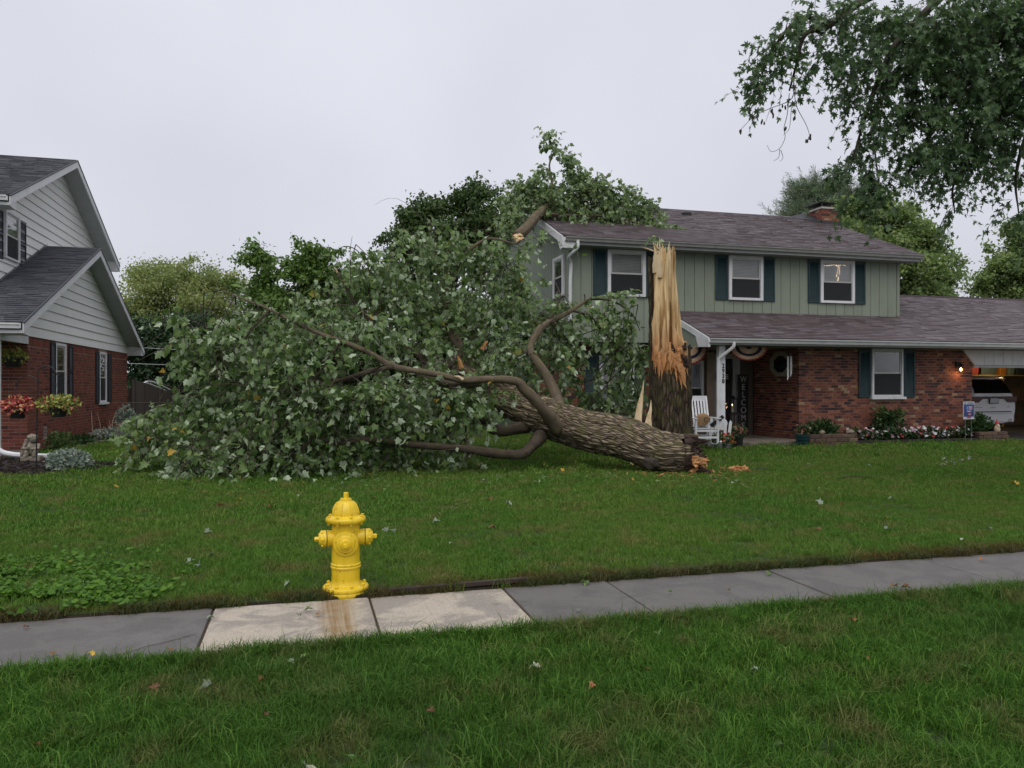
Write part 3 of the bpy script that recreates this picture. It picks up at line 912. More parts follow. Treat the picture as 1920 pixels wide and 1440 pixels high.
shutter(H, FB, 14.6, 14.98, 1.26, 2.58, M_shut, mid=False); shutter(H, FB, 16.07, 16.45, 1.26, 2.58, M_shut, mid=False)
F2 = Frame('Y', 20.17)
window(H, F2, 7.9, 8.95, 1.0, 2.42, blind_lower=True)
shutter(H, F2, 7.48, 7.86, 1.0, 2.4, M_shut, mid=False)
# entry wall, door, porch floor
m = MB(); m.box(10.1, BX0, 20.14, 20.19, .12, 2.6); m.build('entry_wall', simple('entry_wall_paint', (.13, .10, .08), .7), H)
m = MB(); m.box(9.7, BX0 - .01, 17.4, 20.13, 0, .15); pf = m.build('porch_floor', M_conc_porch, H, bevel=.01)
FD = Frame('Y', 20.13)
d0 = onY(1345, 700, 20.13)[0]; d1 = onY(1371, 700, 20.13)[0]; d2 = onY(1384, 700, 20.13)[0]
m = MB(); FD.box(m, d0, d1, 0.0, .05, .16, 2.35); door = m.build('door', flat('near_black_door_paint', (.014, .012, .013), .35), H, bevel=.01)
m = MB(); FD.box(m, d0 + .1, d1 - .1, .051, .055, .95, 2.2); m.build('pane', M_glass, door)
m = MB(); m.lathe([(.0, 0), (.03, 0), (.03, .04), (0, .05)], (d0 + .07, 20.08, 1.1), 10, rot=Matrix.Rotation(math.radians(90), 3, 'X')); m.build('handle', M_metal, door)
m = MB(); FD.box(m, d1 + .004, d2, 0.0, .1, .15, 2.5); FD.box(m, d0 - .14, d0 - .004, 0.0, .1, .15, 2.5); FD.box(m, d0 - .14, d2, .0, .102, 2.36, 2.5); m.build('door_frame', simple('door_frame_paint', (.42, .42, .42), .6), H)
# left porch window between the stump and the post
w0 = onY(1297, 700, 20.13)[0]
window(H, FD, w0 - .5, w0 + .35, .75, 2.3, sill=False, blind=False, frame=.07)
m = MB(); m.box(w0 + .45, w0 + .68, 20.05, 20.12, .15, 2.55); m.build('entry_trim', simple('tan_trim', (.34, .25, .19), .6), H)
# octagonal window on the side wall of the brick wing
oy, oz = 18.72, onX(1459, 683, BX0)[2]
m = MB()
oc = lambda r, rz, x: [(x, oy + r * math.cos(math.pi / 8 + k * math.pi / 4), oz + rz * math.sin(math.pi / 8 + k * math.pi / 4)) for k in range(8)]
A = oc(.52, .36, BX0 - .06); B = oc(.36, .25, BX0 - .06); A2 = oc(.54, .375, BX0); B2 = oc(.36, .25, BX0)
m.add(A + B + A2 + B2, [(k, (k + 1) % 8, 8 + (k + 1) % 8, 8 + k) for k in range(8)] + [(16 + k, 16 + (k + 1) % 8, (k + 1) % 8, k) for k in range(8)] + [(8 + k, 8 + (k + 1) % 8, 24 + (k + 1) % 8, 24 + k) for k in range(8)])
ow = m.build('octagon_window', simple('cream_window_frame', (.30, .26, .20), .6), H)
m = MB(); m.add(oc(.37, .26, BX0 - .02), [tuple(range(8))]); m.add(oc(.37, .26, BX0 - .012), [tuple(range(8))[::-1]]); m.build('pane', flat('black_glass', (.015, .015, .018), .1), ow)
# garage: opening, header, inside
m = MB()
hx0, hx1 = 18.05, 27.0
m.prism([(hx0, BY - .03, PZ - .17), (hx0 + .42, BY - .03, 2.16), (hx1, BY - .03, 2.16), (hx1, BY - .03, PZ - .17)], (0, .16, 0)); gh = m.build('garage_header', simple('header_backing', (.30, .30, .30), .6), H)
x = hx0 + .42; k = 0
while x < hx1:
    m = MB(); 
    if k == 0: m.prism([(hx0 + .02, BY - .05, PZ - .175), (hx0 + .435, BY - .05, 2.175), (x + .335, BY - .05, 2.175), (x + .335, BY - .05, PZ - .175)], (0, .019, 0))
    else: m.box(x + .006, x + .335, BY - .05 + random.uniform(0, .003), BY - .031, 2.175, PZ - .175)
    m.build('header_board', M_white, gh); x += .341; k += 1
m = MB(); m.box(hx0 + .4, hx1, BY - .055, BY + .13, 2.10, 2.158); m.build('header_trim', M_gutter, gh)
M_gar = simple('garage_plywood', (.16, .105, .055), .8, .3, 3)
m = MB(); m.box(18.45, 28, 24.3, 24.4, .0, 2.75); m.box(27.9, 28, 18.2, 24.3, 0, 2.75); m.box(18.45, 28, 18.1, 24.3, PZ - .155, PZ - .14); m.build('garage_interior', M_gar, H)
sheet('garage_floor', 18.46, 27.9, 17.9, 24.29, .028, simple('garage_slab', (.06, .055, .05), .7))
# ================================================================== THE NEIGHBOUR'S HOUSE
NH = thing('house', 'red brick house with white lap siding gables and charcoal shingle roof', 'house', (-9, 25, 0))
NX, NY0, NY1 = -6.26, 20.4, 30.9
ROX = -5.78
EY0, EY1, EZ, RYM, RZM = 18.5, 31.3, 2.92, 24.9, 5.57
ns = (RZM - EZ) / (RYM - EY0)
m = MB(); m.box(-14, NX - .012, NY0 + .012, NY1 - .012, 0, 2.74); m.build('brick_backing', M_mortar_b, NH)
FX = Frame('X+', NX)
holes = [(22.46, 23.36, 1.2, 2.72), (26.9, 27.78, .98, 2.68)]
nv = [(21.55, 21.85, .32, .55), (29.2, 29.5, .3, .5)]
brick_pieces(NH, M_brick_b, [(NY0, NY1, .02, 2.52)], .235, .064, .0165, 'X+', NX, .05, holes + nv, 300, score=lambda it: it[0])
# soldier course under the siding
m = MB(); u = NY0
while u < NY1:
    if not any(h[0] - .03 < u < h[1] and h[3] > 2.55 for h in holes): m.r = random.random(); m.box(NX - .05, NX + .004, u, u + .068, 2.53, 2.735)
    u += .08
o = m.build('soldier_course', M_brick_b, NH); o['kind'] = 'stuff'
brick_pieces(NH, M_brick_b, [(-9.8, NX, .02, 2.70)], .235, .064, .0165, 'Y', NY0, .05, (), 0)
for h in nv:
    m = MB(); m.box(NX - .04, NX - .02, h[0], h[1], h[2], h[3])
    v = m.build('foundation_vent', M_black, NH)
    m = MB()
    for k in range(3): m.box(NX - .02, NX + .003, h[0] + .02, h[1] - .02, h[2] + .03 + k * .07, h[2] + .055 + k * .07)
    m.build('vent_slat', M_metal, v)
# lower gable with lap siding
def lap_gable(x, y0, y1, zlo, zpeak, ym, slope, exp, zstart, holes=()):
    m = MB(); m.prism([(x - .04, y0, zstart), (x - .04, y1, zstart), (x - .04, ym + (zpeak - zlo) * 0 + .05, zpeak - .1), (x - .04, ym - .05, zpeak - .1)], (.03, 0, 0)); m.build('gable_backing', M_green_dk, NH)
    z = zstart
    while z < zpeak - .25:
        def lim(zz):
            k = max(0.0, (zz - zlo)) / slope
            return max(y0, (ym - (ym - EYA)) + k), min(y1, EYB - k)
        a0, b0 = lim(z); a1, b1 = lim(z + exp)
        if b1 - a1 < .05: break
        m = MB()
        ov = .032
        vs = [(x + ov, a0, z), (x + ov, b0, z), (x + .002, b1, z + exp), (x + .002, a1, z + exp), (x - .01, a0, z), (x - .01, b0, z)]
        m.add(vs, [(0, 1, 2, 3), (4, 5, 1, 0)]); m.r = random.random(); m.R = [m.r] * len(m.V)
        m.build('siding_board', M_lap, NH)
        z += exp
EYA, EYB = EY0, EY1
lap_gable(NX + .005, NY0 - 1.75, NY1, EZ - .16, RZM - .16, RYM, ns, .243, 2.745)
m = MB(); m.box(NX - .06, NX + .02, EY0 + .15, NY0 - .002, 2.56, 2.744); m.box(-14, NX - .07, NY0 - 1.75, NY0 - 1.63, 2.56, 2.744); m.build('porch_beam', M_white, NH)
m = MB(); m.box(NX - .12, NX + .0, 18.66, 18.78, 0, 2.555); m.build('porch_post', M_white, NH, bevel=.01)
m = MB(); m.box(-12, NX + .04, 18.6, NY0 - .01, 0, .1); m.build('porch_floor', M_conc_porch, NH)
m = MB(); m.box(-14, NX - .065, EY0 + .1, NY0, 2.745, 2.76); m.build('porch_ceiling', simple('grey_porch_ceiling', (.2, .2, .2), .7), NH)
# upper storey
UX, UY0, UY1 = -7.18, 21.0, 31.1
UEY0, UEY1, UEZ, URY, URZ = 20.5, 31.6, 6.03, 26.05, 8.40
us_ = (URZ - UEZ) / (URY - UEY0)
m = MB(); m.box(-14, UX - .05, UY0, UY1, 2.9, UEZ - .14); m.build('upper_wall', M_white, NH)
EYA, EYB = UEY0, UEY1
lap_gable(UX, UY0, UY1, UEZ - .16, URZ - .16, URY, us_, .243, 3.9)
FU = Frame('X+', UX + .012)
window(NH, FU, 21.62, 22.6, 4.74, 5.95, sill=False, frame=.07, blind_lower=False)
shutter(NH, FU, 22.68, 23.16, 4.68, 5.9, M_shut_b)
shutter(NH, FU, 21.12, 21.55, 4.68, 5.9, M_shut_b)
# roofs
def nroof(x0, x1, ey0, ez, ry, rz, ey1, seed):
    rf_ = roof_slab(x0, x1, ey0, ez, ry, rz, ey1, .15).build('roof', [M_soffit], NH)
    L = math.hypot(ry - ey0, rz - ez)
    shingle_pieces(rf_, M_shingle_b, (x0, ey0 - .03, ez + .004), (1, 0, 0), (0, ry - ey0, rz - ez), x1 - x0, L, .30, .145, n_parts=300, score=dcam)
    m = MB(); m.prism([(x0, ry - .15, rz - .05), (x0, ry, rz + .025), (x0, ry + .15, rz - .05), (x0, ry, rz + .005)], (x1 - x0, 0, 0)); m.build('ridge_cap', M_shingle_b, rf_)
    for (ya, yb) in ((ey0, ry), (ry + .001, ey1)):
        za, zb = (ez, rz) if ya == ey0 else (rz, ez)
        m = MB(); m.prism([(x1, ya, za - .21), (x1, ya, za - .02), (x1, yb, zb - .02), (x1, yb, zb - .21)], (.03, 0, 0)); m.build('rake_board', M_white, NH)
    # darker drip edge above the rake boards
    for (ya, yb) in ((ey0, ry), (ry + .001, ey1)):
        za, zb = (ez, rz) if ya == ey0 else (rz, ez)
        m = MB(); m.prism([(x1 - .02, ya, za - .018), (x1 - .02, ya, za + .018), (x1 - .02, yb, zb + .018), (x1 - .02, yb, zb - .018)], (.065, 0, 0)); m.build('drip_edge', M_shingle_b, rf_)
    for (ye, sg) in ((ey0, 1), (ey1, -1)):
        m = MB(); m.prism([(x1 - .5, ye, ez - .02), (x1 - .5, ye, ez - .22), (x1 - .5, ye + sg * .42, ez - .25), (x1 - .5, ye + sg * .55, ez + .14)], (.505, 0, 0)); m.build('eave_return', M_white, NH)
    # grooved soffit under the far slope
    m = MB(); k = 0; n = int((ey1 - ry) / .11)
    for i in range(n):
        ya = ry + .1 + i * .11; yb = ya + .1
        z = lambda y: rz - (y - ry) * (rz - ez) / (ey1 - ry) - .152
        m.add([(x1 - .47, ya, z(ya)), (x1 - .0, ya, z(ya)), (x1 - .0, yb, z(yb)), (x1 - .47, yb, z(yb))], [(0, 1, 2, 3)])
    m.build('soffit', M_soffit, NH)
    gutter(NH, x0, x1 - .02, ey0 - .005, ez - .01, M_white)
nroof(-13, ROX, EY0, EZ, RYM, RZM, EY1, 1)
nroof(-13, -6.68, UEY0, UEZ, URY, URZ, UEY1, 2)
m = MB(); m.prism([(UX + .03, EY0 + 2.4, EZ + ns * 2.4 + .03), (UX + .03, RYM, RZM + .03), (UX + .03, RYM, RZM + .08), (UX + .03, EY0 + 2.4, EZ + ns * 2.4 + .08)], (.015, 0, 0)); m.build('flashing', M_metal, NH)
# brick-level windows
for (a, b, c, d, s1, s2) in ((22.46, 23.36, 1.25, 2.7, (22.04, 22.43), (23.6, 24.0)), (26.9, 27.78, 1.05, 2.65, (26.45, 26.84), (27.98, 28.4))):
    window(NH, FX, a, b, c, d, frame=.07, blind=True, base=-.04)
    shutter(NH, FX, s1[0], s1[1], c - .02, d, M_shut_b); shutter(NH, FX, s2[0], s2[1], c - .02, d, M_shut_b)
# downspout running out over the ground
m = MB(); m.tube(catmull([(NX - .02, 18.52, 2.5), (NX + .02, 18.50, 1.5), (NX + .02, 18.5, .42), (NX + .07, 18.5, .22), (NX + .3, 18.48, .14), (-5.6, 18.45, .11), (-4.95, 18.4, .075)], 5), .055, 8); m.build('downspout', M_white2, NH)

# wooden fence behind it
FE = thing('fence', 'weathered brown board privacy fence running back from the brick house', 'fence', (-6.2, 31.2, 0))
M_fence = pieces('weathered_fence_board', [(0, (.065, .05, .041)), (.3, (.10, .076, .062)), (.6, (.05, .038, .033)), (1, (.125, .096, .078))], .85, .3, 3, (8, 8, .6), .4, 60)
y = 31.25; 
while y < 41.5:
    zt = 1.82 - max(0, y - 31.5) * .066
    xo = random.uniform(-.008, .008); m = MB(); m.box(-6.22 + xo, -6.19 + xo, y, y + .132, .0, zt + random.uniform(-.02, .02)); m.build('fence_board', M_fence, FE); y += .145
for zr in (.4, 1.2):
    m = MB(); m.bar((-6.25, 31.25, zr), (-6.25, 41.5, zr - .25), .05, .09); m.build('fence_rail', M_fence, FE)
for i in range(5):
    m = MB(); m.box(-6.32, -6.23, 31.3 + i * 2.45, 31.4 + i * 2.45, 0, 1.5 - i * .1); m.build('fence_post', M_fence, FE)
m = MB(); pl = [onX(268, 738, -6.6), onX(270, 720, -6.6), onX(280, 715, -6.6), onX(298, 721, -6.6), onX(320, 731, -6.6)]
m.tube(catmull(pl, 5), .035, 6); m.tube([p + np.array([-.2, 0, -.06]) for p in catmull(pl, 5)], .03, 6)
tag(m.build('pipe_rail', M_white2), 'white bent pipe showing over the top of the brown fence', 'pipe')
for i, (a, b) in enumerate((((228, 678, 36), (420, 683, 30)), ((262, 649, 36), (420, 655, 30)))):
    m = MB(); p0 = P(*a); p1 = P(*b); d = p1 - p0
    pts = [p0 - d * .5 + d * 2.2 * t - np.array([0, 0, .3 * 4 * t * (1 - t) * .3]) for t in np.linspace(0, 1, 12)]
    m.tube(pts, .011, 5)
    tag(m.build('utility_wire', flat('pale_wire', (.45, .45, .45), .6)), ('lower pale overhead wire between the brick house and the crown', 'upper pale overhead wire just under the gable soffit corner')[i], 'wire', 'wires behind the fence')

# ================================================================== LEAVES AND TREES
def leaf_shape(kind):
    if kind == 'broad':
        h = [(0, 0), (.20, -.10), (.44, .10), (.33, .26), (.50, .52), (.27, .55), (.17, .74)]
    elif kind == 'maple':
        h = [(0, 0), (.16, -.12), (.42, .02), (.20, .20), (.30, .30), (.56, .54), (.22, .46), (.15, .55), (.20, .78)]
        h = [(0, .06), (.30, -.16), (.18, .12), (.56, .22), (.30, .36), (.50, .66), (.14, .50), (.16, .74)]
    elif kind == 'oval':
        h = [(0, 0), (.22, .2), (.27, .5), (.14, .82)]
    elif kind == 'heart':
        h = [(0, .12), (.25, -.06), (.5, .2), (.45, .55), (.2, .85)]
    o = h + [(0, 1)] + [(-x, y) for (x, y) in h[:0:-1]]
    V = [(0, .42, 0)] + [(x, y, abs(x) * .28 - (y - .3) ** 2 * .28) for x, y in o]
    n = len(o)
    F = [(0, 1 + i, 1 + (i + 1) % n) for i in range(n)]
    V = np.array(V)
    return V, np.array(F)
def card_shape():
    return np.array([(0, 0, 0), (.32, .5, .10), (0, 1, -.05), (-.32, .5, .10)], float), np.array([(0, 1, 2), (0, 2, 3)])
LEAF = {k: leaf_shape(k) for k in ('broad', 'maple', 'oval', 'heart')}
LEAF['card'] = card_shape()

def norm(a): return a / np.maximum(np.linalg.norm(a, axis=-1, keepdims=True), 1e-9)
def frames(axis, nrm):
    a = norm(axis); x = norm(np.cross(a, nrm)); z = np.cross(x, a)
    return np.stack([x, a, z], axis=-1)       # columns
def bake_leaves(shape, pos, R, sc, curl=None):
    V, F = LEAF[shape]; n = len(pos); k = len(V)
    T = np.repeat(V[None], n, 0)
    if curl is not None:
        T = T.copy(); T[:, :, 2] += curl[:, None] * (T[:, :, 1] ** 2)
    W = np.einsum('nij,nkj->nki', R, T * sc[:, None, None]) + pos[:, None, :]
    FF = (F[None] + (np.arange(n) * k)[:, None, None]).reshape(-1, 3)
    return W.reshape(-1, 3), FF, np.repeat(RNG.random(n), k)

def make_sprays(clumps, per, size, droop, twig_r, k=(6, 10), Lr=(.35, .8), flat_out=.6, floor=None, up=.7, jitter=.6, wilt=.5):
    """clumps: (centre, (radius across, radius up, radius deep), weight). Returns leaf arrays and twig polylines"""
    pos = []; ax = []; nr = []; sz = []; tw = []
    for c, r, w in clumps:
        c = np.asarray(c)
        for _ in range(max(1, int(per * w))):
            v = RNG.normal(size=3); v /= np.linalg.norm(v)
            rad = RNG.random() ** .45 * .82
            off = (CR * v[0] * r[0] + CZ * v[1] * r[1] + CF * v[2] * r[2]) * rad
            p0 = c + off * .75
            out = norm(off + 1e-6)
            d = norm(out * flat_out + RNG.normal(size=3) * .45 + np.array([0, 0, -droop * RNG.random()]))
            L = RNG.uniform(*Lr)
            n = RNG.integers(k[0], k[1] + 1)
            side = norm(np.cross(d, RNG.normal(size=3)))
            pts = []
            for i in range(n):
                s = (i + .6) / n
                q = p0 + d * L * s + np.array([0, 0, -droop * .35 * L * s * s])
                pts.append(q)
                a = norm(d * .55 + side * (1 if i % 2 else -1) * .8 + RNG.normal(size=3) * jitter * .6 + np.array([0, 0, -wilt]))
                nn = norm(np.array([0, 0, up]) + out * .35 + RNG.normal(size=3) * jitter)
                sc = size * RNG.uniform(.62, 1.2)
                pos.append(q + a * sc * .22); ax.append(a); nr.append(nn); sz.append(sc)
            tw.append((p0, pts[len(pts) // 2], pts[-1]))
    pos = np.array(pos)
    if floor is not None: pos[:, 2] = np.maximum(pos[:, 2], floor + RNG.random(len(pos)) * .10)
    return pos, frames(np.array(ax), np.array(nr)), np.array(sz), tw
def twig_mesh(name, tw, r, mat, parent):
    V = []; F = []
    for pl in tw:
        b = len(V); n = len(pl)
        for i, p in enumerate(pl):
            rr = r * (1 - .65 * i / max(1, n - 1))
            for k in range(3):
                a = 2.1 * k + .4; V.append((p[0] + rr * math.cos(a), p[1] + rr * math.sin(a) * .7, p[2] + rr * math.sin(a) * .7))
        for i in range(n - 1):
            for k in range(3):
                F.append((b + i * 3 + k, b + i * 3 + (k + 1) % 3, b + (i + 1) * 3 + (k + 1) % 3)); F.append((b + i * 3 + k, b + (i + 1) * 3 + (k + 1) % 3, b + (i + 1) * 3 + k))
    o = arrays_to_mesh(name, V, np.array(F), mat, parent); o['kind'] = 'stuff'
    return o
def foliage(parent, shape, pos, R, sz, mat, n_parts=300, name='foliage', part='leaf', clear=None):
    """the nearest leaves as leaf parts, the rest as one part of stuff"""
    n = len(pos)
    order = np.arange(n)
    idx = np.zeros(n, bool)
    if n_parts:
        rel = pos - np.array([0, 0, CAMH]); t = rel @ CF; u = np.abs((rel @ CR) / t * FPX); v = (HOR - (rel @ CZ) / t * FPX)
        t = np.where((u < 955) & (v > 0) & (v < 1440), t, 99)
        t = t - sz * 20
        idx[np.argsort(t)[:n_parts]] = True
    cur = RNG.uniform(-.5, .25, n)
    W, F, r = bake_leaves(shape, pos[~idx], R[~idx], sz[~idx], cur[~idx])
    o = arrays_to_mesh(name, W, F, mat, parent, rnd=r, smooth=False); o['kind'] = 'stuff'
    V, FF = LEAF[shape]; mes = []
    if n_parts:
        for c in (-.45, -.2, .05, .22):
            T = V.copy(); T[:, 2] += c * T[:, 1] ** 2
            t = arrays_to_mesh(part, T, FF, mat, origin=(0, 0, 0)); mes.append(t.data); bpy.data.objects.remove(t)
    o0 = org(parent)
    for i in np.nonzero(idx)[0]:
        q = bpy.data.objects.new(part, mes[i % 4]); COL.objects.link(q); q.parent = parent
        M = Matrix.Identity(4)
        for a in range(3):
            for b in range(3): M[a][b] = R[i][a][b] * sz[i]
            M[a][3] = pos[i][a] - o0[a]
        q.matrix_local = M

def bark_tube(name, pts, rad, mat, parent, seg=20, sub=6, rough=.0, nscale=3.0, cap=True, twist=0.0):
    """tapered limb with uv in metres and a lumpy surface"""
    C = catmull(pts, sub); n = len(C)
    rr = np.interp(np.linspace(0, 1, n), np.linspace(0, 1, len(rad)), rad)
    V = []; UV = []; F = []; prev = None; s = 0.0
    for i in range(n):
        d = norm(C[min(i + 1, n - 1)] - C[max(i - 1, 0)])
        if prev is None:
            a = np.cross(d, [0, 0, 1]); a = a if np.linalg.norm(a) > 1e-3 else np.cross(d, [0, 1, 0])
        else: a = prev - d * (prev @ d)
        a = norm(a); prev = a; u = np.cross(a, d)
        if i: s += np.linalg.norm(C[i] - C[i - 1])
        for k in range(seg + 1):
            th = 2 * math.pi * k / seg
            q = math.cos(th) * a + math.sin(th) * u
            r = rr[i]
            if rough: r *= 1 + rough * mnoise.noise(Vector((math.cos(th) * 1.3, math.sin(th) * 1.3, s * nscale * .5)) + Vector(C[0])) + rough * .6 * mnoise.noise(Vector((math.cos(th) * 4, math.sin(th) * 4, s * nscale)) + Vector(C[0]))
            V.append(C[i] + q * r); UV.append((th / (2 * math.pi) * 2 * math.pi * rr.mean(), s))
    for i in range(n - 1):
        for k in range(seg):
            a = i * (seg + 1) + k
            F.append((a, a + 1, a + seg + 2, a + seg + 1))
    if cap:
        b = len(V); V.append(C[-1]); UV.append((0, s))
        for k in range(seg): F.append(((n - 1) * (seg + 1) + k, (n - 1) * (seg + 1) + k + 1, b))
        b = len(V); V.append(C[0]); UV.append((0, 0))
        for k in range(seg): F.append((k + 1, k, b))
    return arrays_to_mesh(name, V, [list(f) for f in F], mat, parent, smooth=True, uv=UV)

def bg_tree(name, label, base, H0, lumps, n, leaf, mat, trunk_r, group=None, shape='card', spread=.42, sub=14, updir=.6):
    """lumps: (px, py, t, rpx, rpy) ellipsoids of the crown"""
    T = thing(name, label, 'tree', base, group)
    pos = []; nr = []
    ws = np.array([l[3] * l[4] for l in lumps], float); ws /= ws.sum()
    for l, w in zip(lumps, ws):
        c = P(l[0], l[1], l[2]); k = l[2] / FPX; r = (l[3] * k, l[4] * k, (l[3] + l[4]) / 2 * k * .9)
        ns_ = max(5, int(sub * math.sqrt(w * len(lumps)) * max(1.0, r[0] / 1.2)))
        for _ in range(ns_):
            v = RNG.normal(size=3); v /= np.linalg.norm(v); v[1] = abs(v[1]) if RNG.random() < .3 else v[1]; rad = RNG.random() ** .35 if RNG.random() > .22 else RNG.uniform(1.0, 1.28)
            cc = c + (CR * v[0] * r[0] + CZ * v[1] * r[1] + CF * v[2] * r[2]) * rad
            q = int(n * w / ns_ * (1 if rad < 1 else .55))
            oc_ = norm(cc - c); g = RNG.normal(size=(q, 3)) * spread * np.array([.75, .75, .5]) * (1 if rad < 1 else .6) + (oc_ * .8 + np.array([0, 0, -.25])) * RNG.normal(size=(q, 1)) * spread * .9
            pos.append(cc + g); nr.append(norm(g) * .8 + (cc - c) * .25 + np.array([0, 0, updir]))
    pos = np.concatenate(pos); nr = np.concatenate(nr)
    keep = pos[:, 2] > .1; pos = pos[keep]; nr = nr[keep]
    m_ = len(pos); nr = norm(nr + RNG.normal(size=(m_, 3)) * .55)
    ax = norm(RNG.normal(size=(m_, 3)) + np.array([0, 0, -.3]))
    R = frames(ax, nr); sz = leaf * RNG.uniform(.6, 1.3, m_)
    W, F, r = bake_leaves(shape, pos, R, sz, RNG.uniform(-.3, .3, m_))
    o = arrays_to_mesh('crown', W, F, mat, T, rnd=r); o['kind'] = 'stuff'
    top = np.array([base[0], base[1], H0])
    bark_tube('trunk', [np.array(base) - [0, 0, .1], np.array(base) * [1, 1, 0] + [.1, .05, H0 * .3], np.array(base) * [1, 1, 0] + [0, 0, H0 * .62]], [trunk_r * 1.3, trunk_r, trunk_r * .7], M_bark_bg_uv, T, 10, 4, .15)
    for l in lumps:
        c = P(l[0], l[1], l[2]); s = np.array([base[0], base[1], min(H0 * .6, max(.6, c[2] * .55))])
        mid = (s + c) / 2 + np.array([0, 0, -.3])
        bark_tube('limb', [s, mid, c], [trunk_r * .45, trunk_r * .25, trunk_r * .08], M_bark_bg_uv, T, 6, 3)
    return T
M_bark_bg_uv = barkmat('grey_tree_bark', (.10, .085, .07), (.035, .028, .022), (.06, .06, .03), .3, 12, 3, .02)

M_lf_yg = leafmat('yellow_green_leaves', (.25, .285, .115), (.36, .39, .21), trans=.35, tint=(.5, (.15, .20, .075), .7))
M_lf_g1 = leafmat('mid_green_leaves', (0.105, 0.192, 0.042), (0.15, 0.24, 0.083), trans=.3, tint=(.7, (.075, .12, .03), .6))
M_lf_dk = leafmat('dark_green_leaves', (0.054, 0.097, 0.03), (0.081, 0.128, 0.051), trans=.2, tint=(.7, (.07, .10, .03), .5))
M_lf_dk2 = leafmat('deep_hedge_leaves', (0.029, 0.062, 0.026), (0.042, 0.075, 0.036), trans=.15)
M_lf_r = leafmat('right_tree_leaves', (.155, .22, .075), (.28, .35, .18), trans=.3, tint=(.6, (.10, .15, .05), .5))
M_needle = leafmat('grey_green_needles', (0.14, 0.189, 0.119), (0.182, 0.231, 0.168), trans=.15)

def base_at(px, t): 
    p = P(px, HOR, t); return (p[0], p[1], 0)
bg_tree('tree', 'airy yellow green tree rising behind the brown fence', base_at(340, 50), 8,
        [(335, 520, 50, 55, 34), (290, 545, 48, 48, 36), (395, 540, 50, 48, 36), (265, 535, 50, 28, 28), (340, 580, 48, 80, 40), (420, 590, 49, 40, 40), (255, 590, 49, 25, 40), (430, 540, 50, 22, 22)], 30000, .19, M_lf_yg, .28, 'trees behind the fence', spread=.5)
bg_tree('tree', 'mid green maple with two rounded peaks behind the fallen crown', base_at(590, 46), 8,
        [(485, 498, 46, 30, 36), (480, 560, 46, 40, 40), (562, 500, 46, 30, 36), (565, 525, 46, 45, 45), (600, 490, 46, 32, 34), (620, 545, 46, 50, 45), (545, 580, 46, 60, 50), (640, 600, 46, 60, 50), (470, 620, 46, 50, 50), (668, 545, 46, 22, 35)], 32000, .24, M_lf_g1, .3, 'trees behind the fence', spread=.4)
bg_tree('tree', 'tall dark green tree standing behind the house gable', base_at(840, 38), 9,
        [(770, 410, 38, 38, 32), (800, 395, 38, 35, 22), (890, 385, 38, 48, 36), (850, 420, 38, 60, 40), (760, 450, 38, 40, 40), (925, 420, 38, 35, 35), (830, 470, 38, 80, 50), (900, 480, 38, 50, 60), (780, 520, 38, 60, 50), (920, 420, 37, 40, 40)], 34000, .19, M_lf_dk, .3, 'trees behind the fence', spread=.33)
bg_tree('tree', 'dense dark tree closing the gap between fence and fallen crown', base_at(320, 44), 6,
        [(290, 650, 44, 70, 50), (360, 640, 44, 60, 50), (270, 700, 44, 60, 50), (350, 700, 44, 70, 60), (420, 680, 44, 60, 70), (300, 750, 44, 90, 40), (245, 620, 44, 30, 40), (420, 750, 44, 80, 40)], 34000, .22, M_lf_dk2, .25, 'trees behind the fence', spread=.5)
bg_tree('tree', 'leafy green tree low behind the fallen crown and house corner', base_at(720, 36), 5,
        [(560, 690, 40, 90, 60), (680, 660, 38, 80, 70), (800, 620, 36, 90, 70), (900, 600, 36, 70, 70), (740, 560, 37, 60, 50), (860, 690, 36, 100, 50), (620, 720, 40, 90, 50), (720, 715, 39, 90, 45), (480, 720, 41, 90, 50), (700, 670, 38, 60, 40)], 38000, .24, M_lf_dk, .25, 'trees behind the fence', spread=.45)
# behind the house on the right
bg_tree('tree', 'big light green maple behind the right end of the green house', base_at(1660, 38), 9,
        [(1640, 420, 37, 50, 36), (1600, 400, 37, 40, 30), (1690, 440, 37, 50, 44), (1720, 470, 37, 36, 40), (1600, 440, 36, 36, 30), (1700, 510, 36, 60, 40), (1745, 495, 37, 40, 22), (1755, 530, 37, 40, 26), (1720, 545, 36, 50, 24), (1650, 480, 36, 60, 40), (1660, 385, 38, 40, 16), (1782, 490, 37.5, 20, 10), (1775, 520, 37.5, 22, 10), (1730, 430, 37.5, 16, 14), (1700, 395, 37.5, 20, 12), (1760, 465, 37.5, 16, 12)], 30000, .2, M_lf_r, .3, 'trees behind the green house', spread=.33)
bg_tree('shrub', 'bright green bush top showing over the garage roof ridge', base_at(1745, 40), 3.5, [(1740, 552, 40, 28, 12), (1765, 555, 40, 16, 10), (1715, 556, 40, 18, 12)], 5000, .16, M_lf_g1, .1, None, spread=.22)
bg_tree('tree', 'rounded green tree at the far right behind the garage roof', base_at(1900, 42), 8,
        [(1880, 510, 42, 45, 40), (1850, 535, 42, 28, 30), (1915, 480, 42, 40, 40), (1930, 540, 42, 50, 40), (1870, 550, 42, 36, 26), (1905, 440, 42, 16, 30), (1960, 480, 42, 60, 60)], 22000, .2, M_lf_r, .28, 'trees behind the green house', spread=.36)
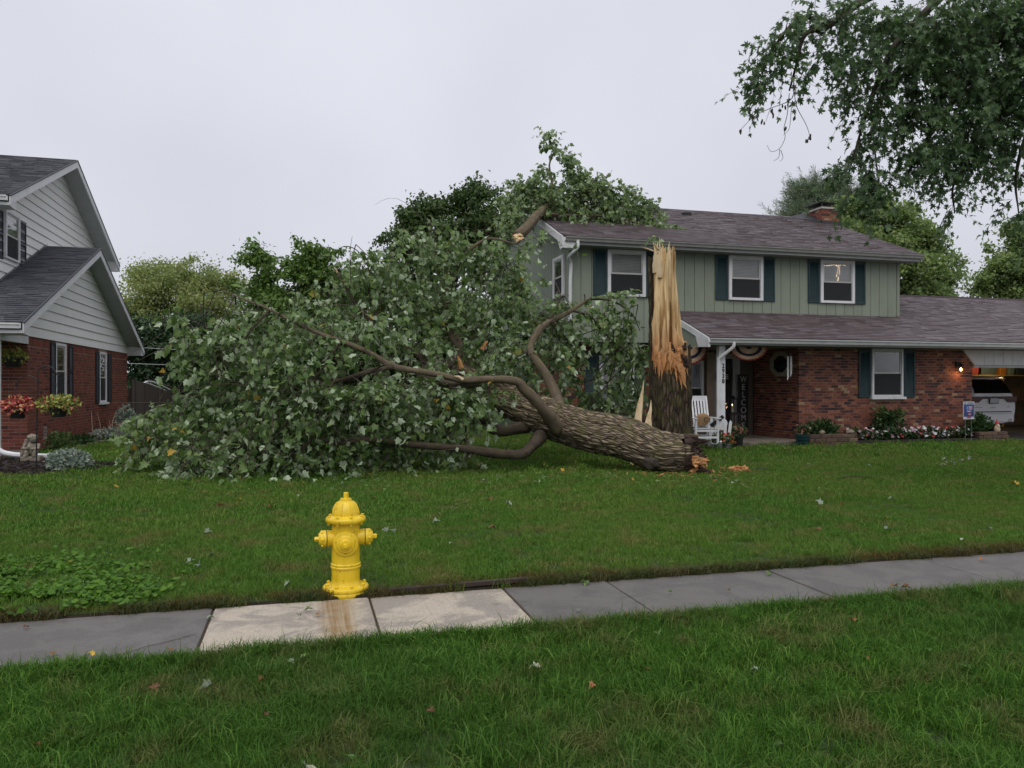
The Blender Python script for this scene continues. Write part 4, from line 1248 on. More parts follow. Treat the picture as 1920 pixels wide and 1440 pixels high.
# pine behind the chimney: whorls of upswept boughs set with needle tufts
PT = thing('pine_tree', 'grey green pine behind the brick chimney', 'tree', base_at(1535, 44), 'trees behind the green house')
pb = np.array(base_at(1535, 44))
bark_tube('trunk', [pb, pb + [0, 0, 6], pb + [0, 0, 12.5]], [.3, .2, .04], M_bark_bg_uv, PT, 8, 4)
pos = []; ax = []
LV = np.array([(0, 0, 0), (.035, .5, 0), (0, 1, 0), (-.035, .5, 0)]); LEAF['needle'] = (LV, np.array([(0, 1, 2), (0, 2, 3)]))
tw = []
for i in range(300):
    z = RNG.uniform(5, 12.4); ang = RNG.uniform(0, 6.28); L = (14.2 - z) * .46 * RNG.uniform(.6, 1.1) + .4
    d = np.array([math.cos(ang), math.sin(ang), RNG.uniform(.1, .5)])
    p0 = pb + [0, 0, z]; tw.append((p0, p0 + d * L * .5, p0 + d * L + [0, 0, .25 * L]))
    for s in np.linspace(.3, 1, int(6 + L * 4)):
        q = p0 + d * L * s + np.array([0, 0, .25 * L * s * s])
        for _ in range(2):
            sub_ = q + RNG.normal(size=3) * .22; dd = norm(d + RNG.normal(size=3) * .5 + [0, 0, .7])
            for j in range(16):
                pos.append(sub_ + dd * .04 * j * .7); ax.append(norm(dd + RNG.normal(size=3) * .55))
pos = np.array(pos); ax = np.array(ax)
W, F, r = bake_leaves('needle', pos, frames(ax, RNG.normal(size=pos.shape)), RNG.uniform(.22, .38, len(pos)))
o = arrays_to_mesh('crown', W, F, M_needle, PT, rnd=r); o['kind'] = 'stuff'
twig_mesh('boughs', tw, .04, M_bark_bg, PT)
# ================================================================== THE FALLEN TREE
M_lf_fall = leafmat('fallen_tree_leaves', (.105, .175, .062), (.35, .43, .29), (.42, .27, .05), trans=.25, rough=.42)
M_lf_roof = leafmat('roof_branch_leaves', (.13, .20, .08), (.32, .39, .27), None, trans=.25, rough=.4)
log_base = P(1285, 858, 13.95)
FT = thing('fallen_tree', 'huge fallen tree with mossy trunk and leafy crown lying across the lawn', 'tree', (log_base[0], log_base[1], 0))
axis = [P(1290, 857, 13.8), P(1240, 849, 13.9), P(1170, 822, 14.2), P(1100, 806, 14.5), P(1030, 783, 14.85), P(965, 755, 15.2), P(910, 728, 15.6), P(860, 700, 16.0)]
rad = [.36, .385, .395, .395, .37, .31, .255, .2]
axis[0][2] = max(axis[0][2], .36)
def lumpy_log(name, pts, rad, mat, parent, seg=96, step=.05, cap_lo=False):
    C = catmull(pts, 30)
    L = np.concatenate([[0], np.cumsum([np.linalg.norm(C[i + 1] - C[i]) for i in range(len(C) - 1)])])
    n = int(L[-1] / step)
    S = np.linspace(0, L[-1], n); CC = np.stack([np.interp(S, L, [c[k] for c in C]) for k in range(3)], 1)
    rr = np.interp(S / L[-1], np.linspace(0, 1, len(rad)), rad)
    V = []; UV = []; F = []; prev = None
    for i in range(n):
        d = norm(CC[min(i + 1, n - 1)] - CC[max(i - 1, 0)])
        a = np.cross(d, [0, 0, 1]) if prev is None else prev - d * (prev @ d)
        a = norm(a); prev = a; u = np.cross(a, d)
        for k in range(seg + 1):
            th = 2 * math.pi * k / seg; ct, st = math.cos(th), math.sin(th)
            w = mnoise.noise(Vector((ct * .9, st * .9, S[i] * .7))) * .10 + mnoise.noise(Vector((ct * 2.2, st * 2.2, S[i] * 1.6 + 9))) * .05
            # long ridges of bark
            f = mnoise.noise(Vector((ct * 7.5 + .5 * math.sin(S[i] * 3), st * 7.5, S[i] * 1.5)))
            f2 = mnoise.noise(Vector((ct * 14, st * 14 + .4 * math.sin(S[i] * 5), S[i] * 3 + 4)))
            ridge = (1 - abs(f)) ** 3 * .038 + (1 - abs(f2)) ** 3 * .024
            r = rr[i] * .96 * (1 + w) + ridge - .03
            jg = max(0.0, 1 - S[i] / .5) * (.30 * mnoise.noise(Vector((ct * 1.6, st * 1.6, 7.7))) + .16 * mnoise.noise(Vector((ct * 5, st * 5, 3.3))) + .05 * mnoise.noise(Vector((ct * 16, st * 16, 3.3))))
            V.append(CC[i] + (ct * a + st * u) * r + d * jg); UV.append((th * .42, S[i]))
    for i in range(n - 1):
        for k in range(seg):
            q = i * (seg + 1) + k; F.append((q, q + 1, q + seg + 2, q + seg + 1))
    return arrays_to_mesh(name, V, np.array(F), mat, parent, smooth=True, uv=UV), CC, rr
trunk, TC, TR = lumpy_log('trunk', axis, rad, M_bark, FT)
# two healed knots on the flank towards the lawn
for (px, py, t, r) in ((1172, 826, 13.84, .085), (1222, 866, 13.56, .13)):
    c = P(px, py, t); c2 = P(px, py, t + .12)
    m = MB(); R_ = Vector(tuple(c - c2)).to_track_quat('Z', 'Y').to_matrix()
    m.ball(c + (c2 - c) * .9, (r * 1.25, r * 1.05, .11), 20, 12, rot=R_, jit=.35)
    kn = m.build('knot', M_bark_bg_uv, FT)
    m = MB(); m.ball(c + (c2 - c) * .30, (r * .5, r * .38, .04), 14, 8, rot=R_, jit=.5); m.build('knot_hole', M_rot, kn)
# torn butt: ragged dark and orange wood
m = MB(); d0_ = norm(TC[0] - TC[6]); aa = norm(np.cross(d0_, [0, 0, 1])); uu = np.cross(aa, d0_)
seg = 40; rings = 9
vs = []
for i in range(rings):
    q = i / (rings - 1)
    for k in range(seg):
        th = 2 * math.pi * k / seg
        rr_ = TR[0] * (1.02 - q * .95)
        px_n = Vector((math.cos(th) * rr_ * 5, math.sin(th) * rr_ * 5, 3.1))
        h = .0 + .42 * abs(mnoise.noise(px_n)) + .22 * mnoise.noise(px_n * 2.7) + .12 * mnoise.noise(px_n * 6)
        if i == 0: h = -.07
        rr2 = rr_ * (1 + .12 * mnoise.noise(px_n * 3))
        vs.append(TC[0] + aa * math.cos(th) * rr2 + uu * math.sin(th) * rr2 + d0_ * h)
fs = [(i * seg + k, i * seg + (k + 1) % seg, (i + 1) * seg + (k + 1) % seg, (i + 1) * seg + k) for i in range(rings - 1) for k in range(seg)]
fs.append([(rings - 1) * seg + k for k in range(seg)])
m.add(vs, fs)
m.build('torn_butt', [M_rot], FT)
def chunk(mb, c, s, seed, rot=None, seg=10, rings=7):
    """jagged broken lump"""
    for i in range(1):
        vs = []; fs = []
        for i in range(rings + 1):
            th = math.pi * i / rings
            for k in range(seg):
                a = 2 * math.pi * k / seg
                v = Vector((math.sin(th) * math.cos(a), math.sin(th) * math.sin(a), -math.cos(th)))
                q = 1 + .75 * mnoise.noise(v * 1.7 + Vector((seed, 0, 0))) + .5 * mnoise.noise(v * 4 + Vector((0, seed, 0)))
                v = Vector((v.x * s[0], v.y * s[1], v.z * s[2])) * q
                if rot is not None: v = rot @ v
                vs.append((v.x + c[0], v.y + c[1], v.z + c[2]))
        for i in range(rings):
            for k in range(seg):
                a = i * seg + k; b = i * seg + (k + 1) % seg; fs.append((a, b, b + seg, a + seg))
        mb.add(vs, fs, False)
for j in range(34):
    th = random.uniform(math.pi * 1.0, math.pi * 2.05); q = random.uniform(.15, .95) * TR[0]
    c = TC[0] + aa * math.cos(th) * q + uu * math.sin(th) * q + d0_ * random.uniform(.02, .2)
    if c[2] < .04: c[2] = .06
    m = MB(); chunk(m, c, (random.uniform(.07, .15), random.uniform(.04, .08), random.uniform(.035, .08)), j * 3.3, Matrix.Rotation(random.uniform(-.6, .6), 3, 'Y') @ Matrix.Rotation(random.uniform(0, 3), 3, 'Z'))
    m.build('torn_wood', M_wood_o if random.random() < .72 else M_rot, FT)

LIMBS = [
 # the big sweeping limb in front
 ([(1050, 806, 14.45), (1012, 760, 14.05), (984, 730, 13.95), (966, 714, 13.9), (918, 711, 13.8), (868, 712, 13.7), (812, 700, 13.6), (740, 688, 13.5), (690, 660, 13.4), (640, 640, 13.3), (590, 622, 13.3), (545, 600, 13.4), (500, 578, 13.5), (455, 560, 13.6), (415, 544, 13.8)], [.14, .10, .086, .074, .064, .06, .058, .052, .046, .044, .035, .028, .02, .013, .008], 16),
 ([(900, 716, 13.85), (850, 722, 13.9), (800, 706, 14.2), (760, 700, 14.5)], [.09, .08, .07, .05], 12),
 ([(740, 688, 13.5), (700, 694, 13.4), (655, 708, 13.3), (600, 722, 13.3), (550, 728, 13.4), (500, 760, 13.5)], [.05, .045, .035, .028, .018, .01], 10),
 # limb rising towards the house corner
 ([(1052, 775, 14.75), (1040, 735, 14.9), (1020, 695, 15.1), (1000, 668, 15.3), (995, 650, 15.5), (1008, 622, 15.7), (1028, 605, 15.9), (1070, 583, 16.1), (1105, 560, 16.3)], [.14, .10, .086, .076, .068, .075, .062, .045, .025], 14),
 ([(1072, 582, 16.1), (1105, 592, 16.2), (1125, 615, 16.3), (1150, 640, 16.4), (1190, 672, 16.6)], [.03, .025, .022, .015, .008], 8),
 ([(1028, 605, 15.9), (1050, 560, 16), (1042, 530, 16.2)], [.03, .02, .01], 8),
 ([(1105, 560, 16.3), (1150, 565, 16.5), (1185, 590, 16.6), (1200, 620, 16.7)], [.025, .02, .014, .008], 8),
 # leaders going back into the crown
 ([(905, 730, 15.6), (880, 695, 16.1), (862, 655, 16.4), (845, 615, 16.6), (836, 580, 16.7), (845, 530, 17), (870, 480, 17.2), (915, 448, 17.4), (968, 458, 17.5)], [.16, .14, .12, .10, .085, .06, .045, .03, .015], 14),
 ([(870, 660, 16.3), (830, 690, 15.9), (770, 660, 15.6), (720, 632, 15.4), (690, 595, 15.4), (660, 558, 15.5), (633, 512, 15.7)], [.10, .085, .07, .06, .05, .035, .02], 10),
 ([(860, 700, 16.0), (800, 690, 16.6), (740, 640, 17), (700, 580, 17.3), (720, 520, 17.5)], [.18, .14, .11, .07, .03], 12),
 ([(845, 545, 17), (870, 528, 17), (905, 512, 17.1), (950, 500, 17.2)], [.04, .03, .022, .01], 8),
 # low limb along the grass
 ([(1015, 818, 14.5), (996, 838, 14.2), (975, 852, 14.0), (935, 851, 13.8), (880, 842, 13.6), (830, 838, 13.5), (760, 832, 13.4), (690, 824, 13.3), (640, 830, 13.2), (600, 824, 13.2), (545, 812, 13.2), (490, 808, 13.3)], [.14, .095, .09, .085, .07, .062, .058, .052, .046, .038, .03, .018], 12),
 ([(585, 822, 13.2), (570, 838, 13.0), (545, 862, 12.95), (525, 872, 12.95)], [.035, .03, .022, .012], 8),
 ([(990, 800, 14.9), (930, 806, 14.6), (890, 780, 14.6), (830, 775, 14.5), (770, 778, 14.5), (700, 770, 14.4), (600, 775, 14.2), (500, 770, 14.2), (400, 790, 14.4)], [.13, .11, .10, .09, .08, .06, .05, .035, .015], 10),
 ([(640, 640, 13.3), (610, 680, 13.2), (585, 720, 13.2), (570, 760, 13.2)], [.03, .022, .015, .008], 7),
 ([(505, 582, 13.5), (470, 620, 13.4), (440, 665, 13.5), (420, 700, 13.6)], [.022, .018, .012, .007], 7),
 ([(690, 500, 15.7), (670, 470, 15.7), (645, 462, 15.7), (625, 478, 15.7)], [.014, .011, .008, .005], 6),
 ([(720, 632, 15.4), (690, 540, 15.7), (700, 490, 15.8)], [.03, .02, .012], 7),
 ([(885, 838, 13.8), (872, 862, 13.6)], [.03, .02], 6), ([(873, 760, 14.3), (874, 850, 13.9)], [.022, .016], 6),
]
for pts, rr_, sg in LIMBS:
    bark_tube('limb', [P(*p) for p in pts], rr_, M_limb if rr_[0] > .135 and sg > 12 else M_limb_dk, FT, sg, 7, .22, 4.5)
    # short side twigs and snags along each limb
    Cc = catmull([P(*p) for p in pts], 4)
    if rr_[0] > .04:
        sn = []
        for q in range(5, len(Cc) - 1, 2):
            dd = norm(norm(Cc[q + 1] - Cc[q]) * .8 + RNG.normal(size=3) * .8); L_ = RNG.uniform(.15, .8)
            sn.append((Cc[q], Cc[q] + dd * L_ * .5 + RNG.normal(size=3) * .04, Cc[q] + dd * L_ + [0, 0, -.08]))
        twig_mesh('side_twigs', sn, .012, M_twig, FT)
# pale torn stubs
for (a, b, r) in (((865, 690, 15.6), (858, 668, 15.55), .06), ((905, 655, 15.9), (914, 640, 15.85), .06), ((868, 712, 13.62), (852, 705, 13.58), .03), ((633, 512, 15.68), (626, 500, 15.66), .02)):
    m = MB(); m.tube([P(*a), (P(*a) + P(*b)) / 2 + [0, 0, .02], P(*b)], [r, r * .7, r * .25], 7, smooth=False); m.build('torn_stub', M_wood_o if r > .05 else M_wood_p, FT)
CL = [ # px, py, depth, radius across, radius up, radius deep (m), weight
 (300, 800, 14.4, 52, 52, .9, 1.0), (285, 815, 14.2, 38, 26, .6, .6), (350, 760, 14.4, 50, 42, .9, .8), (385, 800, 13.8, 70, 62, 1.0, 1.4), (470, 800, 13.6, 85, 65, 1.0, 1.7), (560, 790, 13.5, 80, 50, .9, 1.3), (650, 790, 13.8, 85, 42, .9, 1.1), (740, 770, 13.9, 75, 50, .9, 1.2),
 (380, 852, 13.1, 52, 26, .5, .9), (450, 856, 13.0, 60, 22, .5, .9), (530, 850, 13.0, 60, 22, .5, .7), (620, 850, 13.5, 60, 16, .5, .5), (700, 848, 13.7, 70, 14, .4, .5), (780, 846, 13.9, 60, 12, .4, .35), (870, 846, 14.4, 60, 10, .4, .25), (370, 870, 12.9, 36, 12, .3, .4),
 (430, 720, 14.0, 62, 50, 1.0, 1.1), (375, 635, 14.0, 48, 40, .8, .8), (350, 612, 14.2, 32, 24, .5, .4), (445, 605, 14.0, 66, 42, .9, 1.1), (420, 660, 14.0, 60, 42, .9, .9), (510, 660, 13.6, 75, 60, 1.0, 1.4), (520, 735, 13.5, 70, 50, .9, 1.1), (590, 640, 13.6, 75, 55, 1.0, 1.3), (600, 730, 13.3, 75, 48, .9, 1.2), (680, 735, 13.3, 72, 42, .8, 1.0), (680, 620, 14.2, 70, 52, 1.0, 1.2), (530, 590, 14.0, 60, 34, .8, .7), (590, 570, 14.5, 50, 28, .7, .5), (750, 735, 13.7, 60, 45, .8, .9),
 (655, 550, 15.8, 48, 40, .9, .7), (645, 495, 15.8, 30, 18, .5, .25), (690, 500, 16.0, 44, 34, .8, .6), (720, 540, 16, 50, 50, 1., .8), (760, 490, 16.4, 55, 44, 1., 1.0), (800, 450, 16.8, 45, 34, .9, .8), (845, 470, 17, 55, 40, .9, .9), (905, 475, 17.2, 55, 38, .8, .9), (958, 492, 17.4, 36, 48, .6, .8), (975, 540, 17.4, 30, 48, .6, .8), (770, 560, 16.2, 75, 55, 1.1, 1.3), (850, 560, 16.6, 75, 58, 1.1, 1.3), (930, 570, 16.8, 55, 55, .9, 1.0), (780, 640, 15.6, 65, 46, .9, 1.1), (870, 640, 16.4, 62, 45, .9, .9), (950, 635, 16.4, 55, 44, .9, .9), (1025, 610, 16.4, 42, 36, .7, .7), (1050, 575, 16.5, 28, 24, .5, .4), (1045, 660, 16.6, 36, 40, .6, .6), (1000, 600, 16.6, 40, 40, .7, .6), (1080, 645, 16.8, 18, 30, .4, .25),
 (860, 740, 14.0, 62, 46, .6, 1.1), (905, 745, 14.2, 34, 24, .35, .5), (800, 790, 14.0, 65, 40, .8, 1.0), (960, 680, 15.5, 45, 34, .5, .55), (910, 690, 15.4, 36, 24, .4, .4), (1005, 700, 15.6, 20, 20, .3, .2), (820, 690, 14.6, 46, 32, .6, .6), (930, 660, 15.2, 24, 20, .3, .25),
 (1115, 588, 16.4, 20, 13, .3, .22), (1150, 560, 16.6, 20, 12, .3, .25), (1135, 595, 16.5, 24, 20, .35, .3), (1178, 600, 16.7, 18, 26, .35, .35), (1170, 640, 16.7, 24, 22, .35, .3), (1130, 650, 16.6, 16, 14, .3, .15), (1195, 670, 16.8, 14, 24, .3, .25), (1155, 672, 16.7, 16, 14, .3, .18), (1120, 690, 17, 14, 14, .3, .1),
 (1105, 745, 17.2, 34, 24, .4, .5), (1150, 760, 17, 40, 26, .45, .6), (1190, 730, 17.2, 22, 28, .35, .35), (1165, 715, 17.2, 20, 16, .3, .2), (1085, 765, 16.6, 20, 20, .3, .25), (1060, 700, 17.3, 24, 30, .4, .3), (1025, 735, 16.6, 18, 26, .3, .25), (1040, 645, 16, 20, 18, .3, .2),
 (1020, 445, 19.3, 12, 12, .15, .12), (1032, 452, 19.2, 8, 9, .12, .08),
]
clumps = []
for (px, py, t, rx, ry, rd, w) in CL:
    k = t / FPX; clumps.append((P(px, py, t), (rx * k, ry * k, rd), w))
pos, R, sz, tw = make_sprays(clumps, 41, .126, .85, .006, (6, 11), (.35, .85), .6, floor=.03, up=.35, jitter=.8, wilt=.7)
foliage(FT, 'broad', pos, R, sz, M_lf_fall)
twig_mesh('twigs', tw, .008, M_twig, FT)
# boughs that carry the sprays: from the nearest limb to each clump
LP = np.concatenate([np.array(catmull([P(*p) for p in pts], 3)) for pts, _, _ in LIMBS])
tw = []
for c, r, w in clumps:
    k = np.argmin(np.linalg.norm(LP - c, axis=1)); s = LP[k]
    for _ in range(2):
        e = c + RNG.normal(size=3) * np.array(r).mean() * .5
        mid = (s + e) / 2 + RNG.normal(size=3) * .12 + [0, 0, .1]
        tw.append((s, mid, e, e + (e - mid) * .5))
twig_mesh('boughs', tw, .016, M_twig, FT)
# fine twigs hanging in front of the leaf mass
tw = []
for (c, r, w), cl_ in zip(clumps, CL):
    if w < .4: continue
    for _ in range(4):
        s = c - CF * r[2] * RNG.uniform(.75, 1.05) + CR * r[0] * RNG.uniform(-.8, .8) + CZ * r[1] * RNG.uniform(-.2, .9)
        d = norm(np.array([RNG.normal() * .7, RNG.normal() * .4, RNG.uniform(-1.3, .5)])); L = RNG.uniform(.5, 1.1)
        k_ = RNG.normal(size=3) * .12
        tw.append([s + d * L * q + k_ * math.sin(q * 3.1) * L for q in np.linspace(0, 1, 7)])
tw = [[np.maximum(p, [-99, -99, .05]) for p in pl] for pl in tw]
twig_mesh('hanging_twigs', tw, .0095, M_twig, FT)

# ================================================================== THE SNAPPED STUMP
sx, sy = 7.27, 14.55
ST = thing('tree_stump', 'tall snapped tree stump with torn pale and orange wood above mossy bark', 'tree stump', (sx, sy, 0))
to_cam = norm(np.array([-sx, -sy, 0.0])); rt = np.array([-to_cam[1], to_cam[0], 0]) ; rt = rt if rt @ CR > 0 else -rt
SC0 = np.array([sx, sy, 0])
def jag(x, f, s=0): return mnoise.noise(Vector((x * f, s, 1.7)))
def bark_top(ph):
    # ph: 0 faces the camera, + towards the right of the picture (radians)
    xs = [-180, -140, -100, -88, -76, -66, -58, -40, -22, -8, 6, 18, 30, 44, 58, 75, 90, 120, 150, 180]
    ys = [3.6, 4.1, 4.3, 4.3, 4.1, 3.3, 2.3, 1.98, 1.86, 1.95, 1.92, 1.8, 1.62, 1.7, 2.2, 2.45, 2.4, 2.2, 2.3, 3.6]
    return float(np.interp(math.degrees(ph), xs, ys)) + .05 * jag(ph, 9) + .04 * jag(ph, 23, 4)
def stump_r(z, ph):
    base = .415 + .10 * math.exp(-z / .35) + .01 * math.sin(z * 2)
    return base * (1 + .05 * math.sin(3 * ph + 1) * math.exp(-z / .8) + .035 * mnoise.noise(Vector((math.cos(ph), math.sin(ph), z * .6))))
seg = 128; rows = 70
V = []; UV = []; F = []
for i in range(rows + 1):
    for k in range(seg + 1):
        ph = -math.pi + 2 * math.pi * (k % seg) / seg
        zt = bark_top(ph); z = zt * i / rows
        r = stump_r(z, ph)
        ct, st_ = math.cos(ph), math.sin(ph)
        f = mnoise.noise(Vector((ct * 7.5, st_ * 7.5, z * 1.2))); f2 = mnoise.noise(Vector((ct * 15, st_ * 15, z * 2.4)))
        r += (1 - abs(f)) ** 3 * .045 + (1 - abs(f2)) ** 3 * .022 - .03
        p = SC0 + (to_cam * ct + rt * st_) * r + np.array([0, 0, z - .03])
        V.append(p); UV.append((2 * math.pi * k / seg * .42, z))
for i in range(rows):
    for k in range(seg):
        a = i * (seg + 1) + k; F.append((a, a + 1, a + seg + 2, a + seg + 1))
# rim: turn the bark edge inwards so that it has thickness
b = len(V)
for k in range(seg + 1):
    q = V[rows * (seg + 1) + k]; c = SC0 + np.array([0, 0, q[2]]); V.append(q + (c - q) * .16 - np.array([0, 0, .05])); UV.append((k * .02, 9))
for k in range(seg): F.append((rows * (seg + 1) + k, rows * (seg + 1) + k + 1, b + k + 1, b + k))
arrays_to_mesh('bark', V, np.array(F), M_bark_st, ST, smooth=True, uv=UV)
# torn wood: flares to the bark rim below, a fluted slab above
def pil_r(ph):
    xs = [-180, -150, -120, -100, -85, -70, -50, -30, -12, 0, 12, 30, 50, 75, 100, 130, 160, 180]
    xs = [-180, -150, -120, -100, -88, -74, -60, -44, -30, -18, -8, 2, 10, 20, 32, 44, 60, 78, 95, 120, 150, 180]
    ys = [.26, .28, .29, .295, .315, .34, .335, .22, .20, .27, .25, .09, .11, .22, .16, .13, .22, .26, .20, .18, .22, .26]
    return float(np.interp(math.degrees(ph), xs, ys))
seg = 144; rows = 96; V = []; F = []
tops = [4.36 + .13 * jag(k * 1.0, .35) + .10 * jag(k, 1.3, 5) + .05 * random.uniform(-1, 1) for k in range(seg)]
for i in range(rows + 1):
    for k in range(seg):
        ph = -math.pi + 2 * math.pi * k / seg; deg = math.degrees(ph)
        h0 = (bark_top(ph) if -62 < deg < 62 else 2.2) - .12
        zt = tops[k] + (-.18 if -15 < deg < 5 else 0.0) - (.22 if deg > 60 and deg < 120 else 0)
        z = h0 + (zt - h0) * i / rows
        q = min(1, max(0, (z - h0) / (.75 if abs(deg) < 62 else .5))); q = q * q * (3 - 2 * q)
        ph2 = ph + .10 * math.sin(z * 2.1) + .06 * math.sin(z * 5.3 + 1); fz = max(0, 1 - max(0, z - 2.0) / .7)
        r = stump_r(h0, ph) * .93 * (1 - q) + (pil_r(ph2) + (.10 * fz if 15 < deg < 95 else 0)) * q
        z2 = (z - 1.7)
        if 8 < deg < 160: qs = min(1, max(0, (z - 2.3) / 1.6)); r *= 1 - .5 * qs * math.sin((deg - 8) / 152 * math.pi) ** .5
        r *= 1 - .06 * max(0, z - 3.2)
        fl = mnoise.noise(Vector((math.cos(ph) * 5.0, math.sin(ph) * 5.0, z * .35 + 2))) * .06 + mnoise.noise(Vector((math.cos(ph) * 13, math.sin(ph) * 13, z * .7))) * .024 + mnoise.noise(Vector((math.cos(ph) * 30, math.sin(ph) * 30, z * 1.6))) * .006
        pass
        r = max(.05, r + fl * (1.0 if q > .5 else .8))
        V.append(SC0 + (to_cam * math.cos(ph) + rt * math.sin(ph)) * r + np.array([0, 0, z]))
for i in range(rows):
    for k in range(seg):
        F.append((i * seg + k, i * seg + (k + 1) % seg, (i + 1) * seg + (k + 1) % seg, (i + 1) * seg + k))
b = len(V); c = SC0 - rt * .16 + np.array([0, 0, 4.12])
for k in range(seg):
    q = V[rows * seg + k]; V.append(c + (q - c) * .55 + np.array([0, 0, -.10 + .12 * jag(k, .8, 8)]))
V.append(c)
for k in range(seg):
    F.append((rows * seg + k, rows * seg + (k + 1) % seg, b + (k + 1) % seg, b + k))
F = [list(f) for f in F] + [[b + k, b + (k + 1) % seg, b + seg] for k in range(seg)]
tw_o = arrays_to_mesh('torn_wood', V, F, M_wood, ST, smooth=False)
at = tw_o.data.attributes.new('heart', 'FLOAT', 'POINT'); hv = np.array(V); hr = np.hypot(hv[:, 0] - sx, hv[:, 1] - sy); at.data.foreach_set('value', np.clip((.17 - hr) / .09, 0, 1).astype(np.float32))  # rises towards the axis: heartwood tone doubling as painted crack shade
def sp(a, b, w, d, mat, name='splinter', parent=ST, jagn=5, up=None):
    """flat pointed splinter from a to b"""
    a = np.asarray(a, float); b = np.asarray(b, float); L = np.linalg.norm(b - a); dd = (b - a) / L
    s = np.cross(dd, to_cam); s = norm(s); u = np.cross(s, dd)
    V = []; n = 7
    for i in range(n + 1):
        q = i / n; ww = w * (1 - .15 * q) * (1.0 if q < .55 else max(.04, 1 - (q - .55) / .45)) * random.uniform(.8, 1.15); th = d * (1 - .75 * q)
        c = a + dd * L * q + s * random.uniform(-.1, .1) * w + u * .02 * math.sin(q * 3)
        V += [c - s * ww / 2 - u * th / 2, c + s * ww / 2 - u * th * .35, c + s * ww / 2 + u * th / 2, c - s * ww / 2 + u * th * .4]
    F = [[0, 1, 2, 3], [4 * n + 3, 4 * n + 2, 4 * n + 1, 4 * n]]
    for i in range(n):
        for k in range(4): F.append([4 * i + k, 4 * i + 4 + k, 4 * i + 4 + (k + 1) % 4, 4 * i + (k + 1) % 4])
    return arrays_to_mesh(name, V, F, mat, parent)
S_ = lambda x, z, f=.2: SC0 + rt * x + to_cam * f + np.array([0, 0, z])
for (x0, z0, x1, z1, w, f) in ((-.28, 3.9, -.30, 4.46, .12, .16), (-.22, 3.8, -.2, 4.40, .12, .16), (-.05, 3.6, -.02, 4.54, .14, .1), (.02, 3.3, .0, 4.46, .12, .08), (.07, 2.8, .05, 4.0, .09, .1), (-.3, 4.2, -.24, 4.56, .05, .1), (-.12, 4.2, -.3, 4.52, .03, .1), (-.2, 4.3, -.62, 4.46, .03, .15), (-.15, 4.3, -.36, 4.55, .025, .14), (-.2, 4.25, -.21, 4.63, .03, .15), (-.28, 4.2, -.34, 4.58, .025, .1), (-.26, 2.7, -.27, 3.9, .10, .20), (-.28, 2.1, -.30, 3.4, .14, .24), (-.1, 2.1, -.12, 3.0, .12, .25), (.14, 2.0, .08, 3.0, .12, .22)):
    sp(S_(x0, z0, f), S_(x1, z1, f), w, .05, M_wood if z1 < 4.2 else M_wood_p)
# orange tongue hanging over the bark at the right, and dark rot beside it
sp(S_(.12, 2.25, .39), S_(.33, 1.52, .40), .15, .05, M_wood_o, 'torn_tongue')
for j in range(26):
    ph = random.uniform(-1.0, .95); zz = bark_top(ph); r1 = .42; lean = random.uniform(-.04, .07)
    sp(SC0 + (to_cam * math.cos(ph) + rt * math.sin(ph)) * r1 * .9 + np.array([0, 0, zz + random.uniform(.2, .55)]), SC0 + (to_cam * math.cos(ph) + rt * (math.sin(ph) + lean)) * (r1 + .025) + np.array([0, 0, zz - random.uniform(-.05, .22)]), random.uniform(.035, .09), .035, M_wood if j % 2 else M_wood_o, 'torn_fibre')
for j in range(16):
    x = random.uniform(.0, .34); z = random.uniform(1.95, 2.4)
    m = MB(); chunk(m, S_(x, z, .36 - .3 * max(0, x - .1)), (.05, .04, .08), j * 2.1); m.build('rot_pocket' if x > .22 else 'torn_wood', M_rot if x > .22 or j % 3 == 0 else M_wood_o, ST)
# two long splinters leaning at the back left of the stump
for (a, b, w, lab) in (((1188, 812, 15.3), (1206, 712, 15.5), .17, 'tall pale wood splinter standing by the stump, the one farther from it'), ((1203, 812, 15.3), (1222, 750, 15.5), .2, 'short pale wood splinter leaning right against the stump bark')):
    p0 = P(*a); p0[2] = -.03
    o = sp(p0, P(*b), w, .09, M_wood_p, 'wood_splinter', None); tag(o, lab, 'splinter', 'pale splinters beside the stump')
    p1 = P(*b)
g = G(1386, 889)
m = MB()
for j in range(9): chunk(m, (g[0] + random.uniform(-.13, .13), g[1] + random.uniform(-.06, .06), .05 + random.uniform(0, .06)), (.065, .05, .05), j * 1.7)
tag(m.build('wood_chunk', M_wood_o), 'torn orange chunk of rotten wood lying on the lawn by the log end', 'wood chunk')
g = G(1425, 888); m = MB(); m.tube([(g[0] - .2, g[1], .07), (g[0], g[1] + .05, .09), (g[0] + .35, g[1] - .03, .06)], [.012, .01, .005], 6); tag(m.build('twig', M_twig), 'thin dark twig beside the orange wood chunk', 'twig')
g = G(1600, 903); m = MB(); m.tube([(g[0] - .3, g[1], .06), (g[0], g[1] + .05, .09), (g[0] + .3, g[1] - .08, .06)], [.014, .01, .005], 6); tag(m.build('twig', M_twig), 'dark twig alone on open grass before the flower bed', 'twig')

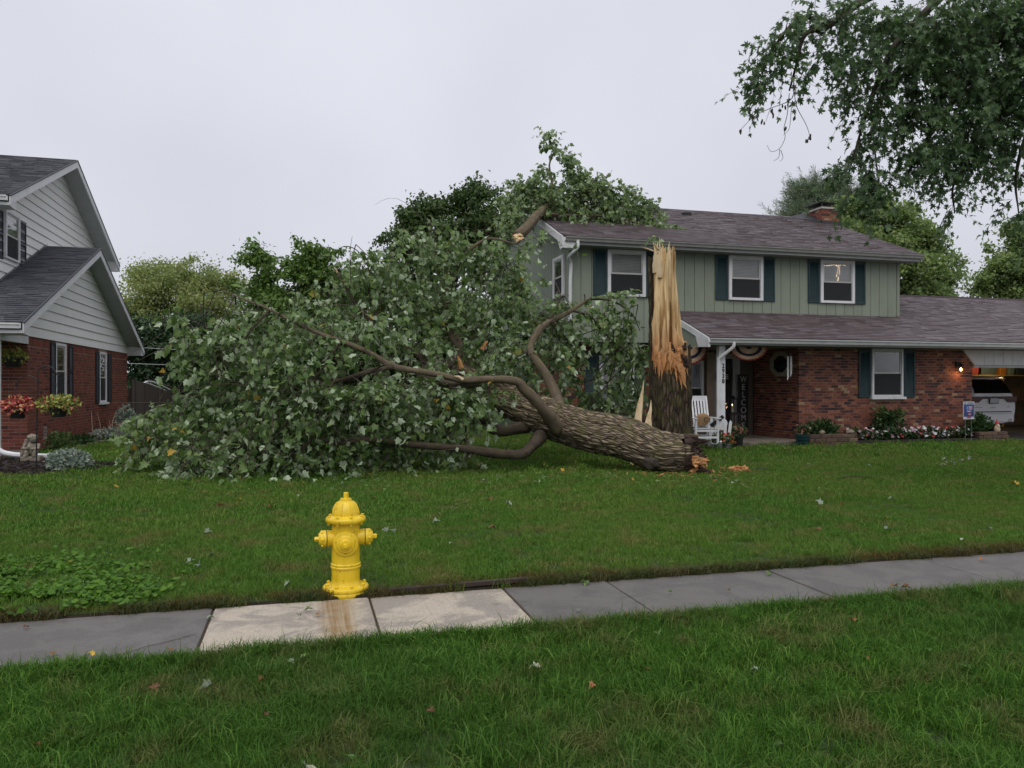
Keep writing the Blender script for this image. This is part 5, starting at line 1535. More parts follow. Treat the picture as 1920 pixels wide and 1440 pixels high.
# ================================================================== BROKEN BRANCH ON THE ROOF
RB = thing('branch', 'broken leafy branch lying on the roof with its torn end over the gable', 'branch', tuple(P(1030, 400, 22)))
bark_tube('limb', [P(968, 443, 20.5), P(985, 430, 20.7), P(1003, 408, 21.2), P(1016, 394, 21.6), P(1030, 375, 22), P(1035, 345, 22.2), P(1030, 310, 22.3), P(1038, 285, 22.3), P(1030, 265, 22.3)], [.145, .145, .135, .115, .07, .035, .025, .02, .012], M_limb, RB, 12, 5, .08)
bark_tube('limb', [P(1016, 400, 21.6), P(1060, 404, 21.9), P(1100, 404, 22.1), P(1150, 408, 22.4), P(1230, 428, 22.6)], [.06, .05, .04, .025, .01], M_limb, RB, 8, 4, .08)
bark_tube('limb', [P(1030, 375, 22), P(1070, 370, 22.2), P(1130, 350, 22.6), P(1185, 365, 23), P(1225, 395, 23.4)], [.05, .045, .03, .02, .01], M_limb, RB, 8, 4, .08)
bark_tube('limb', [P(1038, 285, 22.3), P(1052, 279, 22.3), P(1066, 286, 22.3)], [.012, .01, .006], M_limb, RB, 6, 4)
bark_tube('limb', [P(1090, 350, 22.3), P(1115, 335, 22.4), P(1140, 330, 22.4), P(1148, 318, 22.4)], [.02, .014, .008, .004], M_limb, RB, 6, 4)
m = MB(); q = P(967, 444, 20.42); 
for j in range(8): chunk(m, q + np.array([random.uniform(-.08, .14), random.uniform(-.05, .05), random.uniform(-.09, .06)]), (.09, .05, .05), j * 5.1)
m.build('torn_end', M_wood, RB)
CR_ = [(1030, 258, 22.3, 16, 13, .2, .25), (1037, 280, 22.3, 9, 14, .2, .18), (1060, 296, 22.3, 16, 9, .2, .2), (1070, 318, 22.3, 10, 18, .25, .3), (1022, 320, 22.3, 12, 12, .2, .18), (1010, 335, 22.3, 14, 12, .3, .25), (975, 352, 22.2, 20, 18, .4, .5), (1000, 370, 22.2, 30, 20, .5, .6), (1040, 360, 22.3, 38, 26, .6, 1.0), (1085, 352, 22.5, 38, 26, .6, 1.0), (1125, 355, 22.8, 40, 25, .6, 1.0), (1165, 370, 23, 36, 26, .6, .9), (1200, 390, 23.2, 28, 22, .5, .7), (1225, 405, 23.2, 16, 14, .3, .4), (1120, 385, 22.7, 55, 20, .5, .9), (1060, 385, 22.2, 45, 16, .4, .6), (1130, 408, 22.4, 26, 9, .25, .4), (1190, 415, 22.8, 36, 10, .3, .5), (1232, 424, 22.7, 14, 6, .2, .2), (955, 395, 21.6, 16, 34, .3, .5), (970, 410, 21.2, 14, 20, .2, .3), (1260, 433, 22.6, 10, 4, .15, .12), (1085, 330, 22.5, 14, 14, .3, .25), (1230, 444, 20.4, 5, 3, .1, .05), (1000, 385, 21.7, 16, 14, .3, .4), (1030, 380, 21.9, 26, 14, .4, .5), (1070, 400, 22.0, 26, 6, .25, .3), (990, 345, 22, 24, 20, .4, .5), (1150, 395, 22.7, 40, 12, .4, .5), (960, 375, 21.8, 16, 20, .3, .35), (945, 430, 21.2, 14, 22, .3, .35), (1110, 340, 22.6, 30, 16, .4, .5)]
clumps = []
for (px, py, t, rx, ry, rd, w) in CR_:
    k = t / FPX; clumps.append((P(px, py, t), (rx * k, ry * k, rd), w))
pos, R, sz, tw = make_sprays(clumps, 60, .122, .6, .006, (6, 9), (.25, .55), .6, up=.5, jitter=.75)
# leaves rest on the shingles, not in them
zr_ = np.where((pos[:, 0] > OX0 - .02) & (pos[:, 1] > YE) & (pos[:, 1] < YR), ZG + SL * (pos[:, 1] - YE) + .04, -9)
lift = np.maximum(0, zr_ - pos[:, 2]); pos[:, 2] += lift
foliage(RB, 'broad', pos, R, sz, M_lf_roof)
twig_mesh('twigs', tw, .007, M_twig, RB)

# ================================================================== THE BROKEN DOWNSPOUT PIECE BY THE CORNER
m = MB(); m.bar(P(1028, 697, 18.2), P(1080, 652, 18.6), .09, .07); tag(m.build('downspout', M_white, bevel=.008), 'broken white downspout length hanging askew under the house corner', 'downspout')

# ================================================================== THE STREET MAPLE ABOVE THE RIGHT CORNER
M_lf_mp = leafmat('street_maple_leaves', (.060, .115, .045), (.14, .205, .125), None, trans=.22, rough=.38)
mp_b = np.array([12.4, 7.4, 0.0])
MT = thing('maple_tree', 'dark green maple whose drooping branches hang into the upper right corner', 'tree', mp_b)
bark_tube('trunk', [mp_b - [0, 0, .1], mp_b + [0, 0, 1.5], mp_b + [-.1, 0, 3.5], mp_b + [-.4, .1, 6.0]], [.42, .34, .3, .2], M_bark, MT, 20, 5, .08)
ML = [
 ([tuple(mp_b + [-.1, 0, 3.3])] + [P(2080, -40, 11), P(1950, -30, 10.5), P(1800, -40, 10.2), P(1640, -10, 10), P(1560, 45, 9.8), P(1510, 65, 9.6), P(1494, 120, 9.5), P(1480, 170, 9.5)], [.2, .16, .12, .09, .06, .04, .028, .018, .01]),
 ([P(1560, 45, 9.8), P(1500, 35, 9.6), P(1450, 90, 9.5), P(1430, 130, 9.5)], [.03, .022, .015, .008]),
 ([P(1800, -40, 10.2), P(1690, 70, 10), P(1655, 130, 10), P(1632, 190, 10), P(1610, 260, 10), P(1590, 330, 10)], [.06, .045, .035, .025, .015, .008]),
 ([P(1950, -30, 10.5), P(1850, 100, 10.2), P(1780, 200, 10.1), P(1720, 290, 10), P(1700, 330, 10)], [.08, .055, .035, .02, .01]),
 ([P(1980, 20, 10.5), P(1900, 160, 10.3), P(1850, 260, 10.2), P(1790, 340, 10.1), P(1790, 400, 10.1)], [.07, .045, .03, .015, .008]),
 ([P(2000, 100, 10.3), P(1930, 240, 10.2), P(1905, 330, 10.2), P(1910, 400, 10.2)], [.05, .03, .018, .008]),
 ([P(1632, 190, 10), P(1640, 280, 10), P(1650, 360, 10)], [.015, .012, .006]),
]
for pts, rr_ in ML: bark_tube('limb', [np.array(p) for p in pts], rr_, M_bark_bg_uv, MT, 9, 5, .06)
MC = [(1920, 40, 10.3, 110, 90, 1.2, 3.0), (1820, 40, 10.2, 100, 75, 1.2, 2.6), (1720, 40, 10, 85, 60, 1.0, 1.9), (1640, 35, 9.9, 60, 45, .7, 1.0), (1575, 25, 9.8, 46, 32, .5, .65), (1515, 25, 9.6, 36, 26, .4, .4), (1480, 45, 9.5, 28, 22, .35, .32), (1445, 85, 9.5, 30, 24, .35, .36), (1422, 115, 9.5, 18, 18, .25, .2), (1435, 145, 9.5, 26, 20, .3, .26), (1475, 125, 9.5, 24, 18, .25, .16), (1500, 155, 9.5, 10, 16, .15, .08), (1545, 105, 9.7, 40, 26, .4, .4), (1585, 135, 9.8, 34, 26, .4, .4), (1625, 110, 9.9, 40, 34, .5, .6), (1610, 175, 9.9, 32, 20, .35, .3), (1700, 130, 10, 60, 46, .7, 1.2), (1790, 140, 10.1, 75, 60, .8, 1.7), (1880, 150, 10.2, 70, 70, .9, 1.8), (1950, 180, 10.2, 60, 80, .8, 1.4), (1660, 195, 10, 34, 26, .4, .45), (1720, 215, 10, 50, 36, .5, .8), (1800, 225, 10.1, 55, 40, .6, 1.0), (1870, 245, 10.2, 40, 36, .5, .7), (1640, 240, 10, 30, 22, .3, .26), (1615, 255, 10, 14, 12, .2, .1), (1595, 290, 10, 28, 22, .25, .24), (1580, 315, 10, 18, 12, .2, .12), (1630, 320, 10, 24, 18, .25, .2), (1650, 345, 10, 24, 12, .2, .16), (1620, 345, 10, 26, 12, .2, .16), (1590, 365, 10, 16, 8, .15, .08), (1640, 375, 10, 18, 10, .2, .1), (1720, 280, 10, 34, 24, .35, .36), (1760, 275, 10, 34, 24, .35, .4), (1700, 325, 10, 14, 16, .2, .14), (1740, 320, 10, 18, 14, .2, .16), (1815, 280, 10.1, 34, 26, .35, .45), (1780, 325, 10.1, 26, 16, .25, .22), (1790, 355, 10.1, 12, 10, .15, .08), (1788, 395, 10.1, 11, 12, .12, .08), (1845, 290, 10.2, 24, 14, .3, .2), (1910, 275, 10.2, 16, 16, .3, .2), (1918, 330, 10.2, 10, 16, .2, .1), (1906, 372, 10.2, 14, 12, .2, .1), (1930, 400, 10.2, 16, 22, .2, .16), (1990, 60, 10.6, 120, 130, 1.3, 2.5), (2080, 30, 11, 140, 160, 1.6, 2.5), (1890, 570, 11, 10, 8, .1, .06)]
MC = MC[:-1]
clumps = []
for (px, py, t, rx, ry, rd, w) in MC:
    k = t / FPX; clumps.append((P(px, py, t), (rx * k, ry * k, rd), w * (1.05 if px < 1670 and py > 230 else .75 if px < 1700 else 1)))
# the rest of the crown, above and beyond the frame
for j in range(26):
    clumps.append((mp_b + np.array([RNG.uniform(-2.2, 3.5), RNG.uniform(-3, 3), RNG.uniform(5.2, 8.5)]), (1.3, 1.0, 1.3), 1.6))
pos, R, sz, tw = make_sprays(clumps, 58, .088, .95, .005, (6, 10), (.22, .55), .5, up=.75, jitter=.55, wilt=.75)
foliage(MT, 'maple', pos, R, sz, M_lf_mp)
twig_mesh('twigs', tw, .005, M_twig, MT)
LP = np.concatenate([np.array(catmull([np.array(p) for p in pts], 4)) for pts, _ in ML])
tw = []
for c, r, w in clumps:
    s = LP[np.argmin(np.linalg.norm(LP - c, axis=1))]; e = np.array(c); tw.append((s, (s + e) / 2 + [0, 0, .06], e))
twig_mesh('boughs', tw, .010, M_twig, MT)
# bare hanging twigs with curled seed clusters
def px_twig(pts, r, t=9.5):
    m = MB(); m.tube(catmull([P(a, b, t) for a, b in pts], 5), list(np.linspace(r, r * .45, (len(pts) - 1) * 5 + 1)), 5); return m.build('bare_twig', M_twig, MT)
px_twig([(1488, 140), (1488, 175), (1478, 190), (1440, 205), (1412, 220), (1386, 246)], .006)
px_twig([(1488, 165), (1494, 200), (1512, 235), (1518, 258), (1510, 262)], .005)
px_twig([(1480, 175), (1476, 215), (1470, 240), (1472, 258), (1462, 278), (1446, 284), (1438, 272)], .005)
px_twig([(1462, 280), (1460, 295), (1450, 302)], .004); px_twig([(1464, 281), (1468, 296), (1462, 303)], .004)
px_twig([(1450, 190), (1442, 210), (1436, 228)], .004); px_twig([(1484, 200), (1480, 240), (1468, 254)], .004); px_twig([(1440, 175), (1410, 190), (1396, 165), (1390, 160)], .004)
m = MB()
for (a, b) in ((1387, 247), (1412, 220), (1430, 228), (1446, 208), (1470, 200), (1488, 222), (1512, 262), (1520, 256), (1474, 238), (1424, 182), (1404, 208), (1448, 215)):
    for j in range(3):
        m.r = random.random(); m.ball(P(a + random.uniform(-3, 3), b + random.uniform(-2, 5), 9.5), (.012, .012, .024), 6, 4)
m.build('seed_clusters', M_twig, MT)['kind'] = 'stuff'
# ================================================================== FIRE HYDRANT
hc = np.array([.306, 6.10, 0.0])
def hyd_mat():
    m = N('yellow_hydrant_paint'); p = m.pos()
    f = m.noise(p, 6, 5); f2 = m.noise(p, 30, 5, .7)
    c = m.ramp(f, [(.3, (.66, .45, .012)), (.7, (.80, .57, .022))])
    c = m.mix(m.ramp(f2, [(.62, 0.0), (.66, .85)]), c, (.13, .07, .02))
    st = m.noise(m.pos((30, 30, 2)), 1.5, 4)
    c = m.mix(m.ramp(st, [(.55, 0.0), (.8, .5)]), c, (.40, .23, .012))
    m.set(c, .32, 0, .5); m.bump(m.noise(p, 70, 4), .12, .003); return m.mat
M_hyd = hyd_mat(); M_gap = flat('dark_gasket', (.04, .025, .012), .8)
HY = thing('fire_hydrant', 'yellow fire hydrant standing at the edge of the sidewalk', 'fire hydrant', hc)
def L(prof, name, mats=None, c=hc, seg=48, rot=None):
    m = MB(); m.lathe(prof, c, seg, rot=rot); return m.build(name, mats or M_hyd, HY)
L([(.10, -.03), (.150, -.028), (.168, -.02), (.174, .0), (.174, .018), (.170, .024), (.174, .03), (.174, .05), (.168, .058), (.150, .062), (.118, .068), (.109, .085), (.107, .105)], 'base_flange')
body = L([(.107, .104), (.107, .195), (.1145, .198), (.1155, .208), (.111, .214), (.1145, .219), (.1145, .228), (.107, .236), (.106, .45), (.104, .52), (.103, .545)], 'barrel')
L([(.112, .545), (.146, .548), (.153, .558), (.153, .574), (.146, .584), (.118, .590), (.104, .600), (.103, .615), (.099, .635), (.091, .658), (.079, .680), (.063, .698), (.048, .708), (.047, .716), (.043, .718), (.042, .726), (.026, .728), (.012, .729)], 'bonnet')
m = MB(); m.lathe([(.021, .727), (.0205, .768), (.017, .772), (.004, .772)], hc, 5, smooth=False); m.build('operating_nut', M_hyd, HY)
for k in range(8):
    a = 2 * math.pi * k / 8 + .25
    m = MB(); m.lathe([(.0125, .062), (.0125, .078), (.008, .082), (.002, .082)], hc + np.array([math.cos(a) * .148, math.sin(a) * .148, 0]), 6, smooth=False); m.build('bolt', M_hyd, HY)
    m = MB(); m.lathe([(.010, .53), (.010, .59), (.012, .590), (.012, .598), (.003, .60)], hc + np.array([math.cos(a) * .133, math.sin(a) * .133, 0]), 6, smooth=False); m.build('bolt', M_hyd, HY)
for k in range(8):
    a = 2 * math.pi * (k + .5) / 8
    m = MB()
    pts = [hc + np.array([math.cos(a) * r, math.sin(a) * r, z]) for r, z in ((.104, .612), (.100, .64), (.091, .664), (.078, .686), (.060, .702))]
    m.tube(pts, [.007, .0065, .006, .005, .003], 6); m.build('bonnet_rib', M_hyd, HY)
fdir = Matrix.Rotation(math.radians(90), 3, 'X')     # z axis -> -y
yaw = math.atan2(-hc[0], hc[1]) 
def nozzle(dirv, z, prof, name, nut=None, capseg=40):
    q = Vector(dirv).to_track_quat('Z', 'Y').to_matrix()
    c = hc + np.array([0, 0, z]); m = MB(); m.lathe(prof, c, capseg, rot=q); o = m.build(name, M_hyd, HY)
    return q, c, o
fv = norm(np.array([-.06, -1, 0]))
q, c, o = nozzle(fv, .395, [(.085, .05), (.090, .085), (.095, .095), (.095, .112), (.090, .118), (.070, .122), (.066, .135), (.058, .140), (.046, .142), (.044, .152), (.036, .156), (.033, .165), (.018, .166)], 'pumper_cap')
m = MB(); m.lathe([(.019, .160), (.0185, .195), (.015, .199), (.003, .199)], c, 5, smooth=False, rot=q); m.build('cap_nut', M_hyd, o)
for sgn in (-1, 1):
    dv = norm(np.array([sgn * 1.0, -.08 * sgn * 0 - .05, 0]))
    q, c, o = nozzle(dv, .425, [(.062, .06), (.060, .13), (.063, .133), (.063, .142)], 'side_nozzle')
    m = MB(); m.lathe([(.058, .142), (.058, .149)], c, 32, rot=q); m.build('gasket', M_gap, o)
    q, c, o = nozzle(dv, .425, [(.062, .149), (.062, .168), (.056, .176), (.052, .192), (.044, .198), (.040, .204), (.020, .206)], 'nozzle_cap')
    for k in range(6):
        a = k * math.pi / 3; v = q @ Vector((math.cos(a) * .056, math.sin(a) * .056, .178)); m = MB(); m.ball((c[0] + v.x, c[1] + v.y, c[2] + v.z), .011, 8, 6); m.build('cap_lug', M_hyd, o)
    m = MB(); m.lathe([(.019, .2), (.0185, .232), (.015, .236), (.003, .236)], c, 5, smooth=False, rot=q); m.build('cap_nut', M_hyd, o)

# ================================================================== NEIGHBOUR'S GARDEN THINGS
hk = G(68, 890); SH = thing('shepherd_hook', 'black double shepherd hook stuck in the mulch bed holding two flower baskets', 'plant hook', hk)
tk = 13.8
m = MB(); m.tube(catmull([hk - [0, 0, .02], P(69, 800, tk), P(71, 720, tk), P(71, 700, tk), P(76, 690, tk), P(88, 686, tk), P(98, 690, tk), P(104, 698, tk), P(110, 705, tk), P(114, 697, tk)], 5), .011, 7); m.build('pole', M_black, SH)
m = MB(); m.tube(catmull([P(70, 728, tk), P(70, 716, tk), P(64, 708, tk), P(52, 704, tk), P(42, 708, tk), P(34, 716, tk), P(30, 724, tk), P(28, 718, tk)], 5), .009, 7); m.build('hook_arm', M_black, SH)
M_pot = simple('black_plastic_pot', (.013, .014, .014), .5, .2, 10)
def petals(name, mats_cols, rough=.5):
    m = N(name); c = m.ramp(m.rnd(), mats_cols, 'CONSTANT'); m.set(c, rough, 0, .3); return m.mat
M_fl_pink = petals('pink_orange_flowers', [(0, (.42, .07, .07)), (.3, (.50, .16, .10)), (.55, (.30, .05, .06)), (.75, (.42, .26, .12)), (.9, (.2, .2, .06))])
M_fl_yg = petals('yellow_green_basket_leaves', [(0, (.30, .30, .06)), (.35, (.20, .23, .045)), (.6, (.10, .15, .03)), (.8, (.34, .28, .08)), (.93, (.42, .12, .10))])
M_fl_imp = petals('white_pink_red_petals', [(0, (.72, .70, .70)), (.36, (.55, .30, .42)), (.58, (.42, .36, .52)), (.74, (.50, .06, .07)), (.9, (.62, .45, .52))])
M_gr_pl = leafmat('planter_leaves', (.03, .07, .022), (.05, .09, .035), trans=.15)
M_gr_pl2 = leafmat('lighter_planter_leaves', (.06, .11, .03), (.09, .14, .05), trans=.15)
def leaf_ball(parent, name, c, r, n, size, mat, shape='oval', up=.4, part_n=0, flat_=None, hollow=.5):
    v = RNG.normal(size=(n, 3)); v = norm(v); rad = RNG.random((n, 1)) ** hollow
    p = np.asarray(c) + v * rad * np.asarray(r)
    a = norm(v * .8 + RNG.normal(size=(n, 3)) * .6 + np.array([0, 0, .2])); nn = norm(v * .6 + RNG.normal(size=(n, 3)) * .5 + np.array([0, 0, up]))
    s = size * RNG.uniform(.6, 1.25, n)
    W, F, rr = bake_leaves(shape, p, frames(a, nn), s, RNG.uniform(-.3, .2, n))
    o = arrays_to_mesh(name, W, F, mat, parent, rnd=rr); o['kind'] = 'stuff'; return o
def basket(px, py, t, label, fmat, w=.22, h=.17, fl=(.42, .16), wires=True, dome=.06, size=.075, n=520):
    c = P(px, py, t); B = thing('hanging_basket', label, 'flower basket', c, 'hanging flower baskets')
    m = MB(); m.lathe([(w * .68, -h), (w * .7, -h + .01), (w * .98, -.02), (w * 1.03, -.02), (w * 1.03, .005), (w * .95, .005), (w * .9, -.02), (.01, -.03)], c, 24); m.build('pot', M_pot, B)
    leaf_ball(B, 'flowers', c + np.array([0, 0, dome]), (fl[0], fl[0] * .8, fl[1]), n, size, fmat)
    if wires:
        for k in range(3):
            a = k * 2.1 + .5
            m = MB(); m.tube([c + np.array([w * math.cos(a), w * math.sin(a), 0]), c + np.array([0, 0, wires])], .003, 4); m.build('hanger_wire', M_black, B)
    return B
basket(110, 764, tk, 'basket of yellow green flowers hanging from the taller hook arm', M_fl_yg, .155, .17, (.34, .16), .56)
basket(33, 767, tk, 'basket of pink and orange flowers hanging from the lower hook arm', M_fl_pink, .155, .17, (.27, .15), .46)
basket(24, 672, 17.6, 'dark flower basket hanging in shade under the brick house porch', M_fl_yg, .2, .2, (.3, .16), .5)
# stone statue: seated figure with folded arms and a wing, on a block
sb = P(60, 866, 16.0); sb[2] = .03
ST2 = thing('garden_statue', 'weathered stone statue of a seated winged figure on a block', 'statue', sb)
M_stone = simple('weathered_stone', (.20, .175, .14), .9, .3, 12, .6, 60, dirt=(.09, .085, .07))
m = MB(); m.cbox(sb + np.array([0, 0, .05]), (.36, .26, .10)); m.build('plinth', M_stone, ST2, bevel=.015)
bm_V = {}
m = MB(); q = sb
m.ball(q + np.array([0, .02, .24]), (.115, .10, .17), 16, 12, jit=.15)          # trunk of the figure
m.ball(q + np.array([-.075, -.06, .17]), (.05, .09, .08), 12, 8, jit=.2); m.ball(q + np.array([.075, -.06, .17]), (.05, .09, .08), 12, 8, jit=.2)   # knees drawn up
m.tube([q + np.array([-.075, -.11, .18]), q + np.array([-.07, -.12, .1])], [.04, .035], 8); m.tube([q + np.array([.075, -.11, .18]), q + np.array([.07, -.12, .1])], [.04, .035], 8)
m.tube([q + np.array([-.12, .0, .34]), q + np.array([-.14, -.07, .26]), q + np.array([-.02, -.12, .27])], [.04, .035, .028], 8)
m.tube([q + np.array([.12, .0, .34]), q + np.array([.14, -.07, .26]), q + np.array([.02, -.125, .25])], [.04, .035, .028], 8)
m.ball(q + np.array([.03, -.02, .455]), (.075, .075, .085), 14, 10, jit=.12)
m.ball(q + np.array([.03, -.09, .445]), (.016, .022, .02), 8, 6)
for ex in (.0, .06): m.ball(q + np.array([ex, -.087, .465]), .012, 6, 5)
m.build('figure', M_stone, ST2)
m = MB(); m.ball(q + np.array([.01, .01, .49]), (.10, .10, .065), 14, 10, jit=.4); m.tube([q + np.array([-.06, .05, .47]), q + np.array([-.1, .07, .38])], [.05, .03], 8); m.build('hair', M_stone, ST2)
m = MB()
for k in range(5): m.ball(q + np.array([-.13 - .018 * k, .05, .36 - .055 * k]), (.035, .02, .10 - .008 * k), 10, 8)
m.build('wing', M_stone, ST2)
# silver bush, foundation plants
cB = P(130, 872, 14.4); cB[2] = .17; SB = thing('shrub', 'round silvery feathery shrub at the edge of the mulch bed', 'shrub', (cB[0], cB[1], 0.03))
M_silver = leafmat('silver_leaves', (.25, .315, .27), (.32, .37, .33), trans=.1, rough=.7)
leaf_ball(SB, 'foliage', cB, (.36, .34, .20), 2600, .085, M_silver, 'oval', .3, hollow=.33)
M_tan = leafmat('pale_woody_stems', (.30, .27, .20), (.36, .33, .26), trans=.05, rough=.8)
W1 = thing('shrub', 'pale bare stemmed grey shrub against the brick wall by the far window', 'shrub', tuple(G(196, 826)))
w0_ = G(196, 826); m = MB()
for j in range(26):
    x = random.uniform(-.35, .9); h = random.uniform(.25, .95) * (1 if x < .4 else .7); b0 = w0_ + CR * x * .7 + CF * random.uniform(-.3, .3) * 1.0
    b0[0] = max(b0[0], -6.1); e = b0 + np.array([random.uniform(-.12, .2), random.uniform(-.3, .2), h])
    m.r = random.random(); m.tube(catmull([b0, (b0 + e) / 2 + RNG.normal(size=3) * .06, e], 4), list(np.linspace(.022, .008, 9)), 5)
m.build('stems', M_tan, W1)
leaf_ball(W1, 'foliage', w0_ + CR * .25 + [0, 0, .18], (.55, .8, .16), 800, .10, M_silver, 'oval', .3)
W2 = thing('shrub', 'low grey leafed shrub at the far brick corner by the fence', 'shrub', tuple(G(236, 815)))
leaf_ball(W2, 'foliage', G(236, 815) + np.array([0, 0, .45]), (.28, .4, .5), 500, .12, M_silver, 'oval', .3)
W3 = thing('plant', 'green weedy plants growing along the brick wall by the near vent', 'plant', tuple(G(112, 848)))
leaf_ball(W3, 'foliage', G(112, 846) + np.array([0, 0, .2]), (.30, .5, .26), 420, .10, M_gr_pl2, 'oval', .3)
W4 = thing('plant', 'dark low plant in the bed below the near brick window', 'plant', tuple(G(150, 838)))
leaf_ball(W4, 'foliage', G(152, 838) + np.array([0, 0, .15]), (.30, .5, .16), 380, .10, M_gr_pl, 'oval', .3)
m = MB()
for i in range(3): m.cbox(G(150 + i * 22, 842 - i * 5) + np.array([0, 0, .05]), (.35, .12, .09), rot=Matrix.Rotation(.9, 3, 'Z'))
tag(m.build('edging_stone', M_stone), 'short run of stone edging along the brick wall bed', 'edging')

# ================================================================== FRONT PORCH THINGS
# rocking chair
rc = P(1318, 800, 18.6); rc[2] = .155
RC = thing('rocking_chair', 'white slatted rocking chair on the porch beside the stump', 'rocking chair', rc)
ry = Matrix.Rotation(math.radians(-8), 3, 'Z')
def RP(x, y, z): v = ry @ Vector((x, y, z)); return (rc[0] + v.x, rc[1] + v.y, rc[2] + v.z)
upv = (0, -1, .2)
for s in (-1, 1):
    m = MB(); m.tube([RP(s * .27, .50, .13), RP(s * .27, .25, .045), RP(s * .27, 0, .02), RP(s * .27, -.25, .045), RP(s * .27, -.45, .12)], .022, 8); m.build('rocker', M_white2, RC)
    m = MB(); m.bar(RP(s * .27, -.24, .05), RP(s * .27, -.26, .64), .045, .05, (0, 1, 0)); m.build('leg', M_white2, RC)
    m = MB(); m.bar(RP(s * .26, .20, .05), RP(s * .25, .48, 1.16), .045, .05, (0, 1, 0)); m.build('back_post', M_white2, RC)
    m = MB(); m.bar(RP(s * .29, -.32, .655), RP(s * .29, .32, .655), .085, .025); m.build('armrest', M_white2, RC)
for k in range(7):
    m = MB(); m.bar(RP(-.25, -.24 + k * .075, .42 - k * .008), RP(.25, -.24 + k * .075, .42 - k * .008), .062, .018); m.build('seat_slat', M_white2, RC)
for k in range(6):
    x = -.19 + k * .076; m = MB(); m.bar(RP(x, .27, .47), RP(x, .455, 1.07), .045, .015, (0, 1, 0)); m.build('back_slat', M_white2, RC)
m = MB(); m.bar(RP(-.27, .475, 1.12), RP(.27, .475, 1.12), .03, .12); m.build('top_rail', M_white2, RC)
m = MB(); m.bar(RP(-.25, .29, .46), RP(.25, .29, .46), .03, .06); m.build('back_rail', M_white2, RC)
for (y_, z_) in ((-.25, .36), (-.25, .2), (.24, .22)):
    m = MB(); m.bar(RP(-.27, y_, z_), RP(.27, y_, z_), .028, .045); m.build('stretcher', M_white2, RC)
m = MB(); m.ball(RP(.05, .18, .60), (.20, .07, .17), 16, 12, rot=Matrix.Rotation(.3, 3, 'X')); pil = m.build('pillow', simple('tan_burlap', (.28, .18, .09), .9, .15, 30, .5, 120))
tag(pil, 'tan burlap pillow sitting on the white rocking chair', 'pillow')
tl = text_obj('C', .17, flat('brown_print', (.06, .035, .02), .8), 'print', pil, RP(.11, .10, .60), depth=.002)
# fan buntings
M_bunt = [simple('bunting_red', (.23, .028, .032), .8), simple('bunting_cream', (.48, .34, .24), .8), simple('bunting_navy', (.016, .018, .045), .8)]
def bunting(c, R0, label, half=1.0, squash=.62):
    B = MB(); n = 30; rings = [0, .16, .34, .50, .68, .90, 1.0]; cols = [2, 1, 1, 2, 1, 0]
    vs = []
    for r in rings:
        for k in range(n + 1):
            a = math.pi * (1 + k / n); pl = .03 * r * (1 if k % 2 else -1)
            vs.append((c[0] + R0 * r * math.cos(a), c[1] - .04 + pl, c[2] + R0 * squash * r * math.sin(a)))
    fs = []; b = 0
    for i in range(len(rings) - 1):
        B.m = cols[i]
        fs = [(i * (n + 1) + k, i * (n + 1) + k + 1, (i + 1) * (n + 1) + k + 1, (i + 1) * (n + 1) + k) for k in range(n)]
        if i == 0: B.add(vs, fs)
        else:
            for f in fs: B.F.append(list(f)); B.S.append(False); B.M.append(cols[i])
    o = B.build('bunting', M_bunt, None); tag(o, label, 'bunting', 'fan buntings under the porch eave'); 
    md = o.modifiers.new('cloth', 'SOLIDIFY'); md.thickness = .006
    return o
b1 = onY(1402, 657, 17.5); b1[2] = PZ - .2
bunting(b1, .56, 'red cream and navy fan bunting hanging above the welcome board')
b2 = onY(1292, 657, 17.9); b2[2] = PZ - .2
bunting(b2, .5, 'fan bunting half hidden behind the stump above the rocking chair', squash=.9)
# WELCOME board
wb = onY(1394, 750, 19.85); WB = thing('welcome_sign', 'tall dark wooden board with vertical WELCOME lettering beside the door', 'sign', (wb[0], 19.85, .15))
zt_ = onY(1394, 702, 19.85)[2]
m = MB(); m.box(wb[0] - .16, wb[0] + .16, 19.85, 19.88, .16, zt_); m.build('board', simple('dark_stained_board', (.018, .015, .016), .7, .3, 5), WB)
M_let = flat('grey_white_lettering', (.40, .39, .37), .8)
for i, chh in enumerate('WELCOME'):
    z = zt_ - .15 - i * .222
    text_obj(chh, .25, M_let, 'letter', WB, (wb[0], 19.846, z), sx=.82 if chh in 'WM' else .95, depth=.003)
# wreath with a small striped flag on the door
wc = onY(1357, 706, 20.0); WR = thing('wreath', 'dark wreath with a small white striped flag hanging on the door', 'wreath', wc)
m = MB(); m.lathe([(.20 + .06 * math.cos(a), .05 * math.sin(a)) for a in np.linspace(0, 2 * math.pi, 9)], wc, 26, rot=fdir); m.build('ring', simple('dark_twig_wreath', (.02, .016, .014), .95, .5, 20, .9, 60), WR)
M_flw = flat('flag_white_stripe', (.5, .5, .52), .8)
for k in range(3):
    m = MB(); m.cbox((wc[0] - .03, 19.9, wc[2] + .06 - k * .055), (.24, .008, .026), rot=Matrix.Rotation(.12, 3, 'Y')); m.build('flag_stripe', M_flw, WR)
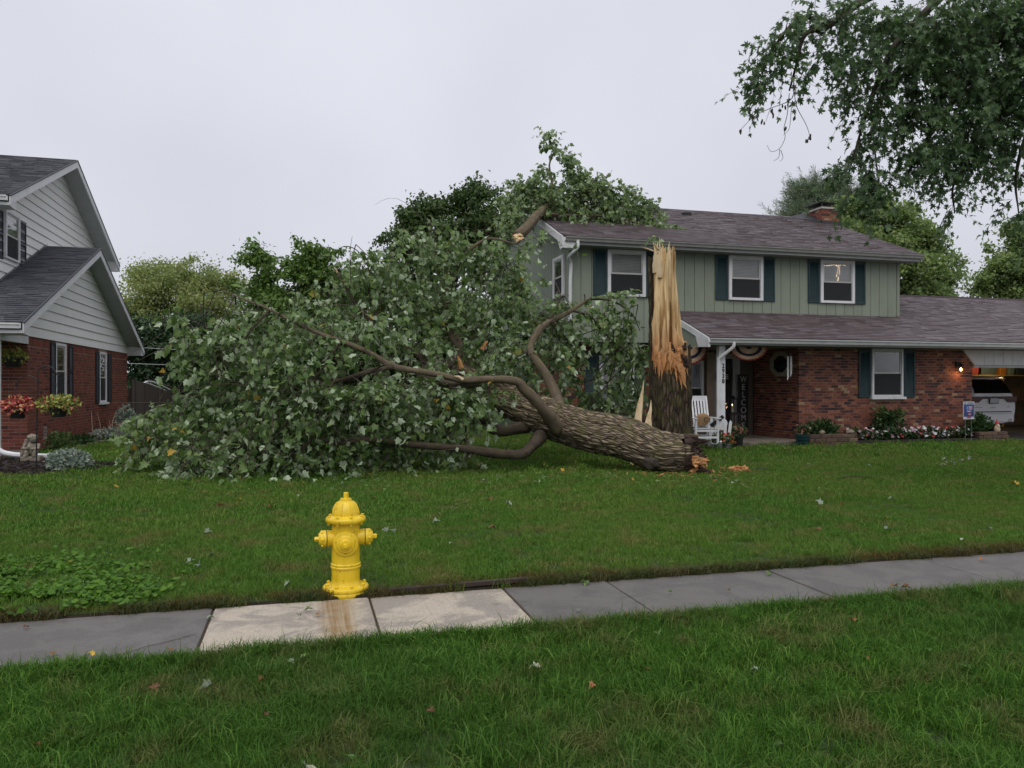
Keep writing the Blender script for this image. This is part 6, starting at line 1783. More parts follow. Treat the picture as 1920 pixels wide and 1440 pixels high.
# fairy lights and lantern by the door
M_warm = glow('warm_fairy_bulb', (1.0, .55, .28), 2.6)
FL = thing('fairy_lights', 'warm string of tiny lights climbing in the dark porch by the door', 'fairy lights', onY(1358, 770, 19.3))
pts_ = [(1353, 735), (1357, 745), (1358, 750), (1356, 756), (1361, 757), (1363, 763), (1362, 765), (1350, 769), (1351, 764), (1349, 770)]
m = MB(); m.tube(catmull([onY(a, b, 19.32) for a, b in pts_], 4), .004, 4); m.build('wire', M_black, FL)
for a, b in pts_:
    m = MB(); m.ball(onY(a, b, 19.3), .009, 8, 6); m.build('bulb', M_warm, FL)
ln = onY(1373, 773, 19.4); LN = thing('lantern', 'black framed candle lantern glowing beside the front door', 'lantern', ln)
m = MB()
for a in (-.1, .1):
    for b in (-.1, .1): m.box(ln[0] + a - .012, ln[0] + a + .012, 19.4 + b - .012, 19.4 + b + .012, ln[2], ln[2] + .36)
m.box(ln[0] - .12, ln[0] + .12, 19.28, 19.52, ln[2] - .03, ln[2]); m.box(ln[0] - .12, ln[0] + .12, 19.28, 19.52, ln[2] + .36, ln[2] + .39); m.lathe([(.11, .39), (.05, .46), (.01, .47)], (ln[0], 19.4, ln[2]), 4); m.build('frame', M_black, LN)
m = MB(); m.lathe([(.04, 0.001), (.04, .18), (.005, .185)], (ln[0], 19.4, ln[2]), 12); m.build('candle', simple('cream_candle', (.5, .42, .3), .6), LN)
m = MB(); m.ball((ln[0], 19.4, ln[2] + .21), (.012, .012, .025), 8, 6); m.build('flame', glow('candle_flame', (1, .6, .22), 5), LN)
# stand for the lantern
m = MB(); m.box(ln[0] - .16, ln[0] + .16, 19.22, 19.56, ln[2] - .08, ln[2] - .032)
for a in (-.14, .14):
    for b in (19.25, 19.53): m.box(ln[0] + a - .015, ln[0] + a + .015, b - .015, b + .015, .15, ln[2] - .081)
tag(m.build('plant_stand', simple('dark_wood_table', (.03, .022, .018), .6)), 'small dark table under the candle lantern', 'table')
# picket panel with a slanting sign
PK = thing('picket_fence', 'short white picket panel leaning before the porch post with a dark slanting plaque', 'fence panel', onY(1352, 830, 17.0))
p0 = onY(1331, 836, 17.2); p1 = onY(1364, 836, 16.95); pd = (p1 - p0); pd[2] = 0
for k in range(6):
    b = p0 + pd * (k / 5.0); b[2] = .0; h = .82 - .015 * k; w = .035; n_ = norm(np.array([pd[1], -pd[0], 0])); u_ = norm(pd)
    m = MB(); lean = .03 * (k - 2.5)
    po = [b - u_ * w, b + u_ * w, b + u_ * (w + lean) + [0, 0, h - .06], b + u_ * lean + [0, 0, h], b + u_ * (lean - w) + [0, 0, h - .06]]
    m.prism(po, tuple(n_ * .02)); m.build('picket', M_white2, PK)
for z in (.2, .55):
    m = MB(); m.bar(p0 - n_ * .012 + [0, 0, z], p1 - n_ * .012 + [0, 0, z], .02, .05); m.build('rail', M_white2, PK)
m = MB(); m.bar(p0 + n_ * .035 + pd * .08 + [0, 0, .50], p0 + n_ * .035 + pd * .78 + [0, 0, .74], .02, .09); pq = m.build('plaque', M_black, PK)
pk_c = p0 + n_ * .025 + pd * .62; m = MB(); m.lathe([(.10 + .03 * math.cos(a), .03 * math.sin(a)) for a in np.linspace(0, 2 * math.pi, 7)], (pk_c[0], pk_c[1], .38), 18, rot=fdir)
tag(m.build('wreath', simple('twig_wreath', (.10, .08, .065), .95, .4, 30, .9, 80)), 'little twig wreath hung on the white picket panel', 'wreath')
# pots
def pot(px, py, Y, r, h, label, mat, fmat, fl=(.2, .16), n=260, size=.07, flower=None, group='potted plants on and by the porch', z0=.0, name='flower_pot', shape='oval'):
    c = onY(px, py, Y); c[2] = z0; T = thing(name, label, 'flower pot', c, group)
    m = MB(); m.lathe([(r * .74, 0), (r * .76, .01), (r * .96, h * .82), (r * 1.06, h * .82), (r * 1.08, h), (r * .98, h), (r * .92, h * .9), (.01, h * .88)], c, 24); m.build('pot', mat, T)
    leaf_ball(T, 'foliage', c + np.array([0, 0, h + fl[1] * .55]), (fl[0], fl[0], fl[1]), n, size, fmat, shape)
    if flower: leaf_ball(T, 'flowers', c + np.array([0, 0, h + fl[1] * .8]), (fl[0], fl[0], fl[1] * .9), flower[1], flower[2], flower[0], 'heart', .6, hollow=.2)
    return T
M_galv = simple('galvanised_metal', (.28, .29, .30), .45, .2, 8, metal=.5)
M_teal = simple('teal_glazed_pot', (.012, .045, .048), .3, .2, 6)
M_fl_or = petals('orange_red_flowers', [(0, (.55, .10, .04)), (.5, (.42, .05, .05)), (.8, (.55, .2, .12))])
M_fl_pk = petals('dusky_pink_flowers', [(0, (.32, .14, .10)), (.5, (.22, .06, .07)), (.75, (.30, .24, .14))])
pot(1347, 838, 16.95, .11, .2, 'galvanised bucket of green trailing leaves left of the red flowers', M_galv, M_gr_pl2, (.17, .13), 200)
pot(1364, 838, 16.9, .10, .17, 'galvanised bucket of orange red flowers at the foot of the picket panel', M_galv, M_gr_pl2, (.18, .14), 160, .07, (M_fl_or, 34, .07))
pot(1381, 838, 17.22, .17, .34, 'black pot of dusky flowers in front of the welcome board', M_pot, M_gr_pl, (.24, .17), 220, .08, (M_fl_pk, 60, .07))
T = pot(1504, 838, 17.2, .17, .34, 'teal glazed pot with sparse flowers at the brick wing corner', M_teal, M_gr_pl, (.20, .15), 150, .08, (M_fl_pk, 40, .06))
m = MB()
for k in range(3): m.lathe([(.158 + k * .008, .12 + k * .09), (.168 + k * .008, .125 + k * .09), (.17 + k * .008, .135 + k * .09), (.160 + k * .008, .14 + k * .09)], T.location, 24)
m.build('pot_ring', M_teal, T)
# wind chime in front of the octagon window
wc_ = onY(1481, 668, 17.6); WCm = thing('wind_chime', 'white tube wind chime hanging beside the octagonal window', 'wind chime', (wc_[0], 17.6, 1.6))
zt2 = PZ - .18
m = MB(); m.lathe([(.075, 0), (.075, .012), (.003, .013)], (wc_[0], 17.6, wc_[2] + .04), 12); m.tube([(wc_[0], 17.6, wc_[2] + .05), (wc_[0], 17.6, zt2)], .004, 4); m.build('top_disc', M_black, WCm)
for k in range(4):
    x = wc_[0] - .07 + k * .047; l = .62 - .05 * k
    m = MB(); m.tube([(x, 17.6 + .03 * (k % 2), wc_[2] + .0), (x, 17.6 + .03 * (k % 2), wc_[2] - l)], .011, 8); m.build('tube', M_white2, WCm)

# ================================================================== FLOWER BED ALONG THE BRICK WING
M_blk = pieces('planter_stone', [(0, (.10, .06, .042)), (.3, (.13, .085, .06)), (.6, (.08, .055, .045)), (1, (.16, .115, .08))], .9, .25, 14, bump=.6, bscale=50)
PLW = thing('planter_wall', 'low stacked stone planter wall at the left end of the flower bed', 'planter', (13.3, 17.4, 0))
PLR = thing('planter_wall', 'low stacked stone planter wall at the garage end of the flower bed', 'planter', (18.5, 17.4, 0))
def stack(parent, x0, x1, y, rows, h):
    for r in range(rows):
        x = x0 - (r % 2) * .16
        while x < x1:
            w = random.uniform(.3, .42); a = max(x, x0); b = min(x + w, x1)
            if b - a > .05:
                m = MB(); d = random.uniform(-.015, .015); m.box(a + .006, b - .006, y + d + r * .012, y + .2, r * h + .004, (r + 1) * h - .002); m.build('stone', M_blk, parent, bevel=.014)
            x += w
stack(PLW, 12.62, 14.1, 17.32, 3, .105); stack(PLR, 18.02, 19.05, 17.3, 3, .10)
m = MB(); m.box(12.64, 14.1, 17.5, BY - .02, 0, .27); m.box(14.1, 18.0, 17.5, BY - .02, 0, .12); m.box(18.0, 19.0, 17.45, BY - .02, 0, .26); o = m.build('flower_bed_soil', M_mulch); o['kind'] = 'structure'
TB = thing('timber_edging', 'dark landscape timber edging in front of the impatiens', 'edging', (16, 17.4, 0))
for k in range(2):
    m = MB(); m.box(14.12 + k * 1.95, 14.12 + k * 1.95 + 1.93, 17.36, 17.48, 0, .125); m.build('timber', simple('dark_timber', (.03, .024, .02), .9, .3, 6, .5), TB, bevel=.012)
BU1 = thing('shrub', 'dark green mound shaped shrub in the stone planter', 'shrub', (13.2, 17.65, .27)); leaf_ball(BU1, 'foliage', (13.2, 17.62, .42), (.50, .22, .27), 1000, .085, M_gr_pl, 'oval', .3)
BU2 = thing('shrub', 'taller loose green shrub rising behind the impatiens under the window', 'shrub', (15.35, 17.75, .12)); leaf_ball(BU2, 'foliage', (15.35, 17.7, .55), (.50, .18, .36), 560, .11, M_gr_pl, 'oval', .3, hollow=.6); leaf_ball(BU2, 'foliage', (15.1, 17.7, .85), (.14, .1, .2), 80, .1, M_gr_pl2, 'oval', .3); leaf_ball(BU2, 'foliage', (15.7, 17.7, .8), (.2, .1, .14), 80, .1, M_gr_pl2, 'oval', .3)
BU3 = thing('shrub', 'dark leafy shrub beside the yard sign at the garage corner', 'shrub', (18.3, 17.6, .26)); leaf_ball(BU3, 'foliage', (18.3, 17.6, .50), (.42, .2, .30), 700, .10, M_gr_pl, 'oval', .3)
IMP = thing('flower_bed', 'bed of white pink and red impatiens along the brick wall', 'flower bed', (16, 17.6, .12))
n = 3400; p = np.stack([RNG.uniform(14.05, 18.0, n), RNG.uniform(17.46, 17.88, n), np.zeros(n)], 1); p[:, 2] = .14 + (.28 + .05 * np.sin(p[:, 0] * 5)) * RNG.random(n) ** .6 * (1 - .2 * np.abs(p[:, 1] - 17.65) / .2)
W, F, r = bake_leaves('oval', p, frames(RNG.normal(size=(n, 3)) + [0, -.3, 0], RNG.normal(size=(n, 3)) * .5 + [0, -.3, 1]), .07 * RNG.uniform(.7, 1.2, n)); o = arrays_to_mesh('foliage', W, F, M_gr_pl, IMP, rnd=r); o['kind'] = 'stuff'
def flower_mesh():
    V = [(0, 0, .004)]; F = []
    for k in range(5):
        a = k * 2 * math.pi / 5; b = len(V)
        for (r_, da) in ((.6, -.42), (1.0, -.25), (1.0, .25), (.6, .42)): V.append((r_ * math.cos(a + da), r_ * math.sin(a + da), .12 * r_))
        F += [(0, b, b + 1), (0, b + 1, b + 2), (0, b + 2, b + 3)]
    return np.array(V), np.array(F)
LEAF['flower'] = flower_mesh()
n = 190
for i in range(n):
    if i == 0:
        t_ = arrays_to_mesh('flower', LEAF['flower'][0] * .042, LEAF['flower'][1], M_fl_imp, origin=(0, 0, 0)); fme = t_.data; bpy.data.objects.remove(t_)
    x = RNG.uniform(13.95, 18.05); y_ = RNG.uniform(17.44, 17.7); z = .19 + RNG.random() * .26
    o = bpy.data.objects.new('flower', fme); COL.objects.link(o)
    place(o, Matrix.Translation((x, y_, z)) @ Matrix.Rotation(RNG.uniform(.5, 1.2), 4, 'X') @ Matrix.Rotation(RNG.uniform(-.5, .5), 4, 'Y') @ Matrix.Rotation(RNG.uniform(0, 6), 4, 'Z') @ Matrix.Scale(RNG.uniform(.7, 1.15), 4), IMP)
for (x, y_, s, lab) in ((13.05, 17.42, .09, 'grey pebble stone on the planter rim at the left of the mound shrub'), (13.9, 17.42, .11, 'tan rounded stone on the planter rim at the right of the mound shrub')):
    m = MB(); m.ball((x, y_, .33 + s * .35), (s, s * .8, s * .65), 12, 8, jit=.3); tag(m.build('rock', simple('pale_rock', (.25, .20, .15), .9, .2, 8, .4)), lab, 'rock')
# small gnome-like figurine
gx, gy = 18.72, 17.4
GN = thing('garden_figurine', 'small pale and red garden figurine on the planter by the garage', 'figurine', (gx, gy, .3))
m = MB(); m.lathe([(.07, 0), (.085, .05), (.07, .13), (.045, .17), (.02, .18)], (gx, gy, .302), 14); m.ball((gx, gy - .045, .45), (.05, .035, .06), 10, 8); m.build('body', simple('figurine_cream', (.42, .33, .24), .7), GN)
m = MB(); m.ball((gx, gy, .50), (.045, .045, .05), 12, 8); m.ball((gx, gy - .046, .5), .012, 6, 5); m.build('head', simple('figurine_skin', (.42, .25, .18), .7), GN)
m = MB(); m.lathe([(.055, .525 - .302), (.05, .54 - .302), (.025, .60 - .302), (.004, .65 - .302)], (gx, gy, .302), 12); m.build('hat', simple('figurine_red', (.35, .04, .04), .6), GN)
# yard sign
yp = onY(1816, 770, 17.32); YS = thing('yard_sign', 'small white and blue flag printed yard sign before the garage corner', 'sign', (yp[0], 17.32, 0))
z0_, z1_ = onY(1816, 786, 17.32)[2], onY(1816, 753, 17.32)[2]; hw = .185
m = MB(); m.box(yp[0] - hw, yp[0] + hw, 17.31, 17.325, z0_, z1_); m.build('panel', simple('sign_white', (.5, .5, .55), .5, .03), YS)
m = MB(); m.box(yp[0] - hw + .015, yp[0] + hw - .015, 17.305, 17.3095, z0_ + .07, z1_ - .075); m.build('print_blue', flat('sign_blue', (.03, .05, .16), .5), YS)
M_sr = flat('sign_red', (.45, .05, .06), .5); M_sw = flat('sign_print_white', (.55, .55, .6), .5); M_sb = flat('sign_light_blue', (.10, .2, .5), .5)
m = MB()
zc = (z0_ + z1_) / 2
def rect(mb, x, z, w, h, y=17.302): mb.box(yp[0] + x - w / 2, yp[0] + x + w / 2, y, y + .0025, z - h / 2, z + h / 2)
m = MB(); rect(m, -.055, zc + .07, .07, .10); m.build('print_star_field', M_sb, YS)
m = MB()
for k in range(3): rect(m, .05, zc + .105 - k * .035, .11, .014)
rect(m, .0, zc - .02, .14, .02); rect(m, .02, zc - .1, .07, .02); m.build('print_white', M_sw, YS)
m = MB()
for k in range(2): rect(m, .05, zc + .0875 - k * .035, .11, .014)
rect(m, .01, zc - .042, .12, .02); rect(m, .01, zc - .12, .06, .02); rect(m, 0, z0_ + .05, .13, .04, 17.3025); m.build('print_red', M_sr, YS)
m = MB()
for k in range(9):
    if k != 2: rect(m, -.14 + k * .035, z1_ - .04, .022, .035, 17.306)
m.build('print_lettering', M_num, YS)
for s in (-.1, .1):
    m = MB(); m.tube([(yp[0] + s, 17.328, -.02), (yp[0] + s, 17.328, z0_ + .2)], .005, 5); m.build('stake', M_metal, YS)
# lit wall lantern
lp = onY(1802, 694, BY - .14); LW = thing('wall_lantern', 'lit black wall lantern glowing on the brick beside the garage', 'wall lamp', (lp[0], BY - .02, lp[2]))
m = MB(); m.cbox((lp[0], BY - .022, lp[2] + .14), (.11, .03, .2)); m.tube([(lp[0], BY - .03, lp[2] + .18), (lp[0], BY - .12, lp[2] + .22), (lp[0], BY - .14, lp[2] + .17)], .012, 6); m.build('bracket', M_black, LW)
m = MB(); m.lathe([(.085, .12), (.075, .135), (.03, .18), (.012, .19)], (lp[0], BY - .14, lp[2]), 6, smooth=False)
for k in range(6):
    a = k * math.pi / 3; m.tube([(lp[0] + .075 * math.cos(a), BY - .14 + .075 * math.sin(a), lp[2] + .12), (lp[0] + .055 * math.cos(a), BY - .14 + .055 * math.sin(a), lp[2] - .06)], .006, 4)
m.lathe([(.055, -.075), (.058, -.06), (.02, -.058)], (lp[0], BY - .14, lp[2]), 6); m.build('cage', M_black, LW)
m = MB(); m.ball((lp[0], BY - .14, lp[2] + .02), (.036, .036, .05), 10, 8); m.build('bulb', glow('lit_bulb', (1.0, .46, .16), 7), LW)
pl_ = bpy.data.lights.new('lantern_light', 'POINT'); pl_.energy = 3.2; pl_.color = (1, .5, .2); pl_.shadow_soft_size = .05
po_ = bpy.data.objects.new('lantern_light', pl_); COL.objects.link(po_); po_.location = (lp[0], BY - .17, lp[2] - .09)
# lights seen behind the glass of the right upstairs window
WL = thing('fairy_lights', 'warm fairy lights glinting in the right upstairs window', 'fairy lights', onY(1570, 520, YW - .07))
M_warm2 = glow('warm_window_bulb', (1.0, .72, .45), 2.4)
m = MB(); wpts = [(1547 + k * 4.2 + random.uniform(-1, 1), 497 + random.uniform(-1.5, 1.5)) for k in range(10)] + [(1571 + random.uniform(-5, 4), 498 + k * 2.5) for k in range(12)]
for a, b in wpts: m.ball(onY(a, b, YW - .0475), (.012, .003, .012), 6, 4)
m.build('bulb', M_warm2, WL)
m = MB(); m.tube([onY(a, b, YW - .046) for a, b in ((1546, 497), (1571, 498), (1590, 497))], .002, 4); m.tube([onY(a, b, YW - .046) for a, b in ((1571, 498), (1569, 525))], .002, 4); m.build('wire', M_black, WL)

# ================================================================== GARAGE CONTENTS
ys_ = 20.7
xl = onY(1820, 750, ys_)[0] - .06; xr = xl + 1.95; xm = (xl + xr) / 2
CARR = thing('parked_car', 'white sport utility car parked in the open garage seen from behind', 'car', (xm, ys_ + 2.3, .03))
M_car = flat('white_car_paint', (.80, .80, .83), .22, 0, .6); M_cg = flat('dark_car_glass', (.006, .006, .008), .06, 0, .6); M_tail = flat('dark_red_lens', (.09, .006, .008), .15, 0, .6); M_rub = flat('black_rubber', (.012, .012, .012), .8)
def section(y, wb, ws, wr, zb, zs, zr):
    h = [(0, zb), (wb * .8, zb), (wb, zb + .10), (ws, zb + .32), (ws, zs - .06), (ws - .04, zs), (wr + .06, zr - .12), (wr - .02, zr - .03), (wr - .18, zr), (0, zr + .012)]
    return [(xm + x, y, z) for x, z in h] + [(xm - x, y, z) for x, z in h[-2:0:-1]]
secs = [(ys_ + .02, .74, .86, .70, .36, 1.02, 1.16), (ys_ - .02, .80, .92, .76, .33, 1.05, 1.30), (ys_ + .03, .84, .955, .80, .32, 1.14, 1.42), (ys_ + .16, .86, .965, .76, .30, 1.20, 1.62), (ys_ + .36, .87, .97, .70, .30, 1.20, 1.80), (ys_ + .7, .88, .975, .68, .30, 1.18, 1.86), (ys_ + 1.6, .88, .975, .68, .30, 1.14, 1.88), (ys_ + 2.5, .88, .975, .67, .30, 1.10, 1.83), (ys_ + 3.3, .88, .97, .70, .30, 1.08, 1.30), (ys_ + 3.35, .88, .965, .78, .30, 1.06, 1.18)]
secs[-2:] = [(ys_ + 3.0, .88, .97, .70, .30, 1.08, 1.28), (ys_ + 3.4, .86, .94, .76, .32, 1.02, 1.12)]
m = MB(); S0 = [section(*s) for s in secs]; nn_ = len(S0[0]); vs = [v for s in S0 for v in s]
fs = [(i * nn_ + k, (i + 1) * nn_ + k, (i + 1) * nn_ + (k + 1) % nn_, i * nn_ + (k + 1) % nn_) for i in range(len(S0) - 1) for k in range(nn_)]
fs += [list(range(nn_)), [(len(S0) - 1) * nn_ + k for k in range(nn_)][::-1]]
m.add(vs, fs, True); m.build('body', M_car, CARR, subsurf=1)
m = MB(); m.add([(xm - .76, ys_ - .03, 1.33), (xm + .76, ys_ - .03, 1.33), (xm + .64, ys_ + .24, 1.79), (xm - .64, ys_ + .24, 1.79), (xm - .76, ys_ + .10, 1.33), (xm + .76, ys_ + .10, 1.33), (xm + .64, ys_ + .36, 1.79), (xm - .64, ys_ + .36, 1.79)], BOXF); m.build('rear_window', M_cg, CARR)
for s in (-1, 1):
    m = MB(); m.add([(xm + s * .74, ys_ + .12, 1.36), (xm + s * .90, ys_ + .25, 1.28), (xm + s * .76, ys_ + .5, 1.70), (xm + s * .68, ys_ + .36, 1.74)], [(0, 1, 2, 3), (3, 2, 1, 0)]); m.build('quarter_window', M_cg, CARR)
m = MB(); m.prism([(xm - .72, ys_ + .18, 1.80), (xm + .72, ys_ + .18, 1.80), (xm + .66, ys_ + .5, 1.87), (xm - .66, ys_ + .5, 1.87)], (0, 0, .03)); m.build('spoiler', M_car, CARR, bevel=.01)
m = MB(); m.prism([(xm - .95, ys_ - .045, 1.22), (xm + .95, ys_ - .045, 1.22), (xm + .95, ys_ - .045, 1.03), (xm + .62, ys_ - .045, 1.02), (xm + .46, ys_ - .045, 1.14), (xm - .46, ys_ - .045, 1.14), (xm - .62, ys_ - .045, 1.02), (xm - .95, ys_ - .045, 1.03)], (0, .12, 0)); m.build('taillight', M_tail, CARR, bevel=.01)
m = MB(); m.box(xm - .17, xm + .17, ys_ - .055, ys_ - .03, 1.0, 1.16); lpz = m.build('licence_plate', simple('plate_white', (.5, .5, .54), .4, .03), CARR, bevel=.004)
m = MB(); m.box(xm - .185, xm + .185, ys_ - .05, ys_ - .028, .985, 1.175); m.build('plate_frame', M_black, CARR)
m = MB(); m.box(xm - .74, xm + .74, ys_ - .035, ys_ + .0, .70, .725); m.build('bumper_groove', M_black, CARR)
m = MB(); m.box(xm - .82, xm + .82, ys_ - .07, ys_ + .05, .36, .66); m.build('bumper', M_car, CARR, bevel=.04)
for (a, w, z) in ((-.62, .3, .86), (.62, .08, .87), (0, .14, .85)):
    m = MB(); m.box(xm + a - w / 2, xm + a + w / 2, ys_ - .034, ys_ - .02, z - .008, z + .012); m.build('badge', M_metal, CARR)
for s in (-1, 1):
    m = MB(); m.lathe([(.055, 0), (.06, .06), (.045, .06), (.04, .0)], (xm + s * .62, ys_ - .03, .42), 14, rot=fdir); m.build('exhaust_tip', M_metal, CARR)
    for yy in (ys_ + .85, ys_ + 2.9):
        m = MB(); m.lathe([(.2, -.12), (.34, -.12), (.37, -.09), (.37, .09), (.34, .12), (.2, .12)], (xm + s * .84, yy, .40), 24, rot=Matrix.Rotation(math.radians(90), 3, 'Y')); wh = m.build('wheel', M_rub, CARR)
        m = MB(); m.lathe([(.02, -.10), (.22, -.10), (.22, .1), (.02, .1)], (xm + s * .84, yy, .40), 16, rot=Matrix.Rotation(math.radians(90), 3, 'Y')); m.build('rim', M_metal, wh)
# shelf along the back with bins
SHF = thing('garage_shelf', 'plywood storage shelf high on the back wall of the garage', 'shelf', (24, 23.9, 0))
zs1 = onY(1860, 703, 23.6)[2]
m = MB(); m.box(22.0, 27.8, 23.3, 24.28, zs1 - .04, zs1); m.build('board', simple('yellow_shelf_wood', (.42, .28, .045), .7), SHF)
for x in (22.1, 25.35, 27.7):
    m = MB(); m.box(x, x + .09, 23.34, 23.43, .03, zs1 - .041); m.build('upright', simple('yellow_painted_post', (.42, .27, .03), .7), SHF)
m = MB(); m.box(22.2, 27.6, 23.5, 24.2, 1.02, 1.06); m.build('board', M_gar, SHF)
def bin_(px0, px1, label, col):
    a = onY(px0, 700, 23.6)[0]; b = onY(px1, 700, 23.6)[0]; z = zs1 + .002; h = .62
    T = thing('storage_bin', label, 'storage bin', ((a + b) / 2, 23.75, z), 'bins on the garage shelf')
    mt = simple('bin_' + label.split()[0], col, .5)
    m = MB(); m.add([(a + .05, 23.5, z), (b - .05, 23.5, z), (b - .05, 24.0, z), (a + .05, 24.0, z), (a, 23.45, z + h), (b, 23.45, z + h), (b, 24.05, z + h), (a, 24.05, z + h)], BOXF); m.build('tub', mt, T, bevel=.02)
    m = MB(); m.box(a - .02, b + .02, 23.43, 24.07, z + h, z + h + .05); m.build('lid', mt, T, bevel=.01)
bin_(1816, 1832, 'red storage bin at the left end of the garage shelf', (.42, .05, .035)); bin_(1834, 1866, 'big grey green storage bin on the garage shelf', (.09, .13, .13))
bin_(1869, 1884, 'orange storage bin on the garage shelf', (.55, .22, .03)); bin_(1886, 1899, 'pale green storage bin on the garage shelf', (.22, .30, .22)); bin_(1901, 1918, 'dark grey storage bin at the right end of the shelf', (.05, .06, .065))
gb = thing('ceiling_lamp', 'bare glowing bulb under the garage ceiling', 'lamp', (24.6, 22.6, 2.3))
m = MB(); m.lathe([(.06, .16), (.06, .2), (.02, .21), (.02, .29)], (24.6, 22.6, 2.3), 10); m.build('socket', M_black, gb)
m = MB(); m.ball((24.6, 22.6, 2.38), .05, 10, 8); m.build('bulb', glow('garage_bulb', (1, .78, .5), 8), gb)
gl_ = bpy.data.lights.new('garage_light', 'POINT'); gl_.energy = 14; gl_.color = (1, .72, .4); gl_.shadow_soft_size = .1
go_ = bpy.data.objects.new('garage_light', gl_); COL.objects.link(go_); go_.location = (24.6, 22.6, 2.25)

# ================================================================== GRASS, WEEDS, LITTER
def grass_mat(name, cols, dry, dryline=True):
    m = N(name); p = m.pos()
    r = m.rnd()
    big = m.noise(p, .42, 3, .5); mid = m.noise(p, 2.3, 4, .6)
    c = m.ramp(r, [(0, cols[0]), (.5, cols[1]), (1, cols[2])])
    c = m.mix(m.ramp(big, [(.38, 0.0), (.62, .75)]), c, cols[3])
    c = m.mix(m.ramp(m.math('ADD', mid, m.math('MULTIPLY', r, .16)), [(.60, 0.0), (.76, .75)]), c, dry)
    s = m.sep(p)
    k = m.math('MULTIPLY', m.ramp(s[0], [(0.0, 0.0), (1.0, 1.0)]), 1.0)
    if dryline:
        d = m.math('ABSOLUTE', m.math('SUBTRACT', s[1], SW1 + .03))
        e = m.math('MULTIPLY', m.ramp(d, [(.06, .85), (.26, 0.0)]), m.ramp(m.noise(p, 2.6, 4), [(.4, .15), (.6, 1.0)]))
        c = m.mix(e, c, (.115, .062, .025))
    m.set(c, .6, 0, .14)
    tl = m.n('ShaderNodeBsdfTranslucent'); m.l(c, tl.inputs['Color'])
    mx = m.n('ShaderNodeMixShader'); mx.inputs[0].default_value = .3
    m.l(m.b.outputs[0], mx.inputs[1]); m.l(tl.outputs[0], mx.inputs[2]); m.l(mx.outputs[0], m.out.inputs['Surface'])
    return m.mat
M_gr_near = grass_mat('verge_grass_blades', [(.026, .082, .008), (.055, .152, .015), (.17, .31, .05), (.055, .125, .022)], (.18, .165, .065), False)
M_gr_far = grass_mat('lawn_grass_blades', [(.046, .122, .015), (.078, .185, .023), (.15, .28, .048), (.128, .218, .036)], (.23, .195, .075))
def tuft(name, nb, rad, hmin, hmax, w, mat, bend, seed):
    g = np.random.default_rng(seed); V = []; F = []; R = []
    for _ in range(nb):
        a = g.uniform(0, 6.283); rr = rad * math.sqrt(g.random()); x, y = rr * math.cos(a), rr * math.sin(a)
        h = g.uniform(hmin, hmax); ba = g.uniform(0, 6.283); be = bend * g.uniform(.25, 1.1) * h; ww = w * g.uniform(.6, 1.2)
        ta = g.uniform(0, 6.283); sx_, sy_ = math.cos(ta) * ww / 2, math.sin(ta) * ww / 2
        bx, by = math.cos(ba) * be, math.sin(ba) * be; b = len(V)
        V += [(x - sx_, y - sy_, -.01), (x + sx_, y + sy_, -.01), (x + bx * .35 - sx_ * .85, y + by * .35 - sy_ * .85, h * .6), (x + bx * .35 + sx_ * .85, y + by * .35 + sy_ * .85, h * .6), (x + bx, y + by, h * (1 - .25 * bend))]
        F += [(b, b + 1, b + 3), (b, b + 3, b + 2), (b + 2, b + 3, b + 4)]; R += [g.random()] * 5
    o = arrays_to_mesh(name, np.array(V), np.array(F), mat, rnd=R, origin=(0, 0, 0)); COL.objects.unlink(o)
    return o
